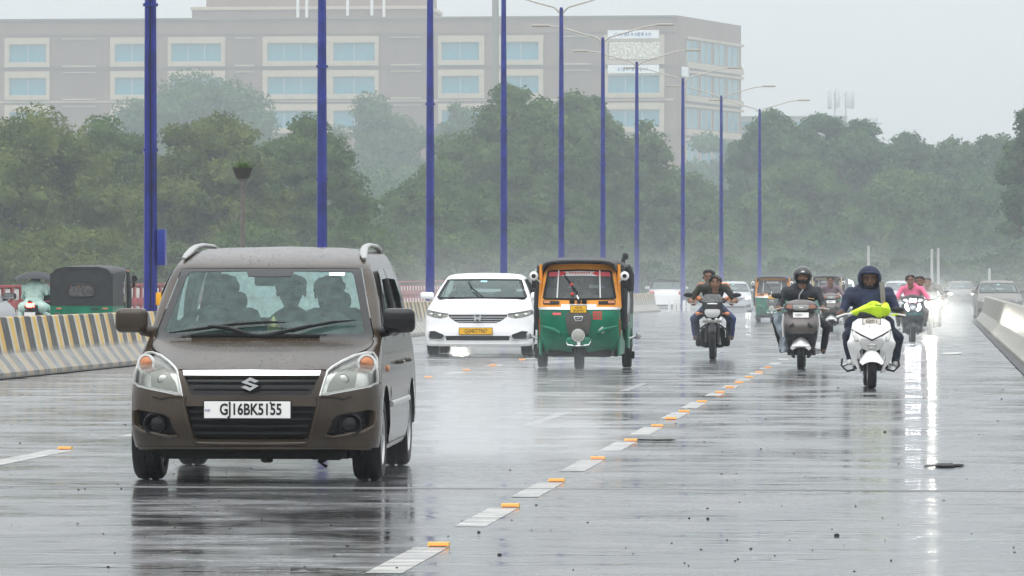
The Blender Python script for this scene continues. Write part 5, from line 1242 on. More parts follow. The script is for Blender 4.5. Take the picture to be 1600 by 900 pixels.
    for sg, x in ((-1, -.335), (1, .325)):
        q = MB(); q.tube([sh.front(x, 1.105, .012), sh.front(x * .95, 1.53, .012)], .011, n=6); q.build('tinsel', M_white, t)
    q = MB(); q.tube([sh.front(0, 1.06, .03), sh.front(-.03, 1.13, .03)], .012, n=6, m=1); q.tube([sh.front(-.02, 1.16, .04), sh.front(-.12, 1.30, .03), sh.front(-.235, 1.47, .012)], [.014, .018, .008], n=6); q.tube([sh.front(-.0, 1.02, .02), sh.front(-.0, 1.07, .04)], .03, n=8); q.build('wiper', [M_blk, M_chrome], t)
    for x, z in ((-.115, 1.30), (-.10, 1.155)):
        q = MB(); q.ball(sh.front(x, z, .03), .026); q.build('pompom', M_cloth_r, t)
    for x in (-.105, .085):
        q = MB(); c = sh.front(x, 1.045, .03); q.box(c, (.075, .05, .085), bevel=.012); q.build('horn_box', M_blk, t)
    # centre column, badge, headlamp, wheel cover
    colm = [(0, .50), (.12, .50), (.155, .58), (.195, .78), (.185, .86), (.14, .89), (0, .895)]
    q = MB(); sh.sheet(q, mirror(colm), .03, off=.045, thick=.06); q.build('steering_column_cover', M_grey, t, ang=50)
    q = MB(); sh.sheet(q, mirror([(0, .755), (.045, .755), (.068, .80), (.068, .825), (0, .825)]), .02, off=.055, thick=.012, holes=[mirror([(0, .768), (.036, .768), (.052, .80), (.052, .812), (0, .812)])]); sh.sheet(q, [(-.035, .782), (-.01, .782), (.035, .80), (.02, .806), (-.02, .795)], .02, off=.054, thick=.012); q.build('badge', M_chrome, t)
    c = Vector((0, -.09, .535)); q = MB(); q.lathe([(.05, .14), (.09, .07), (.104, .0), (.102, -.03), (.092, -.035)], c=c, axis='y', n=24); hl = q.build('headlamp', M_grn, t)
    q = MB(); q.lathe([(.106, .03), (.110, -.02), (.104, -.04), (.093, -.04)], c=c, axis='y', n=24); q.build('lamp_rim', M_chrome, hl)
    q = MB(); q.lathe([(.094, -.03), (.08, -.05), (.04, -.062), (0, -.066)], c=c, axis='y', n=20); q.build('lamp_lens', mat('ribbed_lamp_glass', (.33, .33, .29), .15, coat=.6), hl)
    q = MB(); q.box((-.10, -.02, .435), (.17, .16, .15), bevel=.05, seg=3); q.box((.10, -.02, .435), (.17, .16, .15), bevel=.05, seg=3); q.box((0, -.03, .40), (.30, .16, .10), bevel=.04, seg=3); q.build('front_mudguard', M_grn, t)
    q = MB(); q.tube([(-.20, .0, .47), (-.16, -.12, .39), (0, -.14, .375), (.16, -.12, .39), (.20, .0, .47)], .012, n=8); q.build('guard_bar', M_chrome, t)
    for x, m_ in ((-.055, M_grn), (.01, M_white), (.06, M_grn)):
        q = MB(); q.box((x, -.145, .405), (.05, .02, .045), bevel=.006); q.build('guard_tag', m_, t)
    # apron skirts, number plate, stickers
    pl = plate(t, (0, -.035, .935), .245, .105, None, M_ply, .03)
    text_obj('GJ18', .045, M_ink2, pl, (0, -.006, .024), sx=1.1); text_obj('BU6745', .045, M_ink2, pl, (0, -.006, -.024), sx=1.1)
    q = MB(); sh.sheet(q, [(-.40, .845), (-.27, .845), (-.27, .88), (-.40, .88)], .04, off=.004, thick=.003); q.build('sticker', M_pink, t)
    q = MB(); r = random.Random(2)
    for k in range(16): x = .22 + .036 * (k % 4); z = .775 + .033 * (k // 4); sh.sheet(q, [(x, z), (x + r.uniform(.018, .034), z), (x + r.uniform(.02, .034), z + .022), (x, z + r.uniform(.015, .03))], .03, off=.004, thick=.003)
    o = q.build('sticker_print', M_cloth_r, t); o['kind'] = 'stuff'
    q = MB(); sh.sheet(q, [(.30, .615), (.36, .56), (.42, .615), (.36, .67)], .03, off=.006, thick=.004); dm = q.build('diamond_sticker', M_white, t); q = MB(); sh.sheet(q, [(.33, .605), (.385, .605), (.39, .625), (.335, .63)], .03, off=.010, thick=.003); q.build('sticker_mark', M_ink2, dm)
    for sg in (-1, 1):
        q = MB(); q.tube([sh.front(sg * .612, z, .006) for z in (.45, .55, .68, .78)], .014, n=6, flat=.6); q.build('rust_strip', mat('rusty_orange' + str(sg), (.40, .12, .04), .7, var=.4), t)
    # rear body: widens backwards, open sides, floor, seat, hood
    q = MB(); q.box((0, 1.35, .30), (1.20, 1.9, .10), bevel=.03); q.box((0, .5, .25), (1.0, .6, .10), bevel=.03); q.build('floor', M_under, t)
    def bw(y): return scurve([(.3, .615), (.9, .66), (1.5, .73), (2.5, .735)], y)
    lowp = [(1.25, .33), (1.45, .30), (1.52, .50), (1.70, .62), (1.98, .62), (2.15, .48), (2.2, .30), (2.48, .32), (2.50, .87), (1.35, .87), (1.22, .60)]
    for sg in (-1, 1):
        q = MB(); q.sheet(lowp, lambda y, z: Vector((sg * bw(y), y, z)), .08, back=lambda y, z: Vector((sg * (bw(y) - .03), y, z))); q.build('rear_quarter', M_grn, t)
        q = MB(); q.sheet([(.32, .22), (.95, .24), (1.0, .40), (.75, .52), (.42, .90), (.36, .9)], lambda y, z: Vector((sg * bw(y), y, z)), .08, back=lambda y, z: Vector((sg * (bw(y) - .03), y, z))); q.build('foot_panel', M_grn, t)
        # rolled side curtain and its black edging
        q = MB(); q.tube([(sg * .60, .42, 1.62), (sg * .60, .38, 1.3), (sg * .62, .36, .95)], .028, n=8); q.build('door_post', M_yel, t)
        q = MB(); q.tube([(sg * .62, .60, 1.60), (sg * .65, .58, 1.2), (sg * .66, .60, .85), (sg * .67, .66, .62)], [.06, .075, .07, .05], n=8); q.build('rolled_curtain', M_vin, t)
        q = MB(); q.tube([(sg * .66, 1.2, .62), (sg * .72, 1.2, .75), (sg * .73, 1.25, 1.55)], .022, n=8); q.build('grab_rail', M_chrome, t)
        q = MB(); q.tube([(sg * .70, 1.35, .46), (sg * .86, 1.5, .50), (sg * .88, 1.8, .50), (sg * .80, 2.2, .48)], .022, n=8); q.box((sg * .86, 1.42, .50), (.07, .06, .09), bevel=.01); q.build('side_bumper', M_rim, t)
        # mirrors
        q = MB(); q.tube([(sg * .60, .35, 1.34), (sg * .66, .24, 1.40), (sg * .675, .20, 1.43)], .012, n=6); q.lathe([(.066, .02), (.07, .0), (.055, -.025), (.03, -.035), (0, -.036)], c=(sg * .70, .18, 1.445), axis='y', n=18); mm = q.build('mirror', M_white, t)
        q = MB(); q.lathe([(.034, -.036), (.022, -.045), (0, -.046)], c=(sg * .70, .18, 1.445), axis='y', n=14); q.build('mirror_boss', M_blk, mm)
        q = MB(); q.box((sg * .70, .25, 1.32), (.07, .08, .13), bevel=.02); q.build('mirror_bracket', M_blk, t)
        wheel(t, (sg * .665, 1.84, .215), .215, .145, rim=False)
        q = MB(); q.tube([(sg * .52, 1.84, .215), (sg * .3, 1.8, .25)], .05, n=8); q.build('trailing_arm', M_under, t); q = MB(); q.box((sg * .76, 1.84, .20), (.05, .12, .12), bevel=.02); q.build('hub', M_under, t)
    wheel(t, (0, .22, .215), .215, .14, rim=False)
    q = MB(); q.tube([(0, .20, .43), (-.09, .2, .42), (-.09, .22, .22)], .025, n=8); q.tube([(.09, .2, .42), (.09, .22, .22)], .025, n=8); q.box((0, .22, .40), (.26, .4, .10), bevel=.04); q.build('front_fork', M_under, t)
    q = MB(); q.tube([(-.62, 1.84, .22), (.62, 1.84, .22)], .04, n=8); q.box((0, 1.9, .26), (.6, .5, .16), bevel=.05); q.build('rear_axle', M_under, t)
    q = MB(); q.box((0, .95, .62), (.9, .35, .12), bevel=.05); q.box((0, 1.15, .80), (.9, .09, .3), bevel=.03); q.build('driver_seat', M_seat, t)
    q = MB(); q.box((0, 1.85, .66), (1.25, .5, .16), bevel=.05); q.box((0, 2.2, .98), (1.25, .14, .55), bevel=.05); q.build('passenger_seat', M_seat, t)
    q = MB(); q.tube([(-.30, .62, 1.0), (-.12, .50, .98), (.12, .50, .98), (.30, .62, 1.0)], .018, n=8); q.tube([(0, .50, .98), (0, .3, .6)], .03, n=8); q.build('handlebar', M_blk, t)
    # hood: arched vinyl from the screen back
    def hood(a, b):
        y = .14 + 2.38 * b; w_ = scurve([(0, .555), (.12, .585), (.5, .69), (1, .72)], b); zt = scurve([(0, 1.672), (.06, 1.70), (.4, 1.735), (.85, 1.715), (1, 1.66)], b); zs = scurve([(0, 1.53), (.3, 1.49), (1, 1.30)], b)
        an = PI * a; c, s_ = math.cos(an), math.sin(an); n_ = .52
        return Vector((-w_ * math.copysign(abs(c) ** n_, c), y - (.04 * s_ if b < .05 else 0), zs + (zt - zs) * abs(s_) ** n_))
    q = MB(); q.grid(hood, 36, 18); q.grid(lambda a, b: hood(a, 0) + Vector((0, .03 * b - .0, -.030 * b * (1 - .45 * math.sin(a * 25)) * math.sin(PI * a) ** .3)), 36, 2); q.build('hood', M_vin, t, ang=60)
    q = MB(); q.tube([hood(a / 36, 0) + Vector((0, -.012, 0)) for a in range(37)], .020, n=8); q.build('hood_piping', M_vin, t)
    for sg in (-1, 1):
        q = MB(); q.sheet([(1.4, .85), (2.52, .85), (2.52, 1.55), (1.9, 1.60), (1.5, 1.45)], lambda y, z: Vector((sg * (bw(y) + .005 - .0 * z), y, z)), .1, back=lambda y, z: Vector((sg * (bw(y) - .015), y, z))); q.build('hood_side', M_vin, t)
    rb = [(-.735, .86), (.735, .86), (.735, 1.40), (.70, 1.56), (.60, 1.655), (.40, 1.70), (-.40, 1.70), (-.60, 1.655), (-.70, 1.56), (-.735, 1.40)]; rw = round_poly([(-.32, 1.06), (.32, 1.06), (.32, 1.32), (-.32, 1.32)], .13, 5)
    q = MB(); q.sheet(rb, lambda x, z: Vector((x, 2.52 - .06 * max(0, z - 1.4), z)), .08, holes=[rw], back=lambda x, z: Vector((x, 2.50 - .06 * max(0, z - 1.4), z))); q.build('hood_back', M_vin, t)
    q = MB(); P = resample(rw, .05); q.tube([(x, 2.525, z) for x, z in P + P[:1]], .022, n=6); bw_ = q.build('back_window', M_vin, t)
    q = MB(); q.sheet(rw, lambda x, z: Vector((x, 2.512, z)), .1); q.build('window_film', glass('cloudy_film', (.7, .72, .72), .6, .08, alpha=.35, film=(.5, .5, .49)), bw_)
    q = MB(); q.sheet([(-.735, .33), (.735, .33), (.735, .87), (-.735, .87)], lambda x, z: Vector((x, 2.51, z)), .15, back=lambda x, z: Vector((x, 2.48, z))); q.build('rear_panel', M_grn, t)
    for x, w_, h_, z, m_, nm in ((-.56, .13, .035, .80, M_amber, 'tail_lamp'), (.53, .13, .035, .80, M_amber, 'tail_lamp'), (-.30, .19, .03, .80, M_cloth_r, 'rear_sticker'), (-.57, .12, .10, .66, M_grey, 'rear_box'), (.57, .12, .10, .66, M_grey, 'rear_box')):
        q = MB(); q.box((x, 2.52, z), (w_, .03, h_), bevel=.008); q.build(nm, m_, t)
    q = MB(); q.box((-.06, 2.52, .61), (.44, .02, .10), bevel=.006); q.build('rear_strip', M_pink, t)
    return t
RY = 66.6
RK = rickshaw('green and yellow autorickshaw with black hood facing the camera, beside the white sedan', (wx(904, RY), RY, roadz(RY)), math.radians(1.6), 'green and yellow autorickshaws')
q = MB(); q.tube([(.64, .9, 1.66), (.68, .9, 1.78), (.70, .9, 1.70)], .035, n=8); q.ball((.68, .92, 1.76), (.05, .06, .045)); q.tube([(.70, .95, 1.6), (.76, 1.0, 1.45), (.75, 1.0, 1.2)], .06, n=8); q.build('roof_bundle', M_vin, RK)
Y = 146; FR = dup(RK, (wx(1206, Y), Y, roadz(Y) - .03), math.radians(-3), 'smaller distant autorickshaw with yellow frame half hidden by the helmeted rider'); FR.scale = (.93, 1, .93)
for c in list(FR.children):
    if c.name.startswith(('roof_bundle', 'diamond', 'pompom')): [bpy.data.objects.remove(k) for k in list(c.children)]; bpy.data.objects.remove(c)
M_yell2 = mat('faded_cream_paint', (.62, .50, .30), .4, var=.1)
Y = 152; FR2 = dup(FR, (wx(1291, Y), Y, roadz(Y) - .04), math.radians(-2), 'distant autorickshaw with a cream frame behind the helmeted rider'); recolor(FR2, {M_yel: M_yell2, M_pink: M_vin, M_cloth_r: M_vin}); recolor(FR, {M_pink: M_vin, M_cloth_r: M_vin}); FR2.scale = (.84, 1, .95)
Y = 91; LR = dup(FR, (wx(147, Y + 1), Y + 2.5, roadz(Y)), PI - .03, 'dark hooded autorickshaw seen from behind beyond the striped barrier'); LR.scale = (.92, 1, .985); recolor(LR, {M_white: M_blk})
# ================================================================== TWO-WHEELERS AND RIDERS
M_sc_white = mat('white_scooter_paint', (.78, .78, .77), .25, var=.04, coat=.5); M_sc_brown = mat('grey_brown_scooter_paint', (.095, .082, .078), .3, .3, coat=.4); M_sc_dark = mat('dark_scooter_plastic', (.016, .016, .018), .4); M_lime = mat('lime_cover', (.50, .72, .015), .45, var=.12, scale=9)
M_sc_teal = mat('teal_scooter_paint', (.02, .12, .11), .3, coat=.4); M_seatv = mat('black_seat_vinyl', (.018, .018, .019), .45); M_steel2 = mat('brushed_steel', (.45, .45, .45), .35, .8); M_clear = mat('frosted_lamp', (.52, .53, .52), .15, coat=.6)
M_drl = lit('lit_running_lamp', (.90, .94, 1), 36); M_drl2 = lit('lit_headlight', (1, .96, .84), 200)
def arc_guard(q, c, r, wd, a0, a1, thick=.012, m=0, n=14, flare=.0):
    """mudguard: a curved strip round a wheel, crowned across"""
    def f(o): return lambda a, b: (lambda t, x: Vector((c[0] + x, c[1] - (r + o - .25 * abs(x) ** 2 / wd * 2 + 0) * math.cos(t), c[2] + (r + o - abs(x) ** 2 / wd * .8) * math.sin(t))))(a0 + (a1 - a0) * b, (-1 + 2 * a) * wd * (1 + flare * math.sin(PI * b)))
    q.grid(f(0), 8, n, m); q.grid(f(-thick), 8, n, m)
def scooter(label, loc, rz, st, group='two-wheelers coming up the road'):
    t = thing('scooter', label, 'scooter', loc, rz, group)
    white = st == 'white'; lampy = st == 'lit'
    body = {'white': M_sc_white, 'grey': M_sc_brown, 'lit': M_sc_dark, 'rear': M_sc_dark}[st]
    wf = wheel(t, (0, .24, .225), .225, .115, spokes=6); wheel(t, (0, 1.44, .225), .225, .12, spokes=6)
    # front mudguard
    q = MB(); arc_guard(q, (0, .24, .225), .275, .125 if white else .13, .45, 2.2, flare=.25); fg = q.build('front_mudguard', body if white else (M_steel2 if st == 'grey' else M_sc_dark), t)
    if st == 'grey': q = MB(); q.tube([(-.13, .02, .365), (0, -.02, .37), (.13, .02, .365)], .018, n=8); q.build('mudguard_band', M_white, t)
    q = MB()
    for sg in (-1, 1): q.tube([(sg * .085, .24, .225), (sg * .085, .30, .50), (sg * .05, .36, .70)], .026, n=8)
    q.tube([(0, .34, .55), (0, .46, .98)], .035, n=8); q.build('fork', M_sc_dark, t)
    if white:
        sh = Shell(yp=[(.18, .40), (.40, .28), (.56, .13), (.62, .10), (.72, .14), (.88, .30), (.90, .36)], W=[(.18, .185), (.30, .23), (.45, .275), (.575, .31), (.62, .285), (.75, .255), (.84, .235), (.90, .14)], R=[(.18, .2), (.6, .22), (.9, .12)], p=2.3)
        W = sh.W; edge = lambda a, b, n: [(W(a + (b - a) * i / n) * .999, a + (b - a) * i / n) for i in range(n + 1)]
        q = MB(); sh.sheet(q, mirror([(0, .53), (.11, .525), (.175, .45), (.185, .36), (.13, .19), (.18, .19)] + edge(.19, .885, 14) + [(0, .895)]), .03, thick=.02); q.build('apron', body, t, ang=50)
        lamp = [(0, .475), (.05, .48), (.13, .52), (.155, .585), (.13, .64), (.05, .625), (0, .60)]
        q = MB(); sh.sheet(q, mirror(lamp), .03, off=.012, thick=.02); hl = q.build('headlight', M_clear, t); q = MB(); q.ball(sh.front(0, .55, .0), (.06, .03, .045)); q.build('lamp_bowl', M_refl, hl)
        q = MB(); q.tube([sh.front(x, z, .010) for x, z in ((-.24, .74), (-.13, .675), (0, .615), (.13, .675), (.24, .74))], .011, n=6); q.build('panel_seam', M_sc_dark, t)
        for sg in (-1, 1):
            q = MB(); sh.sheet(q, [(sg * x, z) for x, z in [(.165, .60), (.215, .60), (.245, .70), (.225, .745), (.17, .655)]][::sg], .03, off=.010, thick=.02); q.build('indicator', M_refl, t)
            q = MB(); q.ball(sh.front(sg * .03, .79, .002), .008); q.build('apron_screw', M_sc_dark, t)
        pl = plate(t, sh.front(0, .84, .012), .22, .075, 'GJ01', mat('muddy_plate', (.50, .46, .40), .5, var=.3, scale=30), .06, sx=1.3, rot=(-.45, 0, 0)); pl.children[0].location.x = 0
        # cover tied over the handlebar
        def cov(a, b):
            u = -1 + 2 * a; w_ = .30 - .05 * u; x = .03 + u * w_ * .9; rr = ((1 - abs(u) ** 3.0) ** .5 if u > 0 else (1 - abs(u)) ** .75) if abs(u) < 1 else 0; an = 2 * PI * b; n_ = .06 * noise.noise(Vector((a * 5, math.cos(an), math.sin(an) + 3)))
            return Vector((x, .46 + (.15 + n_) * rr * math.sin(an), 1.0 + .015 * u + (.105 + n_) * rr * math.cos(an) - .03 * abs(u)))
        q = MB(); q.grid(cov, 13, 10); q.prism([(.24, .93), (.33, .955), (.34, .93), (.26, .915)], lambda x, z: Vector((x, .36, z)), lambda x, z: Vector((x, .37, z))); q.build('handlebar_cover', M_lime, t, ang=40)
        q = MB()
        for k in range(7): q.tube([(-.01 + .02 * k, .335 - .004 * k, 1.04 + .012 * (k % 2)), (-.005 + .024 * k, .337, 1.075 - .01 * (k % 3))], .005, n=5)
        q.build('cover_scribble', M_ink2, t); q = MB(); q.box((0, .46, .92), (.34, .20, .12), bevel=.05); q.build('handlebar_cowl', M_sc_dark, t)
    else:
        sh = Shell(yp=[(.16, .40), (.40, .30), (.56, .16), (.66, .14), (.85, .30), (.90, .36)], W=[(.16, .13), (.25, .19), (.40, .235), (.55, .262), (.75, .268), (.85, .26), (.90, .18)], R=[(.16, .2), (.6, .22), (.9, .12)], p=2.3)
        W = sh.W; edge = lambda a, b, n: [(W(a + (b - a) * i / n) * .999, a + (b - a) * i / n) for i in range(n + 1)]
        q = MB(); sh.sheet(q, mirror([(0, .55), (.20, .56), (.20, .56)] + edge(.60, .875, 8) + [(0, .885)]), .03, thick=.02); q.build('apron', body if st != 'lit' else M_sc_dark, t, ang=50)
        q = MB(); sh.sheet(q, mirror([(0, .50), (.12, .46), (.15, .35), (.10, .17), (.13, .165)] + edge(.17, .592, 10) + [(.20, .552), (0, .545)]), .03, off=-.004, thick=.02); q.build('lower_apron', M_sc_dark, t, ang=50)
        for sg in (-1, 1):
            q = MB(); sh.sheet(q, [(sg * x, z) for x, z in [(.10, .66), (.17, .635), (.18, .67), (.11, .725)]][::sg], .03, off=.006, thick=.02); q.build('air_vent', M_sc_dark, t)
            if st == 'grey': q = MB(); q.tube([(sg * .27, .42, .86), (sg * .285, .42, .7), (sg * .275, .42, .5)], [.012, .016, .012], n=6); q.build('leg_shield_edge', M_white, t)
        # handlebar cowl with lamp and indicators
        cw = Shell(yp=[(.90, .34), (.95, .26), (1.0, .24), (1.06, .30), (1.09, .40)], W=[(.90, .22), (.96, .262), (1.0, .25), (1.05, .19), (1.09, .03)], R=[(.9, .12), (1.09, .05)], p=2.2)
        e2 = lambda a, b, n: [(cw.W(a + (b - a) * i / n) * .999, a + (b - a) * i / n) for i in range(n + 1)]
        q = MB(); cw.sheet(q, mirror([(0, .90)] + e2(.90, 1.085, 10) + [(0, 1.088)]), .025, thick=.03); q.build('handlebar_cowl', body, t, ang=50)
        q = MB(); cw.sheet(q, mirror([(0, .915), (.09, .92), (.125, .95), (.12, 1.0), (0, 1.0)] if not lampy else [(0, .925), (.05, .93), (.075, .955), (.07, .99), (0, .99)]), .025, off=.008, thick=.02); hl = q.build('headlight', M_drl if lampy else M_clear, t)
        if st == 'grey': q = MB(); q.ball(cw.front(0, .955, .004), (.05, .015, .018)); q.build('lamp_bowl', M_refl, hl)
        for sg in (-1, 1):
            q = MB(); cw.sheet(q, [(sg * x, z) for x, z in [(.13, .935), (.20, .945), (.24, .965), (.20, 1.0), (.13, 1.0)]][::sg], .025, off=.006, thick=.02); q.build('indicator', M_clear if lampy else mat('pale_amber' + str(sg), (.52, .27, .20), .25, coat=.4), t)
        if st == 'grey': pl = plate(t, sh.front(0, .825, .02), .245, .085, None, M_plw, .06, rot=(-.35, 0, 0)); text_obj('GJ01', .05, M_ink2, pl, (-.03, -.006, .0), sx=1.2)
        if lampy:
            for sg in (-1, 1): q = MB(); q.tube([sh.front(sg * x, z, .012) for x, z in ((.10, .73), (.15, .79), (.145, .85))], .024, n=8); q.build('running_lamp', M_drl, t)
            q = MB(); sh.sheet(q, mirror([(0, .62), (.21, .63), (.22, .68), (0, .67)]), .03, off=.006, thick=.01); q.build('teal_band', M_sc_teal, t)
    # bars, grips, levers, mirrors
    for sg in (-1, 1):
        q = MB(); q.tube([(sg * .12, .48, .95), (sg * .25, .50, .955), (sg * .36, .54, .955)], .016, n=8); q.build('handlebar', M_sc_dark, t)
        q = MB(); q.tube([(sg * .27, .51, .955), (sg * .385, .55, .955)], .021, n=8); q.build('grip', M_seatv, t)
        q = MB(); q.tube([(sg * .24, .44, .95), (sg * .32, .42, .945), (sg * .44, .45, .925 - (.02 if sg < 0 else 0))], [.011, .010, .012], n=6); q.build('brake_lever', M_white if white else M_steel2, t)
        if st in ('grey',) and sg < 0 or st == 'rear': q = MB(); q.tube([(sg * .22, .47, .98), (sg * .30, .46, 1.08), (sg * .36, .46, 1.13)], .009, n=6); q.ball((sg * .375, .45, 1.14), (.085, .03, .045)); q.build('mirror', M_sc_dark, t)
        if white and sg > 0: q = MB(); q.tube([(.24, .47, .98), (.30, .46, 1.0)], .009, n=6); q.ball((.34, .44, 1.0), (.08, .03, .035)); q.build('mirror', M_sc_dark, t)
    # footboard, seat, flanks, tail
    q = MB(); q.box((0, .72, .27), (.44, .56, .07), bevel=.025); q.build('footboard', M_sc_dark, t)
    q = MB(); q.grid(lambda a, b: (lambda y, an: Vector((math.copysign(abs(math.cos(an)) ** .7, math.cos(an)) * scurve([(.92, .13), (1.15, .23), (1.5, .20), (1.85, .06)], y), y, scurve([(.92, .50), (1.2, .50), (1.85, .72)], y) + .20 * math.sin(an))))(.92 + .93 * b, 2 * PI * a), 24, 12)
    q.build('tail_body', body if st != 'lit' else M_sc_teal, t)
    q = MB(); q.box((0, 1.32, .76), (.32, .86, .10), bevel=.045, seg=3); q.build('seat', M_seatv, t)
    q = MB(); q.tube([(.20, .95, .30), (.24, 1.2, .27), (.25, 1.75, .34)], [.03, .055, .06], n=10); q.build('exhaust', M_steel2, t)
    q = MB(); q.box((-.12, 1.3, .30), (.16, .55, .18), bevel=.05); q.tube([(-.22, 1.0, .22), (.22, 1.0, .22)], .018, n=8); q.build('engine', M_under, t)
    q = MB(); q.tube([(-.26, 1.02, .30), (-.34, 1.0, .27)], .016, n=6); q.build('footpeg', M_steel2, t); q = MB(); q.tube([(.26, 1.02, .30), (.34, 1.0, .27)], .016, n=6); q.build('footpeg', M_steel2, t)
    if white:      # crash guard that sticks out low down
        for sg in (-1, 1): q = MB(); q.tube([(sg * .16, .62, .24), (sg * .30, .60, .21), (sg * .37, .64, .28), (sg * .36, .74, .36)], .014, n=6); q.build('crash_guard', M_sc_dark, t)
    q = MB(); arc_guard(q, (0, 1.44, .225), .27, .07, .5, 2.7); q.build('rear_mudguard', M_sc_dark, t)
    q = MB(); q.box((0, 1.80, .80), (.20, .06, .10), bevel=.03); tl = q.build('tail_lamp', M_tail if st == 'rear' else M_redl, t)
    q = MB(); q.box((0, 1.84, .58), (.26, .012, .12)); q.build('rear_plate', M_plw, t)
    return t
def seated(shw=.235, lean=.0, z=.0, y=0.0, knee=(.27, .70, .66), foot=(.19, .66, .29), hand=(.345, .55, .965), elbow=(.37, .86, .985), head=(0, .93, 1.405), sit=(0, 1.16, .84)):
    j = dict(pelvis=sit, neck=(0, sit[1] - .12 - lean, sit[2] + .46), head=head, shL=(-shw, sit[1] - .13 - lean, sit[2] + .38), shR=(shw, sit[1] - .13 - lean, sit[2] + .38))
    for s, k in (('L', -1), ('R', 1)):
        j['el' + s] = (k * elbow[0], elbow[1], elbow[2]); j['ha' + s] = (k * hand[0], hand[1], hand[2]); j['kn' + s] = (k * knee[0], knee[1], knee[2]); j['ft' + s] = (k * foot[0], foot[1], foot[2])
    for key in j: v = j[key]; j[key] = (v[0], v[1] + y, v[2] + z)
    return j
C_navy = cloth('navy_raincoat', (.012, .018, .045), .4); C_navy2 = cloth('navy_trousers', (.014, .018, .036)); C_black = cloth('black_jacket', (.016, .017, .022), .4); C_blk2 = cloth('black_trousers', (.014, .014, .016)); C_jean = cloth('pale_jeans', (.26, .30, .34)); C_dkjean = cloth('dark_blue_jeans', (.025, .035, .065)); C_olive = cloth('dark_olive_shirt', (.035, .035, .028)); C_orange = cloth('orange_shirt', (.55, .19, .07)); C_pinks = cloth('pink_shirt', (.75, .14, .26), .12); C_grey = cloth('grey_shirt', (.16, .15, .14)); C_rain = cloth('pale_green_raincoat', (.36, .52, .46), .2); C_brown = cloth('brown_shoe', (.07, .04, .025)); C_shoe = cloth('dark_shoe', (.02, .02, .02)); C_white = cloth('white_shoe', (.5, .5, .48)); C_hel = mat('helmet_shell', (.014, .014, .016), .22, coat=.6); C_rblue = cloth('blue_jeans', (.03, .05, .16))
def hood_mesh(hd, r=1.0):
    q = MB(); nu, nv = 28, 18; vs = []; fs = []
    for o in (0, .010):
        for i in range(nv + 1):
            t = -1.25 + 2.82 * i / nv
            for k in range(nu):
                a = 2 * PI * k / nu; vs.append((hd[0] + (.135 - o) * SX * math.cos(t) * math.cos(a), hd[1] + .02 + (.15 - o) * math.cos(t) * math.sin(a), hd[2] + .01 + (.168 - o) * math.sin(t)))
    for o in (0, (nv + 1) * nu):
        for i in range(nv):
            for k in range(nu):
                a = 2 * PI * (k + .5) / nu; t = -1.25 + 2.82 * (i + .5) / nv
                if math.sin(a) < -.62 and -.75 < t < .52: continue
                fs.append((o + i * nu + k, o + i * nu + (k + 1) % nu, o + (i + 1) * nu + (k + 1) % nu, o + (i + 1) * nu + k))
    q.add(vs, fs)
    q.tube([(hd[0] - .10 * SX, hd[1] - .08, hd[2] + .075), (hd[0] - .05, hd[1] - .165, hd[2] + .085), (hd[0] + .05, hd[1] - .165, hd[2] + .085), (hd[0] + .10 * SX, hd[1] - .08, hd[2] + .075)], [.012, .02, .02, .012], n=6)
    return q
def helmet_mesh(hd):
    q = MB(); nu, nv = 28, 18; vs = []; fs = []
    for o in (0, .018):
        for i in range(nv + 1):
            t = -.95 + 2.52 * i / nv
            for k in range(nu):
                a = 2 * PI * k / nu; vs.append((hd[0] + (.132 - o) * SX * math.cos(t) * math.cos(a), hd[1] + .01 + (.158 - o) * math.cos(t) * math.sin(a), hd[2] + .022 + (.150 - o) * math.sin(t)))
    for o in (0, (nv + 1) * nu):
        for i in range(nv):
            for k in range(nu):
                a = 2 * PI * (k + .5) / nu; t = -.95 + 2.52 * (i + .5) / nv
                if math.sin(a) < -.55 and -.50 < t < .22: continue
                fs.append((o + i * nu + k, o + i * nu + (k + 1) % nu, o + (i + 1) * nu + (k + 1) % nu, o + (i + 1) * nu + k))
    q.add(vs, fs); q.tube([(hd[0] - .115 * SX, hd[1] - .06, hd[2] + .06), (hd[0], hd[1] - .155, hd[2] + .065), (hd[0] + .115 * SX, hd[1] - .06, hd[2] + .06)], [.008, .014, .008], n=6); return q
GB = 'riders on the two-wheelers'
# ---- white scooter, hooded rider
Y = 55.3; L1 = (wx(1363, Y), Y, roadz(Y)); rz = math.radians(3)
scooter('white scooter with a lime yellow cover tied over its handlebar', L1, rz, 'white')
j = seated(shw=.245, knee=(.30, .74, .66), foot=(.26, .78, .30), hand=(.375, .56, .96), elbow=(.355, .84, .955), head=(0, .95, 1.385)); j['knR'] = (.37, .80, .64); j['ftR'] = (.33, .86, .27)
p1 = person('rider in a dark navy hooded raincoat on the white scooter', j, [MSK2, C_navy, C_navy2, C_white], L1, rz, hair='none', group=GB, beard=True, fat=1.14, look=.08, extra=[((-.26, .98, 1.13), (.26, .98, 1.13), .10, .10, 1), ((0, .95, 1.0), (0, 1.0, 1.15), .17, .17, 1), ((-.2, .96, .80), (.2, .96, .80), .13, .13, 1)])
hood_mesh((0, .95, 1.385)).build('hood', C_navy, p1, ang=70)
q = MB(); q.tube([(.15, .86, 1.35), (.165, .80, 1.20), (.17, .79, 1.02), (.16, .82, .86)], .036, n=6, flat=.35, up=(0, 1, 0)); bs = q.build('bag_strap', mat('grey_strap', (.17, .16, .14), .6), p1)
q = MB(); q.tube([(.178, .765, 1.10), (.178, .755, 1.0), (.175, .76, .9)], .012, n=6); q.build('strap_stripe', mat('amber_stripe', (.6, .30, .02), .5), bs); q = MB(); q.tube([(.150, .765, 1.08), (.150, .755, .98), (.148, .765, .89)], .012, n=6); q.build('strap_stripe', M_white, bs)
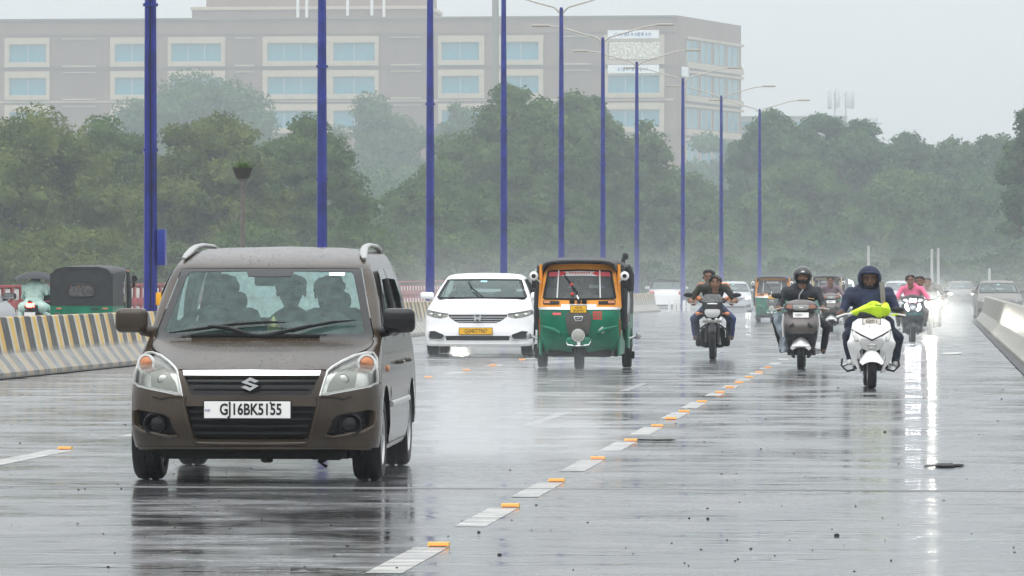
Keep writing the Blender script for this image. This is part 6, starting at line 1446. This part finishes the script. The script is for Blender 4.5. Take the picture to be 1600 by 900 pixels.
# ---- grey scooter, helmeted rider
Y = 67.3; L2 = (wx(1251, Y), Y, roadz(Y)); rz = math.radians(1)
scooter('grey brown scooter with white number plate ridden by the helmeted rider', L2, rz, 'grey')
j = seated(shw=.25, knee=(.30, .72, .70), foot=(.22, .80, .30), hand=(.34, .55, .955), elbow=(.335, .86, 1.0), head=(.02, .95, 1.43)); j['knL'] = (-.40, .72, .76); j['ftL'] = (-.30, .80, .26); j['knR'] = (.40, .78, .66); j['ftR'] = (.34, .95, .24)
p2 = person('rider in a black jacket and black helmet on the grey brown scooter', j, [MSK, C_black, C_blk2, C_brown], L2, rz, hair='none', group=GB, fat=1.08, extra=[((-.22, 1.0, 1.16), (.22, 1.0, 1.16), .10, .10, 1)])
h_ = helmet_mesh((.02, .95, 1.43)).build('helmet', C_hel, p2, ang=60); q = MB(); q.box((.025, .795, 1.512), (.05, .008, .025), bevel=.003); q.build('helmet_badge', M_white, h_)
q = MB(); q.tube([(.03, .865, 1.24), (-.03, .855, 1.15), (-.045, .85, 1.02)], .009, n=6); q.build('zip', M_steel2, p2); q = MB(); q.tube([(.10, .86, 1.10), (.20, .87, 1.085)], .007, n=6); q.build('jacket_logo', mat('pale_gold_print', (.45, .32, .12), .5), p2)
def wrap(a, b):      # pale trouser leg blowing out on the left
    x = -.44 + .10 * b + .17 * a; z = .86 - .60 * b; return Vector((x - .03 * math.sin(b * 7), .62 + .16 * math.sin(PI * a) * -1 + .12 + .02 * math.sin(b * 22 + a * 3), z))
q = MB(); q.grid(wrap, 10, 26); q.grid(lambda a, b: wrap(a, b) + Vector((0, .16 * math.sin(PI * a) + .05, 0)), 10, 26); q.build('pale_trouser_leg', C_jean, p2, ang=70)
# ---- motorcycle
def motorcycle(label, loc, rz, lamp=None, group='two-wheelers coming up the road'):
    t = thing('motorcycle', label, 'motorcycle', loc, rz, group)
    wheel(t, (0, .30, .30), .30, .105, spokes=6); wheel(t, (0, 1.56, .30), .30, .115, spokes=6)
    q = MB(); arc_guard(q, (0, .30, .30), .335, .07, .6, 2.5); q.build('front_mudguard', M_sc_dark, t)
    for sg in (-1, 1):
        q = MB(); q.tube([(sg * .105, .30, .30), (sg * .105, .42, .62)], .030, n=8); q.build('fork_slider', M_sc_dark, t); q = MB(); q.tube([(sg * .105, .40, .54), (sg * .105, .52, .92)], .016, n=8); q.build('fork_tube', M_steel2, t)
        q = MB(); q.tube([(0, .55, .97), (sg * .18, .55, 1.0), (sg * .36, .64, .985)], .014, n=8); q.build('handlebar', M_sc_dark, t); q = MB(); q.tube([(sg * .27, .60, .99), (sg * .39, .655, .983)], .020, n=8); q.build('grip', M_seatv, t); q = MB(); q.tube([(sg * .22, .54, .99), (sg * .40, .58, .97)], .009, n=6); q.build('lever', M_steel2, t)
        q = MB(); q.tube([(sg * .14, .46, .80), (sg * .23, .45, .80)], .010, n=6); q.ball((sg * .255, .44, .80), (.048, .035, .032)); q.build('indicator', M_amber, t)
        q = MB(); q.tube([(sg * .2, .56, 1.0), (sg * .30, .55, 1.09), (sg * .37, .55, 1.125)], .008, n=6); q.ball((sg * .42, .54, 1.125), (.085, .025, .04)); q.build('mirror', M_sc_dark, t)
        q = MB(); q.tube([(sg * .12, 1.0, .34), (sg * .30, 1.0, .33)], .018, n=6); q.build('footpeg', M_sc_dark, t)
        q = MB(); q.tube([(sg * .10, .70, .62), (sg * .24, .66, .52), (sg * .27, .68, .36), (sg * .12, .78, .30)], .016, n=8); q.build('leg_guard', M_sc_dark, t)
    fs = Shell(yp=[(.70, .40), (.80, .35), (.95, .38), (1.14, .50)], W=[(.70, .13), (.78, .165), (.92, .185), (1.05, .19), (1.14, .12)], R=[(.7, .12), (1.14, .08)], p=2.2)
    q = MB(); fs.sheet(q, mirror([(0, .72), (.12, .72), (.165, .79), (.184, .92), (.175, 1.0), (0, 1.01)]), .03, thick=.03); q.build('headlamp_cowl', M_sc_dark, t, ang=50)
    q = MB(); fs.sheet(q, mirror([(0, 1.0), (.18, 1.0), (.17, 1.08), (.12, 1.138), (0, 1.142)]), .03, off=.002); q.build('fly_screen', glass('smoked_screen' + label[:6], (.62, .60, .57), .8, .06, alpha=.25), t)
    q = MB(); fs.sheet(q, mirror([(0, .735), (.08, .745), (.125, .80), (.13, .855), (.10, .875), (0, .875)]), .03, off=.012, thick=.03); q.build('headlight', lamp or M_clear, t)
    q = MB(); fs.sheet(q, mirror([(0, .965), (.08, .965), (.09, .978), (0, .985)]), .03, off=.008, thick=.02); q.build('cowl_trim', M_white, t)
    q = MB(); q.box((0, .30, .665), (.34, .02, .05), bevel=.008); q.build('number_plate', mat('grimy_plate' + label[:6], (.20, .20, .19), .5, var=.3, scale=30), t)
    q = MB(); q.grid(lambda a, b: (lambda y, an: Vector((math.cos(an) * scurve([(.56, .05), (.75, .17), (1.0, .14), (1.12, .06)], y), y, .86 + .12 * math.sin(an))))(.56 + .56 * b, 2 * PI * a), 20, 10); q.build('fuel_tank', M_sc_dark, t)
    q = MB(); q.box((0, 1.36, .80), (.26, .78, .10), bevel=.045, seg=3); q.build('seat', M_seatv, t)
    q = MB(); q.box((0, .85, .38), (.44, .34, .36), bevel=.08); q.box((-.24, .95, .30), (.12, .3, .16), bevel=.04); q.box((.24, .95, .30), (.12, .3, .16), bevel=.04); q.box((0, .82, .60), (.20, .2, .16), bevel=.03); q.box((0, .9, .28), (.34, .3, .1), bevel=.03); q.build('engine', M_under, t)
    q = MB(); q.tube([(.10, .62, .5), (.12, .62, .28), (.16, .9, .24), (.2, 1.75, .32)], [.022, .024, .03, .05], n=8); q.build('exhaust', M_steel2, t)
    q = MB(); q.tube([(0, .52, .9), (0, .8, .72), (0, 1.5, .66), (0, 1.85, .78)], .03, n=8); q.tube([(-.09, 1.0, .36), (-.09, 1.56, .30)], .025, n=6); q.tube([(.09, 1.0, .36), (.09, 1.56, .30)], .025, n=6); q.build('frame', M_sc_dark, t)
    q = MB(); q.box((0, 1.86, .80), (.16, .08, .09), bevel=.03); q.build('tail_lamp', M_redl, t); q = MB(); arc_guard(q, (0, 1.56, .30), .34, .07, .8, 2.9); q.build('rear_mudguard', M_sc_dark, t)
    return t
Y = 75.5; L3 = (wx(1112.5, Y), Y, roadz(Y)); rz = math.radians(2)
MC = motorcycle('dark motorcycle carrying two riders beside the dashed lane line', L3, rz)
mj = dict(sit=(0, 1.12, .88), knee=(.30, .72, .72), foot=(.27, .98, .34), hand=(.34, .66, 1.0), elbow=(.40, .86, 1.02), head=(.045, .83, 1.335))
p3 = person('bareheaded motorcycle driver in a dark shirt and jeans', seated(shw=.22, lean=.08, **mj), [MSK, C_olive, C_dkjean, C_brown], L3, rz, group=GB, bare_arm=True)
j = seated(shw=.22, sit=(0, 1.48, .90), knee=(.345, 1.10, .70), foot=(.32, 1.36, .34), hand=(.20, 1.12, 1.04), elbow=(.33, 1.36, 1.08), head=(-.075, 1.30, 1.43)); p4 = person('pillion rider in an orange shirt behind the motorcycle driver', j, [MSK, C_orange, C_rblue, C_brown], L3, rz, group=GB)
# ---- pair on the lit scooter
Y = 99; L4 = (wx(1427, Y), Y, roadz(Y) - .02); rz = math.radians(2)
scooter('dark scooter with bright running lamps carrying a rider in pink', L4, rz, 'lit')
p5 = person('rider in a pink shirt on the scooter with bright lamps', seated(shw=.22, head=(-.04, .92, 1.40)), [MSK, C_pinks, C_grey, C_shoe], L4, rz, group=GB)
j = seated(shw=.20, sit=(.12, 1.52, .88), knee=(.34, 1.15, .66), foot=(.30, 1.30, .36), hand=(.2, 1.15, 1.0), elbow=(.30, 1.40, 1.05), head=(.19, 1.36, 1.37)); p6 = person('pillion rider in grey behind the rider in pink', j, [MSK, C_grey, C_grey, C_shoe], L4, rz, group=GB)
# ---- motorcycle with a blazing headlight behind them
Y = 112; L5 = (wx(1454, Y), Y, roadz(Y) - .03)
motorcycle('motorcycle with a dazzling lit headlight behind the rider in pink', L5, 0.03, M_drl2)
p7 = person('hazy rider in dark clothes behind the dazzling headlight', seated(shw=.22, lean=.08, **{**mj, 'head': (-.06, .83, 1.36)}), [MSK, C_grey, C_dkjean, C_shoe], L5, .03, group=GB)
# ---- two-wheeler half hidden beside the cream autorickshaw
Y = 120; L6 = (wx(1299, Y), Y, roadz(Y) - .03)
scooter('scooter half hidden behind the right arm of the helmeted rider', L6, .05, 'grey')
p8 = person('hazy rider in purple grey beside the cream-framed autorickshaw', seated(shw=.24), [MSK, cloth('mauve_grey_shirt', (.17, .12, .14)), C_grey, C_shoe], L6, .05, group=GB)
# ---- couple under an umbrella on the other carriageway, seen from behind
Y = 101; L7 = (wx(47, Y), Y, roadz(Y)); rz = PI + .0
scooter('scooter with a lit red tail lamp seen from behind beyond the striped barrier', (L7[0], L7[1] + 1.8, L7[2]), rz, 'rear', group=None)
L7b = (L7[0], L7[1] + 1.8, L7[2])
j = seated(shw=.24, sit=(0, 1.42, .88), head=(-.02, 1.24, 1.34), knee=(.36, .98, .68), foot=(.36, 1.2, .34), hand=(.10, 1.0, 1.12), elbow=(.26, 1.24, 1.08)); p9 = person('pillion in a pale green raincoat under the dark umbrella', j, [C_rain, C_rain, C_rain, C_shoe], L7b, rz, group=None, extra=[((-.22, 1.5, .75), (.22, 1.5, .75), .14, .14, 1), ((.2, 1.35, .8), (-.33, 1.2, .50), .1, .1, 1)], fat=1.1)
j = seated(shw=.25, head=(.04, .93, 1.42)); p10 = person('scooter driver in a raincoat in front of the umbrella pillion', j, [C_rain, C_rain, C_rain, C_shoe], L7b, rz, group=None)
u = thing('umbrella', 'open dark umbrella held over the couple on the scooter', 'umbrella', (L7b[0], L7b[1] - 1.15, L7b[2]))
def ucan(o):
    def f(a, b):
        an = 2 * PI * a; r = .56 * b; k = 1 - .10 * abs(math.sin(an * 4)) ** 1 * b; return Vector((r * math.cos(an) * k, r * math.sin(an) * k, 1.60 - .17 * b ** 1.9 - o))
    return f
q = MB(); q.grid(ucan(0), 32, 8); q.grid(ucan(.004), 32, 8); q.build('canopy', mat('dark_umbrella_cloth', (.03, .032, .036), .6), u)
for k in range(8):
    a = k * PI / 4; q = MB(); q.tube([(.56 * b * math.cos(a), .56 * b * math.sin(a), 1.592 - .17 * b ** 1.9) for b in (0, .5, 1)], .004, n=5); q.build('rib', M_steel2, u)
q = MB(); q.tube([(0, 0, 1.66), (0, 0, 1.1)], .008, n=6); q.tube([(0, 0, 1.1), (0, 0, 1.0), (.03, 0, .98)], .014, n=6); q.build('shaft', M_sc_dark, u)
# ---- people in the brown car
cp = CAR1.location; crz = CAR1.rotation_euler.z
cj = lambda x, **k: dict({kk: (v[0] + x, v[1], v[2]) for kk, v in seated(**k).items()})
dark_ = dict(sit=(0, 1.72, .66), knee=(.16, 1.25, .62), foot=(.14, 1.0, .30), hand=(.17, 1.24, 1.02), elbow=(.28, 1.42, .90), head=(0, 1.60, 1.30))
pa1 = person('driver at the wheel of the brown hatchback', cj(-.38, shw=.24, **dark_), [MSK2, C_black, C_blk2, C_shoe], cp, crz, group='people in the brown hatchback', vox=.016)
pa2 = person('front passenger of the brown hatchback, on the plate side of the toll sticker', cj(.38, shw=.23, **{**dark_, 'hand': (.08, 1.32, .80), 'head': (0.01, 1.60, 1.29)}), [MSK2, C_grey, C_blk2, C_shoe], cp, crz, group='people in the brown hatchback', vox=.016, hair='long')
pa3 = person('rear passenger between the front seats of the brown hatchback', cj(.02, shw=.22, **{**dark_, 'sit': (0, 2.62, .68), 'head': (0, 2.5, 1.30), 'hand': (.1, 2.2, .8), 'knee': (.12, 2.2, .62), 'foot': (.12, 2.1, .35), 'elbow': (.25, 2.4, .9)}), [MSK2, C_black, C_blk2, C_shoe], cp, crz, group='people in the brown hatchback', vox=.018)
# ---- drivers of the sedan and the near autorickshaw
sp = SD.location; srz = SD.rotation_euler.z
pa4 = person('driver of the white sedan behind its windscreen', cj(-.42, shw=.24, **{**dark_, 'sit': (0, 2.2, .62), 'head': (0, 2.1, 1.22), 'hand': (.17, 1.68, 1.0), 'elbow': (.28, 1.9, .85), 'knee': (.16, 1.7, .6), 'foot': (.14, 1.5, .3)}), [MSK2, C_grey, C_blk2, C_shoe], sp, srz, vox=.02)
rp = RK.location; rrz = RK.rotation_euler.z
pa5 = person('driver of the near autorickshaw behind its windscreen', seated(shw=.22, **{**dark_, 'sit': (0, .98, .72), 'head': (0, .85, 1.27), 'hand': (.24, .60, 1.02), 'elbow': (.30, .78, .92), 'knee': (.2, .65, .68), 'foot': (.2, .6, .36)}), [MSK2, cloth('khaki_shirt', (.28, .24, .17)), C_grey, C_shoe], rp, rrz, vox=.018)

Y = 91.5; motorcycle('motorcycle hidden close behind the white sedan, its light showing under the bumper', (wx(716, Y), Y, roadz(Y)), 0.0, M_drl2)
# ================================================================== HAZE
def haze():
    q = MB(); q.box((-110, 730, 49), (900, 1520, 102)); m = bpy.data.materials.new('haze_air'); m.use_nodes = True; n = m.node_tree; n.nodes.clear()
    o = n.nodes.new('ShaderNodeOutputMaterial'); v = n.nodes.new('ShaderNodeVolumePrincipled'); v.inputs['Color'].default_value = (.80, .87, .90, 1); v.inputs['Density'].default_value = HAZE; v.inputs['Anisotropy'].default_value = .2
    n.links.new(v.outputs[0], o.inputs['Volume']); tag(q.build('haze', m, smooth=False), kind='stuff')
HAZE = 0.0005
haze()

# spray thrown up by the wheels or added round lit lamps, and mist hanging over the far carriageway: closed bodies of fine drops with ragged density
def mist(name, x0, x1, y0, y1, z1, dens, sc=.12, lo=.35, hi=.75, rise=.3, aniso=.1):
    q = MB(); q.box(((x0 + x1) / 2, (y0 + y1) / 2, z1 / 2 - .22), (x1 - x0, y1 - y0, z1 + .5)); m = bpy.data.materials.new(name); m.use_nodes = True; n = m.node_tree; n.nodes.clear(); L = n.links
    o = n.nodes.new('ShaderNodeOutputMaterial'); v = n.nodes.new('ShaderNodeVolumePrincipled'); v.inputs['Color'].default_value = (.92, .94, .95, 1); v.inputs['Anisotropy'].default_value = aniso
    tc = n.nodes.new('ShaderNodeTexCoord'); t = n.nodes.new('ShaderNodeTexNoise'); t.inputs['Scale'].default_value = sc; t.inputs['Detail'].default_value = 2; L.new(tc.outputs['Object'], t.inputs['Vector'])
    def mr(src, a, b, c, d): r = n.nodes.new('ShaderNodeMapRange'); r.interpolation_type = 'SMOOTHSTEP'; r.inputs[1].default_value = a; r.inputs[2].default_value = b; r.inputs[3].default_value = c; r.inputs[4].default_value = d; L.new(src, r.inputs[0]); return r.outputs[0]
    def mul(a, b): k = n.nodes.new('ShaderNodeMath'); k.operation = 'MULTIPLY'; L.new(a, k.inputs[0]); L.new(b, k.inputs[1]); return k.outputs[0]
    sp = n.nodes.new('ShaderNodeSeparateXYZ'); L.new(tc.outputs['Generated'], sp.inputs[0])
    d = mul(mr(t.outputs[0], lo, hi, dens * .25, dens * 1.6), mr(sp.outputs[2], .1, 1.0, 1, 0)); d = mul(d, mr(sp.outputs[1], 0, rise, 0, 1)); d = mul(d, mr(sp.outputs[1], .55, 1, 1, 0)); d = mul(d, mul(mr(sp.outputs[0], 0, .25, 0, 1), mr(sp.outputs[0], .75, 1, 1, 0)))
    L.new(d, v.inputs['Density']); L.new(v.outputs[0], o.inputs['Volume']); return tag(q.build(name, m, smooth=False), kind='stuff')
mist('road_mist', -30, 20, 84, 260, 3.4, .0040, sc=.05)
c = CAR1.location
mist('wheel_and_glare_spray', c.x + .2, c.x + 2.3, c.y + 2.4, c.y + 8.0, 1.0, .34, sc=1.2)
mist('wheel_and_glare_spray', c.x - 1.1, c.x + .9, c.y + 1.1, c.y + 5.0, .40, .30, sc=1.2)
c = SD.location
mist('wheel_and_glare_spray', c.x - 2.2, c.x + .2, c.y + 2.5, c.y + 12, 1.5, .10, sc=.8)
mist('wheel_and_glare_spray', c.x - 1.2, c.x + 1.4, c.y + .6, c.y + 5, .45, .10, sc=.8)
c = RK.location
mist('wheel_and_glare_spray', c.x + .2, c.x + 1.8, c.y + 1.8, c.y + 8, 1.1, .04, sc=.8)
mist('wheel_and_glare_spray', L5[0] - 1.3, L5[0] + 1.3, L5[1] - 5, L5[1] + 4, 1.8, .13, sc=.6, rise=.4, aniso=.75)  # spray added round the dazzling headlight to spread its glare
mist('wheel_and_glare_spray', L4[0] - 1.0, L4[0] + 1.0, L4[1] - 3, L4[1] + 3, 1.6, .10, sc=.6, rise=.4, aniso=.75)  # likewise added round the running lamps for glare
